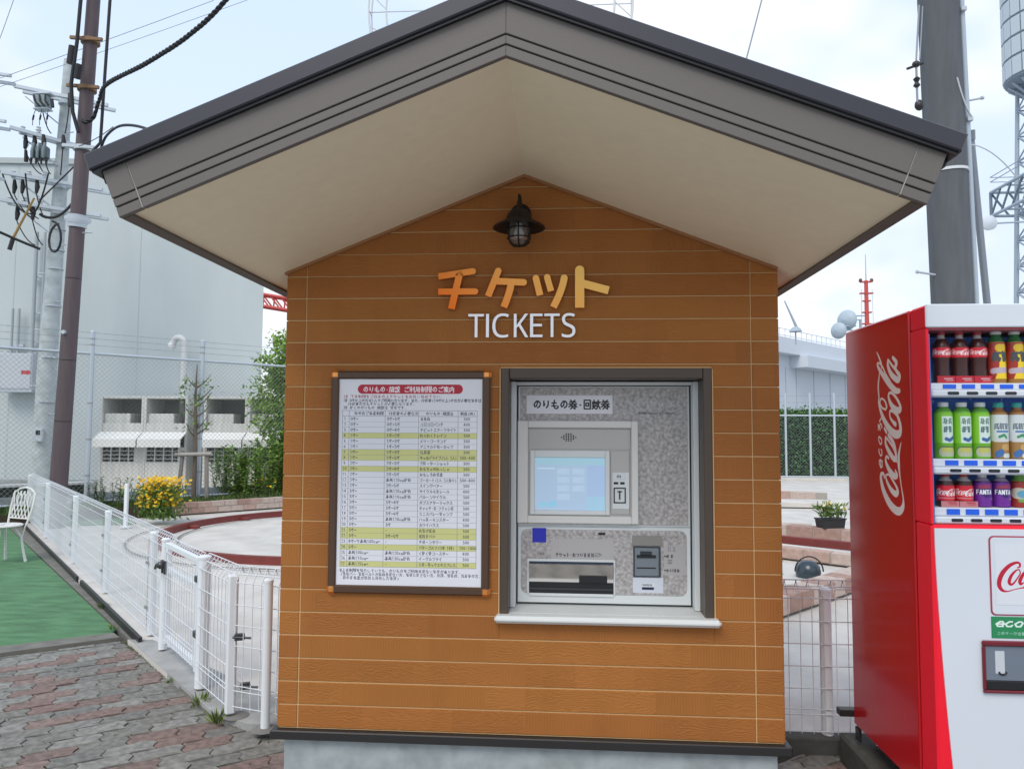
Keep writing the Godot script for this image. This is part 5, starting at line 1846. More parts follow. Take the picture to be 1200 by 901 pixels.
func build_kart_course() -> void:
	var ce := V(-2.8, 0, -7.4)
	var r := thing("track_rail", V(0, 0, 0), "curved dark red guide rail looping round the pale track left of booth", "rail")
	obj("rail", ring_shape(ce, 2.57, 0.08, 0.03, 0.118, 0, TAU, 96), M.kart_red, r)
	var s := Shape.new()
	for k in 14:
		var a := TAU * k / 14.0 + 0.16
		s.box(ce + V(sin(a), 0, cos(a)) * 2.5 + V(0, 0.055, 0), V(0.2, 0.05, 0.1), 0.008, Basis(Vector3.UP, a + PI / 2))
	each("bracket", s, M.kart_red, r)
	var g := ring_shape(ce, 2.33, 0.022, 0.048, 0.0535, 0, TAU, 96)
	struct("track_groove", g, flat(0.16, 0.155, 0.145, 0.9))
	struct("track_groove", ring_shape(ce, 2.93, 0.022, 0.048, 0.0535, 2.2, 6.8, 80), flat(0.16, 0.155, 0.145, 0.9))
	# right-hand course: brick edged kerbs
	brick_wall("brick_kerb", "low brick kerb slanting across the course behind the white fence on the right", V(1.45, 0.05, -2.62), V(3.55, 0.05, -4.89), 0.15, 0.22, 0.21, 1)
	brick_wall("brick_kerb", "straight pink brick wall of the course below the potted flowers", V(1.6, 0.05, -8.86), V(5.4, 0.05, -5.85), 0.17, 0.22, 0.36, 1)
	var r2 := thing("track_rail", V(0, 0, 0), "straight dark red guide rail below the brick wall right of booth", "rail")
	s = Shape.new()
	s.beam(V(1.2, 0.11, -8.16), V(5.2, 0.11, -5.12), 0.08, 0.10, 0.006)
	obj("rail", s, M.kart_red, r2)
	var cr := Shape.new()
	cr.beam(V(0.9, 0.075, -8.0), V(4.6, 0.075, -4.62), 0.5, 0.05, 0.01)
	struct("course_kerb", cr, M.slab)
	brick_wall("rubble_wall", "low rough stone and brick edging behind the dark round tub", V(1.3, 0.05, -6.95), V(3.7, 0.05, -4.92), 0.13, 0.16, 0.30, 1)
	var t := thing("plastic_tub", V(2.64, 0.03, -4.7), "dark blue-grey round plastic tub lying by the brick kerb", "tub")
	s = Shape.new()
	s.lathe([Vector2(0.118, 0.0), Vector2(0.124, 0.05), Vector2(0.11, 0.11), Vector2(0.075, 0.15), Vector2(0.04, 0.166), Vector2(0, 0.168)], 24)
	obj("tub_shell", s, flat(0.035, 0.052, 0.068, 0.22), t)
	s = Shape.new()
	var arc := []
	for k in 13: arc.append(V(0.14 * cos(PI * k / 12.0), 0.06 + 0.15 * sin(PI * k / 12.0), 0.03))
	s.tube(arc, 0.008, 6)
	obj("tub_handle", s, flat(0.03, 0.03, 0.035, 0.4), t)
	# flower box on the brick wall
	var fb := thing("flower_box", V(3.74, 0.21, -7.22), "black rectangular flower box of white and yellow daisies on the brick wall", "flower box")
	fb.rotation.y = 0.3
	s = Shape.new()
	s.prism(PackedVector2Array([Vector2(-0.15, 0.0), Vector2(0.15, 0.0), Vector2(0.175, 0.13), Vector2(-0.175, 0.13)]), -0.09, 0.09)
	s.span(V(-0.185, 0.118, -0.1), V(0.185, 0.135, 0.1), 0.004)
	obj("trough", s, flat(0.022, 0.022, 0.024, 0.6), fb)
	flowers(fb, V(0, 0.13, 0), V(0.24, 0.2, 0.13), 260, 76, [Color(0.78, 0.76, 0.62), Color(0.72, 0.5, 0.06), Color(0.8, 0.8, 0.75)], 0.03)
	brick_wall("brick_kerb", "short pale pink brick kerb beyond the potted flowers, beside the booth", V(2.6, 0.05, -13.9), V(5.6, 0.05, -12.75), 0.2, 0.2, 0.5, 1)
	brick_wall("brick_kerb", "far pink brick kerb just left of the red machine's back edge", V(9.0, 0.05, -18.2), V(11.4, 0.05, -17.1), 0.26, 0.25, 0.6, 1)
	var k2 := Shape.new()
	k2.beam(V(-1.0, 0.10, -12.3), V(9.0, 0.10, -11.6), 0.7, 0.10, 0.01)
	k2.beam(V(-1.0, 0.10, -9.9), V(3.9, 0.10, -8.5), 0.5, 0.10, 0.01)
	struct("course_kerb", k2, M.slab)


func brick_wall(called: String, label: String, a: Vector3, b: Vector3, h: float, th: float, l: float, courses: int) -> Node3D:
	var w := thing(called, V(0, 0, 0), label, "wall")
	var d := (b - a)
	var n := int(d.length() / l)
	d = d.normalized()
	var bas := Basis(d, Vector3.UP, d.cross(Vector3.UP))
	var core := Shape.new()
	core.box((a + b) * 0.5 + V(0, h * 0.5 - 0.006, 0), V((b - a).length(), h - 0.012, th - 0.02), 0.0, bas)
	obj("mortar", core, M.mortar, w)
	var ch := h / courses
	for c in courses:
		for i in range(-1, n + 1):
			var x := (i + 0.5 + (0.5 if c & 1 else 0.0)) * l
			if x < l * 0.4 or x > (b - a).length() - l * 0.4: continue
			var s := Shape.new()
			s.box(a + d * x + V(0, (c + 0.5) * ch + rng.randf_range(-0.002, 0.003), 0) + bas.z * rng.randf_range(-0.004, 0.004), V(l - 0.012, ch - 0.008, th), 0.006, bas * Basis(Vector3.UP, rng.randf_range(-0.01, 0.01)))
			obj("brick", s, [M.brick_a, M.brick_b, M.brick_c, M.brick_b][rng.randi_range(0, 3)], w)
	return w


# ---------------------------------------------------------------- plants
func leaves(s: Shape, ce: Vector3, size: Vector3, clumps: int, per: int, l: float, w: float, dark: Color, light: Color, shell := 0.35) -> void:
	s.tinted = true
	for k in clumps:
		var d := V(rng.randfn(), rng.randfn(), rng.randfn()).normalized()
		var p := ce + d * size * pow(rng.randf_range(shell * shell * shell, 1.0), 0.333)
		var cr := size.length() * 0.13 * rng.randf_range(0.6, 1.3)
		var tone := rng.randf()
		for i in per:
			var q := p + V(rng.randfn(), rng.randfn() * 0.8, rng.randfn()) * cr * 0.6
			var dir := (d * 0.5 + V(rng.randfn(), rng.randfn() - 0.1, rng.randfn()) * 0.8).normalized()
			var side := dir.cross(V(rng.randfn() * 0.5, 1.0, rng.randfn() * 0.5)).normalized()
			s.col = dark.lerp(light, clampf(tone * 0.7 + rng.randf() * 0.4, 0.0, 1.0))
			var z := rng.randf_range(0.7, 1.25)
			s.leaf(q, dir, side, l * z, w * z)

func flowers(parent: Node, at: Vector3, size: Vector3, n_leaf: int, n_flower: int, cols: Array, r: float) -> void:
	var s := Shape.new()
	s.tinted = true
	for i in n_leaf:
		var p := at + V(rng.randfn() * size.x * 0.4, rng.randf() * size.y * 0.8, rng.randfn() * size.z * 0.4)
		var dir := V(rng.randfn() * 0.6, rng.randf_range(0.1, 1.2), rng.randfn() * 0.6).normalized()
		s.col = Color(0.05, 0.11, 0.02).lerp(Color(0.16, 0.26, 0.05), rng.randf())
		s.leaf(p, dir, dir.cross(V(rng.randfn(), 0.3, rng.randfn())).normalized(), r * rng.randf_range(2.2, 4.0), r * 0.8)
	obj("foliage", s, M.leaf, parent)
	var f := Shape.new()
	f.tinted = true
	for i in n_flower:
		var p := at + V(rng.randfn() * size.x * 0.42, size.y * rng.randf_range(0.35, 1.05), rng.randfn() * size.z * 0.42)
		var up := V(rng.randfn() * 0.4, 0.7, rng.randf_range(-0.1, 0.9)).normalized()
		var sd := up.cross(V(0.3, 0.1, 1)).normalized()
		f.col = cols[rng.randi_range(0, cols.size() - 1)]
		for k in 6:
			var dir := sd.rotated(up, TAU * k / 6.0)
			f.leaf(p, (dir + up * 0.15).normalized(), up.cross(dir).normalized(), r, r * 0.62)
	obj("blossoms", f, M.leaf, parent)

func tree(called: String, label: String, at: Vector3, h: float, crown: Vector3, crown_y: float, clumps: int, per: int, l: float, dark: Color, light: Color, r := 0.04, category := "tree") -> Node3D:
	var t := thing(called, at, label, category)
	var tr := Shape.new()
	tr.tube([V(0, -0.05, 0), V(0.02, h * 0.4, 0.02), V(-0.02, h * 0.75, 0), V(0.0, h * 0.97, 0.01)], [r, r * 0.8, r * 0.5, r * 0.15], 8)
	for k in 11:
		var a := rng.randf() * TAU
		var y := rng.randf_range(crown_y - crown.y * 0.8, crown_y + crown.y * 0.5)
		var e := V(sin(a) * crown.x * 0.8, y + crown.y * 0.35, cos(a) * crown.z * 0.8)
		tr.tube([V(0, y, 0), V(e.x * 0.5, y + crown.y * 0.12, e.z * 0.5), e], [r * 0.4, r * 0.25, r * 0.08], 5)
	obj("trunk", tr, M.bark, t)
	var s := Shape.new()
	leaves(s, V(0, crown_y, 0), crown, clumps, per, l, l * 0.55, dark, light)
	obj("crown", s, M.leaf, t)
	return t

func weed(called: String, label: String, at: Vector3, n: int, h: float, spread: float, dark: Color, light: Color, group := "") -> Node3D:
	var t := thing(called, at, label, "weed", group)
	var s := Shape.new()
	s.tinted = true
	for i in n:
		var a := rng.randf() * TAU
		var d := V(sin(a), 0, cos(a)) * rng.randf_range(0.15, 1.0) * spread
		var dir := (d / maxf(spread, 0.001) * 0.8 + V(0, rng.randf_range(0.5, 1.3), 0)).normalized()
		s.col = dark.lerp(light, rng.randf())
		s.leaf(d * 0.35, dir, dir.cross(V(rng.randfn(), 0.2, rng.randfn())).normalized(), h * rng.randf_range(0.35, 1.0), h * 0.11)
	obj("blades", s, M.leaf, t)
	return t

func stem_shrub(called: String, label: String, at: Vector3, n: int, h: float, spread: Vector2, l: float, dark: Color, light: Color) -> Node3D:
	var t := thing(called, at, label, "shrub")
	var st := Shape.new()
	var s := Shape.new()
	s.tinted = true
	for i in n:
		var b := V(rng.randfn() * spread.x * 0.45, 0, rng.randfn() * spread.y * 0.45)
		var hh := h * rng.randf_range(0.55, 1.0)
		var e := b + V(rng.randfn() * 0.08, hh, rng.randfn() * 0.08)
		st.tube([b, (b + e) * 0.5 + V(rng.randfn() * 0.02, 0, 0), e], [0.008, 0.006, 0.003], 4, false)
		var m := int(hh / 0.032)
		for k in m:
			var p := b.lerp(e, (k + 1.0) / m)
			for w in 3:
				var a := rng.randf() * TAU
				var dir := V(sin(a), rng.randf_range(-0.1, 0.8), cos(a)).normalized()
				s.col = dark.lerp(light, rng.randf())
				s.leaf(p, dir, dir.cross(Vector3.UP).normalized(), l * rng.randf_range(0.7, 1.3), l * 0.45)
	obj("stem", st, M.bark, t)
	obj("foliage", s, M.leaf, t)
	return t


# ---------------------------------------------------------------- behind, on the left
func chain_link(parent: Node, a: Vector3, b: Vector3, y0: float, y1: float, pitch: float, r: float) -> void:
	var d := b - a
	d.y = 0
	var l := d.length()
	d /= l
	var nrm := d.cross(Vector3.UP)
	var h := y1 - y0
	var s := Shape.new()
	for dir in 2:
		var k := -h
		while k < l:
			var x0 := maxf(k, 0.0)
			var x1 := minf(k + h, l)
			if x1 > x0 + 0.01:
				var ya := y0 + (x0 - k)
				var yb := y0 + (x1 - k)
				if dir == 1:
					ya = y1 - (x0 - k)
					yb = y1 - (x1 - k)
				var o := nrm * (0.002 if dir else -0.002)
				s.tube([a + d * x0 + V(0, ya - a.y, 0) + o, a + d * x1 + V(0, yb - a.y, 0) + o], r, 3, false)
			k += pitch * 1.414
	obj("chain_mesh", s, M.wire, parent).set_meta("kind", "stuff")

func build_left_background() -> void:
	# big pale building
	var w := thing("warehouse", V(-7.3, 0, -14.72), "tall windowless pale grey building behind the chain link fence", "building")
	w.rotation.y = 0.0985
	var s := Shape.new()
	s = slab_shape([[0, 0], [-26, 0], [-31.8, -15], [-5.8, -15]], 8.06, 8.2)
	obj("wall", s, M.plate_wall, w)
	s = Shape.new()
	s = slab_shape([[0.05, 0.06], [-26.05, 0.06], [-31.9, -15.06], [-5.77, -15.06]], 8.2, 0.138)
	obj("coping", s, flat(0.42, 0.46, 0.47, 0.5), w)
	s = Shape.new()
	for x in [-3.05, -6.1, -9.15, -12.2]: s.span(V(x - 0.008, 0, 0.0), V(x + 0.008, 8.05, 0.004))
	each("panel_joint", s, flat(0.44, 0.48, 0.485, 0.8), w)
	s = Shape.new()
	s.span(V(-26, -0.1, 0.0), V(0.0, 0.25, 0.05), 0.01)
	obj("plinth", s, M.concrete, w)
	# steel equipment housings with vents
	var e := thing("equipment_housing", V(-10.41, 0, -13.16), "cream steel equipment housing with open top bays, left one beside brown pole", "equipment housing", "equipment housings along the pale building")
	e.rotation.y = 0.0706
	for bay in 2:
		var x0 := bay * 1.0
		for post in [[x0, x0 + 0.06], [x0 + 0.94, x0 + 1.0]]:
			s = Shape.new()
			s.span(V(post[0], 0.06, -1.0), V(post[1] - 0.001, 2.24, 0.0), 0.008)
			obj("side_panel", s, M.cabinet_white, e)
		s = Shape.new()
		s.span(V(x0 + 0.0605, 2.18, -1.0), V(x0 + 0.9395, 2.239, 0.0), 0.008)
		obj("top_rail", s, M.cabinet_white, e)
		s = Shape.new()
		s.span(V(x0 + 0.0605, 0.06, -0.05), V(x0 + 0.9395, 0.74, -0.005), 0.006)
		obj("lower_panel", s, M.cabinet_white, e)
		s = Shape.new()
		s.span(V(x0 + 0.0605, 1.40, -0.05), V(x0 + 0.9395, 1.62, -0.012), 0.006)
		obj("middle_panel", s, M.cabinet_white, e)
		s = Shape.new()
		s.span(V(x0 + 0.0605, 0.74, -1.0), V(x0 + 0.9395, 2.18, -0.90))
		obj("back_panel", s, flat(0.26, 0.27, 0.265, 0.8), e)
		s = Shape.new()
		s.span(V(x0 + 0.0605, 1.60, -0.55), V(x0 + 0.66, 1.84, -0.08), 0.01)
		obj("duct", s, M.cabinet_white, e)
		s = Shape.new()
		s.prism(PackedVector2Array([Vector2(0.0, 1.42), Vector2(0.30, 1.26), Vector2(0.30, 1.08), Vector2(0.285, 1.08), Vector2(0.285, 1.24), Vector2(0.0, 1.39)]), x0 + 0.01, x0 + 0.985, Transform3D(Basis(V(0, 0, 1), V(0, 1, 0), V(1, 0, 0)), Vector3.ZERO))
		obj("canopy", s, flat(0.76, 0.76, 0.74, 0.5), e)
		s = Shape.new()
		s.span(V(x0 + 0.0605, 0.745, -0.06), V(x0 + 0.9395, 1.395, -0.03))
		var vb := obj("vent_back", s, M.black, e)
		s = Shape.new()
		for i in 5: s.span(V(x0 + 0.06 + i * 0.2, 0.745, -0.029), V(x0 + 0.085 + i * 0.2, 1.07, -0.012))
		for j in 3: s.span(V(x0 + 0.062, 0.80 + j * 0.09, -0.0285), V(x0 + 0.86, 0.818 + j * 0.09, -0.0125))
		s.span(V(x0 + 0.8, 0.745, -0.028), V(x0 + 0.939, 1.075, -0.0115))
		obj("vent_grid", s, M.cabinet_white, vb)
	s = Shape.new()
	s.span(V(-0.0, -0.05, -1.0), V(2.0, 0.059, -0.01))
	obj("base_frame", s, M.black, e)
	s = Shape.new()
	for j in 9: s.box(V(-0.004, 0.80 + j * 0.075, -0.35), V(0.012, 0.05, 0.5), 0.0, Basis(Vector3.BACK, 0.5))
	each("side_louvre", s, M.cabinet_grey, e)
	again(e, V(-8.05, 0, -13.33), "cream steel equipment housing with open top bays, right one behind the leafy tree")
	# electric box, vent pipe, conduits on the wall
	var bx := thing("electric_box", V(-12.98, 2.84, -13.9), "light grey electrical box with small red label on pale wall", "electrical box")
	bx.rotation.y = 0.0985
	s = Shape.new()
	s.box(V(0, 0, 0.0), V(0.82, 0.9, 0.3), 0.012)
	obj("box_body", s, flat(0.50, 0.53, 0.58, 0.5), bx)
	s = Shape.new()
	s.box(V(0, 0.01, 0.158), V(0.76, 0.82, 0.015), 0.004)
	obj("box_door", s, flat(0.52, 0.55, 0.60, 0.5), bx)
	s = Shape.new()
	s.prism(round_rect(0.16, -0.06, 0.38, 0.03, 0.03), 0.1655, 0.169)
	obj("red_label", s, flat(0.5, 0.05, 0.06, 0.5), bx)
	s = Shape.new()
	s.box(V(0, -0.47, 0.0), V(0.86, 0.04, 0.34), 0.005)
	obj("box_foot", s, M.galv, bx)
	var pipes := thing("wall_conduit", V(0, 0, 0), "pair of thin grey conduits rising up the pale wall above electrical box", "conduit")
	for q in [[-12.76, 3.3, 6.3, 0.045], [-12.56, 2.0, 6.3, 0.03], [-13.1, 3.3, 4.4, 0.03], [-13.25, 3.3, 4.4, 0.03]]:
		s = Shape.new()
		s.tube([V(q[0], q[1], -14.02 - (q[0] + 12.7) * 0.1), V(q[0], q[2], -14.02 - (q[0] + 12.7) * 0.1)], q[3], 8)
		obj("conduit", s, flat(0.36, 0.40, 0.42, 0.6), pipes)
	s = Shape.new()
	for y in [3.6, 4.3, 5.2]: s.box(V(-12.66, y, -14.06), V(0.42, 0.035, 0.06))
	s.box(V(-13.2, 3.5, -14.0), V(0.5, 0.05, 0.06))
	each("conduit_clip", s, M.galv, pipes)
	var vp := thing("vent_pipe", V(-8.97, 0, -14.12), "white gooseneck vent pipe on pale wall above equipment housing", "pipe")
	s = Shape.new()
	var neck := [V(0, 1.4, 0), V(0, 3.5, 0)]
	for k in 7: neck.append(V(-0.14 + 0.14 * cos(PI * k / 8.0), 3.55 + 0.14 * sin(PI * k / 8.0), 0.02))
	neck.append(V(-0.3, 3.5, 0.03))
	s.tube(neck, 0.075, 12)
	obj("pipe", s, flat(0.62, 0.63, 0.63, 0.5), vp)
	s = Shape.new()
	s.tube([V(-0.255, 3.535, 0.025), V(-0.33, 3.47, 0.03)], 0.095, 12)
	obj("cowl", s, flat(0.78, 0.78, 0.78, 0.4), vp)
	# chain link fence
	var a := V(-7.74, 0, -8.76)
	var d := V(0.679, 0, -0.734)
	var cl := thing("chain_link_fence", V(0, 0, 0), "tall galvanised chain link fence with barbed strands in front of pale building", "fence")
	for t in [-3.65, -1.826, 0.0, 1.826, 3.65, 5.48]:
		var p: Vector3 = a + d * t
		s = Shape.new()
		s.tube([V(p.x, 0, p.z), V(p.x, 3.1, p.z)], 0.041, 10)
		s.ball(V(p.x, 3.11, p.z), V(0.042, 0.03, 0.042), 10, 6)
		var po := obj("post", s, M.galv, cl)
		s = Shape.new()
		for y in [0.7, 1.3, 1.9, 2.88, 2.98]: s.lathe([Vector2(0.043, y), Vector2(0.043, y + 0.03)], 10, Transform3D(Basis.IDENTITY, V(p.x, 0, p.z)))
		each("post_band", s, M.wire, po)
	for y in [0.28, 2.75]:
		s = Shape.new()
		s.tube([a - d * 3.4 + V(0, y, 0), a + d * 5.1 + V(0, y, 0)], 0.024, 8)
		obj("rail", s, M.galv, cl)
	for y in [2.89, 3.0, 3.1]:
		s = Shape.new()
		s.tube([a - d * 3.4 + V(0, y, 0), a + d * 5.1 + V(0, y, 0)], 0.003, 4)
		var k := -3.3
		while k < 5.0:
			var q: Vector3 = a + d * k + V(0, y, 0)
			s.tube([q - V(0.01, 0.014, 0), q + V(0.01, 0.014, 0)], 0.002, 3, false)
			k += 0.14
		obj("barbed_strand", s, M.wire, cl)
	chain_link(cl, a - d * 3.6 + V(0, 0.28, 0), a + d * 5.4 + V(0, 0.28, 0), 0.28, 2.73, 0.056, 0.0027)
	# low wall with white coping
	var lw := thing("low_wall", V(0, 0, 0), "low weathered concrete wall with white coping behind white chair and brown pole", "wall")
	var off := V(-0.733, 0, -0.68) * 0.25
	s = Shape.new()
	s.beam(a - d * 4.0 + off + V(0, 0.18, 0), a + d * 3.2 + off + V(0, 0.18, 0), 0.16, 0.44)
	obj("wall_body", s, M.base_concrete, lw)
	s = Shape.new()
	s.beam(a - d * 4.0 + off + V(0, 0.48, 0), a + d * 0.1 + off + V(0, 0.48, 0), 0.05, 0.16)
	obj("dark_gap", s, flat(0.045, 0.055, 0.05, 0.9), lw)
	s = Shape.new()
	s.beam(a - d * 4.0 + off + V(0, 0.58, 0), a + d * 0.15 + off + V(0, 0.58, 0), 0.2, 0.045, 0.006)
	obj("coping", s, flat(0.70, 0.70, 0.68, 0.7), lw)
	# brick planting bed
	var bw := brick_wall("brick_bed", "long low red brick edge of planting bed in front of chain link fence", V(-6.68, 0.05, -8.75), V(-3.6, 0.05, -12.05), 0.2, 0.1, 0.23, 2)
	var soil := slab_shape([[-6.66, -8.84], [-3.6, -12.1], [-3.0, -15.0], [-10.8, -9.2], [-9.0, -7.6], [-7.3, -8.25]], 0.2, 0.2)
	struct("planting_soil", soil, M.soil)
	var gs := Shape.new()
	gs.tinted = true
	for i in 4200:
		var t := rng.randf_range(-1.4, 4.6)
		var q: Vector3 = a + d * t + V(0.733, 0, 0.68) * rng.randf_range(-0.4, 0.78)
		var dir := V(rng.randfn() * 0.5, 1.0, rng.randfn() * 0.5).normalized()
		gs.col = Color(0.04, 0.08, 0.015).lerp(Color(0.14, 0.2, 0.05), rng.randf())
		gs.leaf(V(q.x, 0.195, q.z), dir, dir.cross(V(rng.randfn(), 0.1, rng.randfn())).normalized(), rng.randf_range(0.05, 0.17), 0.018)
	var gr := obj("grass", gs, M.leaf)
	gr.set_meta("kind", "stuff")
	tag(gr, "green grass and small weeds filling the brick planting bed", "grass")
	var st := thing("white_stake", V(-6.26, 0.05, -7.46), "thin white stake standing on the track behind the mesh fence", "stake")
	s = Shape.new()
	s.box(V(0, 0.32, 0), V(0.05, 0.64, 0.05), 0.006)
	obj("stake", s, M.white_paint, st)
	s = Shape.new()
	s.lathe([Vector2(0.08, 0.0), Vector2(0.08, 0.012), Vector2(0.04, 0.02), Vector2(0, 0.02)], 14)
	obj("stake_foot", s, M.white_paint, st)
	struct("green_floor", slab_shape([[-9.4, -9.1], [-6.9, -8.5], [-6.35, -7.9], [-7.6, -7.55]], 0.056, 0.02), M.green)


# ---------------------------------------------------------------- utility poles and cables
func sagged(a: Vector3, b: Vector3, sag: float, n := 16) -> Array:
	var pts := []
	for k in n + 1:
		var f := float(k) / n
		pts.append(a.lerp(b, f) - V(0, sag * 4.0 * f * (1.0 - f), 0))
	return pts

func build_poles() -> void:
	# brown steel pole
	var b := thing("utility_pole", V(0, 0, 0), "smooth purple-brown steel utility pole in front of chain link fence", "utility pole")
	var s := Shape.new()
	var foot := V(-7.34, 0, -7.47)
	var top := V(-6.66, 9.6, -6.93)
	var pts := []
	var rad := []
	for k in 9:
		pts.append(foot.lerp(top, k / 8.0))
		rad.append(lerpf(0.124, 0.082, k / 8.0))
	s.tube(pts, rad, 20)
	obj("pole_shaft", s, M.pole_brown, b)
	var along := func(y: float) -> Vector3: return foot.lerp(top, y / 9.6)
	for y in [1.6, 2.5, 3.7]:
		s = Shape.new()
		s.tube([along.call(y), along.call(y + 0.012)], lerpf(0.126, 0.084, y / 9.6), 20)
		obj("joint_ring", s, M.dark_trim, b)
	s = Shape.new()
	s.tube([along.call(4.52), along.call(4.56), along.call(4.60), along.call(4.64)], [0.13, 0.175, 0.175, 0.13], 20)
	s.tube([along.call(4.46), along.call(4.52)], 0.125, 20)
	each("collar", s, M.galv, b)
	for y in [5.62, 6.5, 7.2]:
		s = Shape.new()
		var c: Vector3 = along.call(y)
		var brown := flat(0.22, 0.13, 0.07, 0.6, 0.2)
		s.box(c + V(0, 0, 0.10), V(0.5, 0.05, 0.04), 0.006, Basis(Vector3.BACK, -0.1))
		s.tube([c + V(0, -0.03, 0), c + V(0, 0.03, 0)], 0.13, 16)
		each("cable_bracket", s, brown if y > 6.0 else M.galv, b)
	s = Shape.new()
	s.tube([along.call(4.38), along.call(4.38) + V(0.27, -0.01, 0.05)], 0.012, 6)
	s.tube([along.call(2.9) + V(0, 0, 0.1), along.call(2.9) + V(0, 0, 0.15)], 0.03, 8)
	each("step_bolt", s, M.galv, b)
	# grey concrete pole behind the fence
	var g := thing("utility_pole", V(0, 0, 0), "tapering pale grey concrete utility pole with crossarms behind brown pole", "utility pole")
	s = Shape.new()
	s.tube([V(-11.09, -0.1, -12.26), V(-10.97, 2.63, -12.12), V(-10.70, 6.29, -11.9), V(-10.47, 9.4, -11.7)], [0.205, 0.19, 0.14, 0.095], 18)
	obj("pole_shaft", s, M.pole_grey, g)
	var gp := func(y: float) -> Vector3: return V(lerpf(-11.09, -10.47, y / 9.4), y, lerpf(-12.26, -11.7, y / 9.4))
	s = Shape.new()
	for y in [2.05, 3.0, 4.1, 4.9, 5.3, 5.75]:
		var p: Vector3 = gp.call(y)
		s.tube([p, p + V(0, 0.025, 0)], lerpf(0.21, 0.1, y / 9.4) + 0.008, 16)
	each("pole_band", s, M.galv, g)
	s = Shape.new()
	for k in 12:
		var p: Vector3 = gp.call(1.2 + k * 0.6)
		s.tube([p + V(0.1 if k & 1 else -0.1, 0, 0.08), p + V(0.3 if k & 1 else -0.3, 0.0, 0.12)], 0.012, 5)
	each("step_bolt", s, M.galv, g)
	var pb: Vector3 = gp.call(1.35)
	s = Shape.new()
	s.box(pb + V(0.04, 0, 0.22), V(0.17, 0.28, 0.08), 0.01)
	var mb := obj("meter_box", s, M.galv, g)
	s = Shape.new()
	s.box(pb + V(0.04, 0.05, 0.262), V(0.1, 0.1, 0.01), 0.003)
	obj("meter_window", s, M.black, mb)
	var arms := [[8.46, 0.82, 0.95], [7.6, 0.85, 0.35], [6.66, 0.95, 0.95], [6.1, 1.0, 0.95]]
	for ar in arms:
		var c: Vector3 = gp.call(ar[0])
		for w in [-0.13, 0.13]:
			s = Shape.new()
			s.beam(c + V(-ar[1] * 0.93, 0.16 + 0.0, 0.42 + w * 1.0), c + V(ar[2], -0.06, -0.12 + w), 0.07, 0.075, 0.006)
			obj("crossarm", s, M.galv, g)
		s = Shape.new()
		s.tube([c + V(-0.05, -0.5, 0.1), c + V(-0.7, 0.05, 0.3)], 0.014, 5)
		s.tube([c + V(0, -0.03, 0), c + V(0, 0.03, 0)], 0.15, 14)
		each("arm_brace", s, M.galv, g)
	s = Shape.new()
	var por := flat(0.62, 0.64, 0.66, 0.3)
	for q in [[7.6, -0.7], [7.6, -0.35], [6.66, -0.85], [6.66, -0.5], [6.66, -0.15], [6.1, -0.9], [6.1, -0.55], [6.1, -0.2]]:
		var c: Vector3 = gp.call(q[0]) + V(q[1], 0.16 + 0.05 * absf(q[1]), 0.3)
		s.lathe([Vector2(0.02, -0.06), Vector2(0.055, -0.05), Vector2(0.03, -0.02), Vector2(0.06, 0.01), Vector2(0.035, 0.04), Vector2(0.05, 0.07), Vector2(0, 0.11)], 10, Transform3D(Basis.IDENTITY, c))
	each("insulator", s, por, g)
	# switch gear hung from the arms
	var sw := thing("pole_switch", V(-10.72, 8.3, -11.32), "pale box-shaped pole switch hanging under top crossarm of grey pole", "switch box")
	sw.scale = Vector3.ONE * 0.64
	s = Shape.new()
	s.box(V(0, 0, 0), V(0.42, 0.42, 0.34), 0.04)
	obj("switch_tank", s, flat(0.24, 0.30, 0.32, 0.5), sw)
	s = Shape.new()
	s.box(V(0.02, 0.26, 0), V(0.6, 0.06, 0.3), 0.01)
	s.box(V(0, -0.24, 0), V(0.5, 0.05, 0.28), 0.01)
	each("switch_bracket", s, M.galv, sw)
	s = Shape.new()
	for k in 3:
		s.tube([V(-0.22 + k * 0.2, 0.18, 0.17), V(-0.12 + k * 0.18, -0.05, 0.24), V(0.02 + k * 0.16, -0.2, 0.2)], 0.03, 6)
		s.tube([V(-0.22 + k * 0.22, -0.26, 0.05), V(-0.3 + k * 0.24, -0.5, 0.05), V(-0.3 + k * 0.24, -0.78, 0.05)], 0.011, 5)
		s.tube([V(-0.27 + k * 0.24, -0.44, 0.05), V(-0.3 + k * 0.24, -0.6, 0.05)], 0.03, 6)
	s.tube([V(0.36, 0.05, 0.1), V(0.42, -0.22, 0.12)], 0.05, 7)
	each("bushing", s, M.cable, sw)
	var tr := thing("pole_transformer", V(-10.72, 7.22, -11.34), "dark cluster of cylindrical cutouts hanging under second crossarm of grey pole", "transformer")
	tr.scale = Vector3.ONE * 0.6
	s = Shape.new()
	s.box(V(0.0, 0.0, 0), V(0.5, 0.5, 0.3), 0.08)
	obj("cutout_body", s, flat(0.11, 0.14, 0.15, 0.4), tr)
	s = Shape.new()
	for k in 3:
		s.tube([V(-0.22 + k * 0.2, 0.32, 0.1), V(-0.2 + k * 0.2, 0.0, 0.2), V(-0.2 + k * 0.2, -0.24, 0.2)], [0.05, 0.065, 0.05], 8)
	each("cutout_tube", s, flat(0.13, 0.165, 0.18, 0.4), tr)
	s = Shape.new()
	for k in 4:
		s.tube([V(-0.26 + k * 0.18, -0.2, 0.15), V(-0.28 + k * 0.19, -0.42, 0.14)], [0.045, 0.03], 7)
	s.tube([V(-0.55, 0.1, 0.05), V(-0.52, -0.3, 0.05)], [0.05, 0.07], 7)
	s.tube(sagged(V(-0.55, 0.1, 0.05), V(-0.2, 0.25, 0.1), -0.18, 8), 0.01, 5)
	each("lead", s, M.cable, tr)
	var lw := thing("loop_cable", V(0, 0, 0), "black hanging cable loops and leads low on grey pole", "cable")
	s = Shape.new()
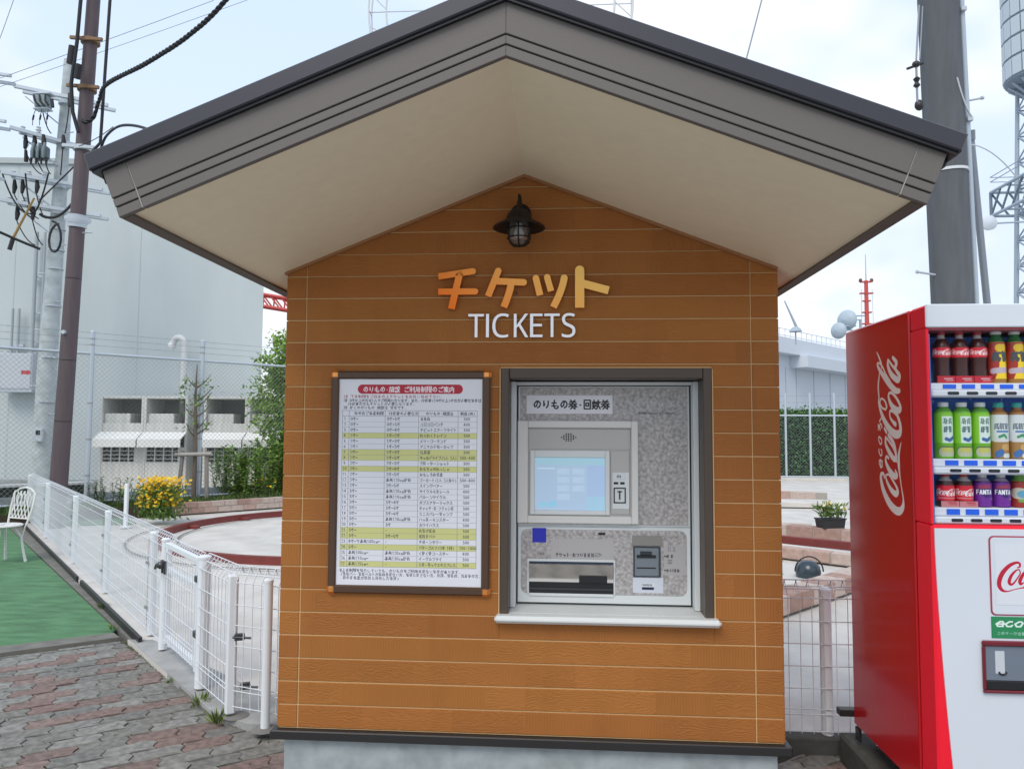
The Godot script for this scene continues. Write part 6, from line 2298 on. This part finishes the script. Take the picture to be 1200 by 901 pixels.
	s.tube(sagged(V(-11.5, 5.75, -9.6), V(-10.18, 5.03, -10.7), 0.05, 8), 0.026, 6)
	var lp := []
	for k in 15: lp.append(V(-10.03 + 0.16 * sin(TAU * k / 14.0), 5.32 + 0.3 * cos(TAU * k / 14.0), -10.8 - 0.2 * k / 14.0))
	s.tube(lp, 0.022, 6)
	for k in 3:
		s.tube(sagged(V(-11.45 + k * 0.5, 6.75, -11.2), V(-10.85, 5.95, -11.35), 0.25 - 0.05 * k, 10), 0.017, 5)
	s.tube(sagged(V(-10.75, 5.95, -11.4), V(-10.1, 6.35, -11.6), 0.22, 8), 0.03, 5)
	s.tube([V(-10.7, 6.2, -11.3), V(-9.9, 7.3, -11.6)], 0.016, 5)
	each("cable", s, M.cable, lw)
	var hw := thing("pole_cutouts", V(0, 0, 0), "black cutout fuses and leads clustered along lower crossarms of grey pole", "fuses")
	for q in [[7.52, -0.62], [7.52, -0.42], [7.52, -0.22], [6.58, -0.8], [6.58, -0.62], [6.58, -0.3], [6.02, -0.7], [6.02, -0.35], [8.38, -0.3], [8.38, 0.3], [7.5, 0.22]]:
		var c: Vector3 = gp.call(q[0]) + V(q[1], 0.1, 0.32)
		s = Shape.new()
		s.tube([c + V(0, 0.06, 0), c + V(0.03, -0.1, 0.02), c + V(0.02, -0.24, 0.03)], [0.03, 0.05, 0.028], 7)
		var fu := obj("fuse", s, M.cable, hw)
		s = Shape.new()
		s.tube(sagged(c + V(0.02, -0.24, 0.03), gp.call(q[0] - 0.75) + V(q[1] * 0.5 + 0.05, 0.1, 0.25), 0.1, 7), 0.012, 5)
		obj("lead", s, M.cable, fu)
	var yr := thing("guard_rod", V(0, 0, 0), "ochre yellow guard rod hanging obliquely beside grey pole", "rod")
	s = Shape.new()
	s.tube([V(-10.72, 6.22, -11.18), V(-11.15, 5.40, -11.2)], [0.02, 0.028], 8)
	obj("rod_sleeve", s, flat(0.34, 0.21, 0.06, 0.5), yr)
	s = Shape.new()
	s.tube([V(-11.15, 5.40, -11.2), V(-11.22, 5.15, -11.2)], 0.045, 8)
	obj("rod_end", s, M.dark_trim, yr)
	# a pole out of sight on the left with the arm ends that show
	var op := thing("crossarm_stack", V(0, 0, 0), "pale crossarm ends at the photo's left edge, level with the switch box", "crossarm")
	for y in [8.52, 7.58, 6.56]:
		for w in [-0.06, 0.06]:
			s = Shape.new()
			s.beam(V(-12.9, y + 0.28 + w, -10.6 + w), V(-10.93 - (8.52 - y) * 0.07, y - 0.02 + w, -10.72 + w), 0.06, 0.06, 0.005)
			obj("crossarm", s, M.galv, op)
	s = Shape.new()
	s.tube([V(-12.6, 0, -10.8), V(-12.6, 9.6, -10.8)], [0.18, 0.11], 14)
	obj("pole_shaft", s, M.pole_grey, op)
	# cables along the brown pole
	var cc := thing("pole_cable", V(0, 0, 0), "dark cables running down both sides of brown pole's top", "cable")
	s = Shape.new()
	s.tube([V(-6.74, 9.2, -6.8), V(-6.86, 7.7, -6.85), V(-6.91, 7.1, -6.88), V(-7.0, 6.5, -6.92), V(-6.98, 6.1, -6.95), V(-6.9, 5.8, -6.98)], 0.026, 7)
	s.tube([V(-6.3, 9.2, -6.82), V(-6.42, 7.7, -6.86), V(-6.49, 6.72, -6.92), V(-6.56, 5.64, -6.98), V(-6.7, 5.5, -7.0)], 0.022, 7)
	s.tube([V(-6.98, 7.05, -6.9), V(-7.02, 6.8, -6.92)], 0.06, 8)
	s.tube([V(-6.84, 6.75, -6.85), V(-6.88, 6.55, -6.87)], 0.05, 8)
	each("cable", s, M.cable, cc)
	var tw := thing("twisted_cable", V(0, 0, 0), "thick black twisted cable rising from brown pole over the booth roof", "cable")
	var path := [V(-6.86, 5.98, -7.0), V(-6.78, 5.95, -6.98), V(-6.66, 6.02, -6.96), V(-6.52, 6.2, -6.85), V(-6.16, 6.26, -6.47), V(-5.23, 6.2, -5.83), V(-4.38, 6.25, -5.29), V(-3.69, 6.4, -4.82), V(-2.4, 6.9, -3.9), V(0.5, 8.4, -1.9)]
	var fine := []
	for k in path.size() - 1:
		for i in 12: fine.append((path[k] as Vector3).cubic_interpolate(path[k + 1], path[maxi(k - 1, 0)], path[mini(k + 2, path.size() - 1)], i / 12.0))
	for strand in 3:
		s = Shape.new()
		var dist := 0.0
		var tp := []
		for k in fine.size() - 1:
			var seg: Vector3 = fine[k + 1] - fine[k]
			for i in 3:
				var q: Vector3 = fine[k] + seg * (i / 3.0)
				var an := (dist + seg.length() * i / 3.0) * 26.0 + TAU * strand / 3.0
				tp.append(q + V(0.0, cos(an), sin(an)) * 0.017)
			dist += seg.length()
		s.tube(tp, 0.017, 5)
		obj("strand", s, M.cable, tw)
	var sc := thing("service_cable", V(0, 0, 0), "thin black service cable from brown pole to the roof's left edge", "cable")
	s = Shape.new()
	var sp := [V(-6.55, 5.55, -6.98), V(-6.3, 5.63, -6.72), V(-5.8, 5.56, -6.24), V(-5.23, 5.34, -5.78), V(-4.6, 4.95, -5.2), V(-3.9, 4.4, -4.6)]
	var smooth := []
	for k in 5:
		for i in 6: smooth.append((sp[k] as Vector3).cubic_interpolate(sp[k + 1], sp[maxi(k - 1, 0)], sp[mini(k + 2, 5)], i / 6.0))
	s.tube(smooth, 0.018, 6)
	s.tube(sagged(V(-6.9, 5.6, -7.0), V(-6.0, 5.62, -6.4), 0.03, 8), 0.006, 5)
	each("cable", s, M.cable, sc)
	var ow := thing("overhead_wires", V(0, 0, 0), "faint thin overhead wires crossing sky behind brown pole", "wire")
	for q in [[V(-12.5, 5.86, -7.7), V(-5.48, 8.4, -8.09)], [V(-14.0, 6.7, -9.6), V(-5.2, 9.75, -10.0)], [V(-8.55, 8.9, -7.86), V(-9.1, 7.3, -7.9)]]:
		s = Shape.new()
		s.tube(sagged(q[0], q[1], 0.05, 8), 0.006, 4)
		each("wire", s, M.cable_thin, ow)
	var rw := thing("guy_wire", V(0, 0, 0), "single thin wire dropping out of sky onto roof's right slope", "wire")
	s = Shape.new()
	s.tube([V(3.62, 9.5, -8.66), V(3.1, 7.5, -8.74), V(2.7, 5.9, -8.8)], 0.012, 5)
	each("wire", s, M.cable_thin, rw)
	# big pole on the right
	var rp := thing("utility_pole", V(0, 0, 0), "thick dark weathered concrete pole behind the red drinks machine", "utility pole")
	s = Shape.new()
	var rf := V(3.945, -0.1, -4.24)
	var rt := V(3.60, 7.0, -3.78)
	s.tube([rf, rf.lerp(rt, 0.25), rf.lerp(rt, 0.5), rf.lerp(rt, 0.75), rt], [0.185, 0.18, 0.176, 0.172, 0.168], 24)
	obj("pole_shaft", s, M.pole_dark, rp)
	var rl := func(y: float) -> Vector3: return rf.lerp(rt, (y + 0.1) / 7.1)
	s = Shape.new()
	s.tube([rl.call(3.93), rl.call(3.955)], 0.183, 24)
	obj("white_band", s, flat(0.7, 0.72, 0.74, 0.5), rp)
	s = Shape.new()
	s.tube([rl.call(0.2) + V(0.19, 0, 0.06), rl.call(3.9) + V(0.185, 0, 0.06), rl.call(6.9) + V(0.18, 0, 0.06)], 0.022, 8)
	obj("conduit", s, flat(0.42, 0.50, 0.58, 0.5), rp)
	s = Shape.new()
	s.tube([V(4.3, 0, -4.33), V(4.25, 2.74, -4.29), V(4.10, 4.36, -4.2)], 0.032, 8)
	s.tube([V(4.1, 4.33, -4.2), V(4.09, 4.42, -4.18)], 0.04, 8)
	obj("steel_pipe", s, flat(0.24, 0.27, 0.31, 0.5, 0.3), rp)
	s = Shape.new()
	for q in [[4.58, 1.0], [5.54, 1.0], [2.97, -1.0]]:
		var c: Vector3 = rl.call(q[0])
		s.tube([c + V(q[1] * 0.16, 0, 0.05), c + V(q[1] * 0.335, 0.03, 0.05)], 0.011, 6)
		s.tube([c + V(q[1] * 0.32, 0.028, 0.05), c + V(q[1] * 0.34, 0.032, 0.05)], 0.018, 6)
	s.box(rl.call(4.4) + V(0.19, 0, 0.08), V(0.05, 0.04, 0.05), 0.004)
	s.box(rl.call(5.42) + V(0.18, 0, 0.08), V(0.05, 0.04, 0.05), 0.004)
	each("step_bolt", s, M.galv, rp)
	s = Shape.new()
	s.tube(sagged(rl.call(4.75) + V(0.05, 0, 0.17), rl.call(4.42) + V(0.2, 0, 0.1), 0.05, 8), 0.008, 5)
	s.tube(sagged(rl.call(4.2) + V(0.2, 0, 0.0), rl.call(3.95) + V(0.75, 0, -0.2), -0.08, 8), 0.006, 5)
	each("thin_lead", s, flat(0.6, 0.63, 0.66, 0.5), rp)
	var gw := thing("strain_insulator", V(0, 0, 0), "dark strain insulator and clamp hanging left of thick concrete pole", "insulator")
	s = Shape.new()
	s.tube([V(3.32, 5.3, -3.5), V(3.29, 4.92, -3.5), V(3.28, 4.78, -3.5)], 0.008, 5)
	s.tube([V(3.36, 5.3, -3.52), V(3.33, 4.92, -3.52), V(3.31, 4.80, -3.5)], 0.006, 5)
	s.tube([V(3.28, 4.75, -3.5), V(3.29, 4.42, -3.52)], 0.01, 5)
	each("wire", s, M.cable_thin, gw)
	s = Shape.new()
	s.ball(V(3.28, 4.76, -3.5), V(0.035, 0.03, 0.03))
	s.tube([V(3.2, 4.72, -3.5), V(3.34, 4.77, -3.5)], 0.012, 6)
	s.lathe([Vector2(0.01, 0), Vector2(0.03, 0.02), Vector2(0.015, 0.05), Vector2(0.03, 0.08), Vector2(0.01, 0.1)], 10, Transform3D(Basis.IDENTITY, V(3.285, 4.55, -3.51)))
	s.ball(V(3.31, 4.4, -3.53), V(0.04, 0.05, 0.03))
	each("clamp", s, M.dark_trim, gw)


# ---------------------------------------------------------------- plants on the left
func build_plants() -> void:
	var yb := thing("flowering_bush", V(-6.05, 0.05, -8.0), "bright yellow flowering bush at left end of brick planting bed", "bush")
	flowers(yb, V(0, 0.05, 0), V(0.36, 0.62, 0.34), 1500, 600, [Color(0.80, 0.50, 0.01), Color(0.85, 0.62, 0.03), Color(0.72, 0.40, 0.01)], 0.032)
	tree("young_tree", "leafy bright green tree behind chain link fence beside the booth", V(-5.52, 0.15, -11.9), 3.3, V(0.70, 1.15, 0.6), 2.1, 190, 40, 0.10, Color(0.09, 0.19, 0.03), Color(0.34, 0.52, 0.10), 0.045)
	var sp := tree("sapling", "thin sparse sapling tied to wooden support behind second chain link post", V(-6.52, 0.15, -9.97), 2.6, V(0.36, 0.75, 0.3), 1.75, 24, 9, 0.07, Color(0.06, 0.14, 0.03), Color(0.22, 0.36, 0.08), 0.045)
	var su := thing("tree_support", V(-6.49, 0.15, -9.86), "weathered grey timber support frame holding up thin sapling", "timber frame")
	for x in [-0.22, 0.22]:
		var s := Shape.new()
		s.tube([V(x * 1.25, 0, 0), V(x, 0.95, -0.05)], 0.035, 8)
		each("support_leg", s, worn(0.28, 0.25, 0.22, 0.95, M.t_streak, 2.0), su)
	var sb := Shape.new()
	sb.tube([V(-0.34, 0.88, 0.0), V(0.34, 0.9, 0.0)], 0.035, 8)
	obj("support_bar", sb, worn(0.42, 0.39, 0.35, 0.95, M.t_streak, 2.0), su)
	stem_shrub("leafy_shrub", "tall leafy green shrub right of second chain link post", V(-6.0, 0.18, -10.7), 38, 1.0, Vector2(0.5, 0.35), 0.10, Color(0.09, 0.19, 0.035), Color(0.32, 0.48, 0.10))
	stem_shrub("leafy_shrub", "dense dark green shrub against the booth's left edge", V(-5.36, 0.18, -11.35), 62, 1.35, Vector2(0.62, 0.4), 0.115, Color(0.10, 0.21, 0.035), Color(0.34, 0.52, 0.11))
	stem_shrub("leafy_shrub", "low green plants around first chain link post left of yellow bush", V(-7.35, 0.12, -8.75), 22, 0.55, Vector2(0.5, 0.2), 0.06, Color(0.03, 0.075, 0.012), Color(0.12, 0.2, 0.05))
	stem_shrub("leafy_shrub", "small sprig of green leaves above white coping at left edge", V(-8.35, 0.4, -7.1), 8, 0.45, Vector2(0.15, 0.1), 0.05, Color(0.03, 0.075, 0.012), Color(0.12, 0.2, 0.05))
	var sf := thing("flowering_bush", V(-5.5, 0.2, -10.75), "few small yellow flowers low in bed close to the booth", "bush")
	flowers(sf, V(0, 0.0, 0.12), V(0.3, 0.35, 0.15), 120, 26, [Color(0.80, 0.50, 0.01), Color(0.85, 0.62, 0.03)], 0.03)
	var dk := Color(0.07, 0.11, 0.02)
	var lt := Color(0.26, 0.34, 0.09)
	weed("weed_tuft", "small dark leafy weed growing at kerb beside green floor's near corner", V(-3.62, 0.02, -2.83), 40, 0.07, 0.09, dk, Color(0.10, 0.16, 0.04), "weeds along the kerb")
	weed("weed_tuft", "tiny weed in the joint where green floor meets pavement", V(-3.15, 0.02, -2.21), 22, 0.06, 0.07, dk, lt, "weeds along the kerb")
	weed("weed_tuft", "tiny bright weed at kerb in front of gate", V(-2.16, 0.005, -1.19), 24, 0.05, 0.05, dk, lt, "weeds along the kerb")
	weed("weed_tuft", "bigger spreading weed at kerb in front of fence corner", V(-1.81, 0.005, -0.855), 70, 0.085, 0.13, dk, lt, "weeds along the kerb")
	weed("weed_tuft", "grassy weed clump at kerb nearest the booth", V(-1.605, 0.005, -0.635), 60, 0.085, 0.10, dk, lt, "weeds along the kerb")
	var ms := Shape.new()
	ms.tinted = true
	for i in 900:
		var p := V(rng.randf_range(-3.2, -1.2), 0, rng.randf_range(-1.9, 0.4))
		if rng.randf() < 0.75:
			var f := rng.randf()
			p = V(lerpf(-2.96, -1.45, f), 0, lerpf(-2.02, -0.585, f)) + V(rng.randfn() * 0.012, 0, absf(rng.randfn()) * 0.01)
		var dir := V(rng.randfn(), 0.7, rng.randfn()).normalized()
		ms.col = Color(0.04, 0.06, 0.015).lerp(Color(0.09, 0.13, 0.03), rng.randf())
		ms.leaf(V(p.x, -0.004, p.z), dir, dir.cross(Vector3.UP).normalized(), rng.randf_range(0.008, 0.022), 0.008)
	var mo := obj("moss", ms, M.leaf)
	mo.set_meta("kind", "stuff")
	tag(mo, "thin green moss and sprouts in joints of the brick pavement", "moss")


# ---------------------------------------------------------------- behind, on the right
func build_right_background() -> void:
	var h := thing("hedge", V(0, 0, 0), "clipped dark green hedge behind fence right of the booth", "hedge")
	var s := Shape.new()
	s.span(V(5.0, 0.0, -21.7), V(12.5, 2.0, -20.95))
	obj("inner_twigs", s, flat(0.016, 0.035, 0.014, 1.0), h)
	s = Shape.new()
	s.tinted = true
	for i in 9000:
		var p := V(rng.randf_range(4.9, 12.6), rng.randf_range(0.02, 2.15), -20.92 + rng.randfn() * 0.05)
		if i % 4 == 0: p = V(rng.randf_range(4.9, 12.6), 2.02 + absf(rng.randfn()) * 0.11, rng.randf_range(-21.7, -20.9))
		var dir := V(rng.randfn(), rng.randfn() + 0.2, 0.5 + absf(rng.randfn())).normalized()
		s.col = Color(0.045, 0.14, 0.055).lerp(Color(0.14, 0.34, 0.12), rng.randf()) if p.y < 2.0 else Color(0.06, 0.15, 0.03).lerp(Color(0.17, 0.32, 0.08), rng.randf())
		s.leaf(p, dir, dir.cross(V(rng.randfn(), 1, 0)).normalized(), 0.12, 0.075)
	obj("foliage", s, M.leaf, h)
	var f := thing("chain_link_fence", V(0, 0, 0), "galvanised chain link fence in front of the clipped hedge", "fence")
	for x in [5.6, 6.31, 7.02, 7.76, 8.49, 9.22, 9.95]:
		s = Shape.new()
		s.tube([V(x, 0, -20.42), V(x, 2.7, -20.42)], 0.035, 8)
		obj("post", s, M.galv, f)
	for y in [0.12, 2.0]:
		s = Shape.new()
		s.tube([V(5.0, y, -20.42), V(11.5, y, -20.42)], 0.026, 8)
		obj("rail", s, M.galv, f)
	for y in [2.2, 2.4, 2.6]:
		s = Shape.new()
		s.tube([V(5.0, y, -20.42), V(11.5, y, -20.42)], 0.005, 4)
		obj("barbed_strand", s, M.wire, f)
	chain_link(f, V(5.0, 0.12, -20.42), V(11.5, 0.12, -20.42), 0.12, 1.99, 0.07, 0.003)
	var kb := Shape.new()
	kb.span(V(3.0, -0.05, -20.7), V(14.0, 0.1, -19.9), 0.01)
	struct("course_kerb", kb, M.slab)
	# flat roofed building
	var a := V(17.51, 0, -57.9)
	var b := V(26.03, 0, -67.5)
	var d := (b - a).normalized()
	var bd := thing("flat_roofed_building", a, "distant white-grey flat-roofed building with rooftop railing right of the booth", "building")
	bd.rotation.y = atan2(-d.z, d.x)
	s = Shape.new()
	s.span(V(-8, -0.1, -14), V(40, 8.0, -0.9))
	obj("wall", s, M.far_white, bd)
	s = Shape.new()
	s.span(V(-8, 7.92, -14), V(40, 9.25, 0.0), 0.03)
	obj("parapet", s, flat(0.66, 0.71, 0.77, 0.7), bd)
	s = Shape.new()
	s.span(V(3.9, 6.9, -0.899), V(40, 7.919, 0.6), 0.02)
	obj("canopy", s, flat(0.62, 0.67, 0.73, 0.7), bd)
	s = Shape.new()
	for x in [3.0, 5.0, 8.5, 12.0, 15.5]: s.span(V(x - 0.03, 0, -0.9), V(x + 0.03, 6.89, -0.86))
	each("wall_joint", s, flat(0.42, 0.47, 0.54, 0.8), bd)
	for x in range(0, 36):
		if x > 16: break
		s = Shape.new()
		s.tube([V(-2.0 + x * 1.05, 9.2, -1.0), V(-2.0 + x * 1.05, 10.2, -1.0)], 0.035, 5)
		obj("railing_post", s, M.far_white, bd)
	s = Shape.new()
	for y in [9.65, 10.2]: s.tube([V(-4, y, -1.0), V(20, y, -1.0)], 0.035, 5)
	each("railing_bar", s, M.far_white, bd)
	var fl := thing("roof_floodlight", V(18.27, 9.3, -56.0), "small grey floodlight on arm at roof edge right of the booth", "floodlight")
	s = Shape.new()
	s.lathe([Vector2(0, 0), Vector2(0.5, 0.0), Vector2(0.35, 0.25), Vector2(0.12, 0.4), Vector2(0, 0.42)], 14)
	obj("lamp_head", s, M.far_blue, fl)
	s = Shape.new()
	s.tube([V(0.1, 0.3, 0), V(-0.9, 2.4, 0.3)], [0.12, 0.05], 6)
	s.tube([V(0, 0.0, 0), V(0, -1.0, 0)], 0.06, 6)
	each("lamp_arm", s, M.far_blue, fl)
	# dishes
	var dish := func(at: Vector3, r: float, label: String) -> void:
		var o := thing("dish_antenna", at, label, "antenna", "dish antennas on the roof")
		var q := Shape.new()
		q.lathe([Vector2(0, 0.0), Vector2(r * 0.5, 0.06 * r), Vector2(r * 0.85, 0.2 * r), Vector2(r, 0.34 * r), Vector2(r, 0.46 * r), Vector2(r * 0.9, 0.62 * r), Vector2(r * 0.5, 0.85 * r), Vector2(0, 0.95 * r)], 22, Transform3D(Basis(Vector3.UP, -0.9) * Basis(Vector3.RIGHT, PI / 2), Vector3.ZERO))
		obj("dish", q, flat(0.40, 0.48, 0.54, 0.5), o)
		q = Shape.new()
		q.tube([V(0.1, 0, -0.1), V(0.9, 0.1, -0.3), V(0.9, -2.2, -0.3)], 0.09, 6)
		q.tube([V(0.2, 0.35, -0.1), V(1.2, 0.4, -0.3)], 0.05, 6)
		obj("dish_mount", q, M.far_blue, o)
	dish.call(V(21.1, 9.66, -52.6), 0.75, "larger upper dish antenna on roof behind red machine's top corner")
	dish.call(V(20.2, 8.8, -51.9), 0.6, "smaller lower dish antenna on roof touching red machine's top corner")
	var m := thing("red_mast", V(23.75, 0, -56.1), "slim red antenna mast with two lamps above the red machine", "mast")
	s = Shape.new()
	s.tube([V(0, 5.0, 0), V(0, 13.3, 0)], [0.2, 0.14], 10)
	obj("mast_column", s, M.far_red, m)
	for q in [[9.9, 0.42], [10.8, 0.36], [11.7, 0.3], [12.3, 0.5], [13.2, 0.42]]:
		s = Shape.new()
		s.box(V(0, q[0], 0), V(q[1] * 2.0, 0.09, 0.3), 0.01)
		obj("crossbar", s, M.far_red, m)
	s = Shape.new()
	s.tube([V(0, 13.2, 0), V(0, 15.4, 0)], [0.05, 0.02], 6)
	for x in [-0.45, 0.45]: s.tube([V(x, 9.4, 0.1), V(x * 0.9, 12.6, 0.1)], 0.02, 4)
	each("whip_antenna", s, M.far_blue, m)
	for x in [-0.42, 0.42]:
		s = Shape.new()
		s.ball(V(x, 13.32, 0), V(0.14, 0.17, 0.14), 10, 7)
		obj("warning_lamp", s, flat(0.14, 0.08, 0.08, 0.5), m)
	# lattice tower with a drum
	var t := thing("antenna_tower", V(38.85, 0, -57.9), "pale grey lattice tower with panelled drum at the photo's right edge", "tower")
	var hw := 1.6
	for cx in [-1.0, 1.0]:
		for cz in [-1.0, 1.0]:
			s = Shape.new()
			s.tube([V(cx * 2.1, 0, cz * 2.1), V(cx * hw, 20, cz * hw), V(cx * 1.35, 30, cz * 1.35)], [0.2, 0.17, 0.15], 8)
			obj("leg", s, M.far_blue, t)
	s = Shape.new()
	for k in 14:
		var y0 := k * 2.15
		var y1 := y0 + 2.15
		var w0 := lerpf(2.1, 1.35, y0 / 30.0)
		var w1 := lerpf(2.1, 1.35, y1 / 30.0)
		for side in 4:
			var bs := Basis(Vector3.UP, PI * 0.5 * side)
			s.tube([bs * V(-w0, y0, w0), bs * V(w1, y1, w1)], 0.07, 5)
			s.tube([bs * V(w0, y0, w0), bs * V(-w1, y1, w1)], 0.07, 5)
			s.tube([bs * V(-w1, y1, w1), bs * V(w1, y1, w1)], 0.08, 5)
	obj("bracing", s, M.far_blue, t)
	s = Shape.new()
	for y in [19.6, 21.6]:
		for side in 4:
			var bs := Basis(Vector3.UP, PI * 0.5 * side)
			s.tube([bs * V(-2.9, y, 2.9), bs * V(2.9, y, 2.9)], 0.13, 6)
			s.tube([bs * V(-2.9, y, 0.9), bs * V(2.9, y, 0.9)], 0.09, 6)
			for k in 4: s.tube([bs * V(-2.9 + k * 1.45, 19.6, 2.9), bs * V(-2.9 + (k + 1) * 1.45, 21.6, 2.9)], 0.09, 5)
			s.tube([bs * V(-2.9, 19.6, 2.9), bs * V(-2.9, 21.6, 2.9)], 0.12, 6)
	for y in [22.5, 22.9]:
		for side in 4:
			var bs := Basis(Vector3.UP, PI * 0.5 * side)
			s.tube([bs * V(-2.9, y, 2.9), bs * V(2.9, y, 2.9)], 0.04, 4)
	obj("platform", s, M.far_blue, t)
	s = Shape.new()
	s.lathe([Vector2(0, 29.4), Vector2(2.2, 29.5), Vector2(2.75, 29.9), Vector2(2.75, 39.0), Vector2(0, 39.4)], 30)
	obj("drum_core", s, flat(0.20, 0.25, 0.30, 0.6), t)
	for row in 5:
		for k in 20:
			var an := TAU * k / 20.0
			s = Shape.new()
			s.box(V(0, 30.8 + row * 1.62, 2.78), V(0.78, 1.44, 0.12), 0.02)
			var pn := obj("drum_panel", s, flat(0.50, 0.56, 0.61, 0.5), t)
			pn.rotation.y = an
	s = Shape.new()
	for k in 16:
		var dd := V(sin(TAU * k / 16.0), 0, cos(TAU * k / 16.0))
		s.tube([dd * 1.3 + V(0, 28.7, 0), dd * 2.5 + V(0, 29.7, 0)], 0.12, 5)
	each("drum_strut", s, M.far_blue, t)
	s = Shape.new()
	s.lathe([Vector2(0, 0), Vector2(0.55, 0.05), Vector2(0.6, 0.3), Vector2(0.2, 0.5), Vector2(0, 0.5)], 14, Transform3D(Basis(Vector3.RIGHT, PI / 2), V(-5.4, 17.9, 1.0)))
	obj("small_dish", s, M.far_white, t)
	s = Shape.new()
	s.tube([V(-5.4, 17.9, 1.0), V(-1.6, 17.9, 1.6)], 0.07, 5)
	s.tube([V(-3.1, 15.0, 1.0), V(-1.6, 15.0, 1.6)], 0.05, 5)
	s.tube([V(-3.1, 14.4, 1.0), V(-3.1, 15.6, 1.0)], 0.05, 5)
	s.tube([V(-0.9, 39.0, 0), V(-0.9, 41.0, 0)], 0.06, 5)
	each("side_arm", s, M.far_blue, t)


# ---------------------------------------------------------------- rides above the roof line
func build_far_rides() -> void:
	var f := thing("ferris_wheel", V(-3.27, 24.05, -35.2), "pale steel ferris wheel rim peeping over roof ridge on both sides", "ferris wheel")
	var pale := flat(0.62, 0.64, 0.66, 0.5)
	for q in [[7.05, 0.3], [7.05, -0.3], [6.1, 0.25]]:
		var s := Shape.new()
		var pts := []
		for k in 73: pts.append(V(sin(TAU * k / 72.0) * q[0], cos(TAU * k / 72.0) * q[0], q[1]))
		s.tube(pts, 0.055, 6, false)
		obj("rim", s, pale, f)
	var s := Shape.new()
	for k in 24:
		var d := V(sin(TAU * k / 24.0), cos(TAU * k / 24.0), 0)
		s.tube([d * 0.4, d * 7.05], 0.03, 5)
		s.tube([d * 7.05 + V(0, 0, 0.3), d * 7.05 + V(0, 0, -0.3)], 0.03, 5)
		var e := V(sin(TAU * (k + 0.5) / 24.0), cos(TAU * (k + 0.5) / 24.0), 0)
		s.tube([d * 6.1 + V(0, 0, 0.25), e * 7.05 + V(0, 0, 0.3)], 0.03, 5)
	obj("spokes", s, pale, f)
	s = Shape.new()
	s.lathe([Vector2(0, -0.6), Vector2(0.5, -0.6), Vector2(0.5, 0.6), Vector2(0, 0.6)], 16, Transform3D(Basis(Vector3.RIGHT, PI / 2), Vector3.ZERO))
	obj("hub", s, pale, f)
	for side in [-1.0, 1.0]:
		s = Shape.new()
		s.tube([V(0, 0, 0.6 * side), V(-4.5, -24.0, 1.6 * side)], 0.2, 8)
		s.tube([V(0, 0, 0.6 * side), V(4.5, -24.0, 1.6 * side)], 0.2, 8)
		each("support_leg", s, pale, f)
	var c := thing("coaster_track", V(0, 0, 0), "red steel coaster track just under the left eave beside the booth", "coaster track")
	var a := V(-13.9, 7.75, -30.6)
	var b := V(-4.0, 6.2, -31.6)
	for q in [[0.0, 0.0], [0.55, 0.0], [0.1, -0.55], [0.6, -0.55]]:
		s = Shape.new()
		s.tube([a + V(0, q[1], q[0]), b + V(0, q[1], q[0])], 0.075, 7)
		obj("track_rail", s, M.far_red, c)
	s = Shape.new()
	for k in 20:
		var p := a.lerp(b, k / 20.0)
		var q := a.lerp(b, (k + 1.0) / 20.0)
		s.tube([p, q + V(0, -0.55, 0.1)], 0.04, 5)
		s.tube([p + V(0, 0, 0.55), q + V(0, -0.55, 0.6)], 0.04, 5)
		s.tube([p, p + V(0, 0, 0.55)], 0.04, 5)
		s.tube([p, p + V(0, -0.55, 0.1)], 0.04, 5)
	obj("lattice", s, M.far_red, c)
	for f2 in [0.55, 0.95]:
		s = Shape.new()
		var p := a.lerp(b, f2)
		s.tube([p + V(0, -0.5, 0.3), V(p.x, 0, p.z + 0.3)], 0.16, 8)
		obj("support_column", s, M.far_red, c)


func build_small_things() -> void:
	var gp := thing("green_plant", V(2.02, 0.05, -4.1), "small bright green leafy plant beside booth's right edge behind the fence", "plant")
	var s := Shape.new()
	leaves(s, V(0, 0.13, 0), V(0.2, 0.14, 0.16), 26, 16, 0.055, 0.03, Color(0.04, 0.10, 0.015), Color(0.14, 0.28, 0.05))
	obj("foliage", s, M.leaf, gp)
	var st := Shape.new()
	for k in 6: st.tube([V(0, 0, 0), V(rng.randfn() * 0.08, 0.16, rng.randfn() * 0.06)], 0.005, 4)
	obj("stem", st, M.bark, gp)
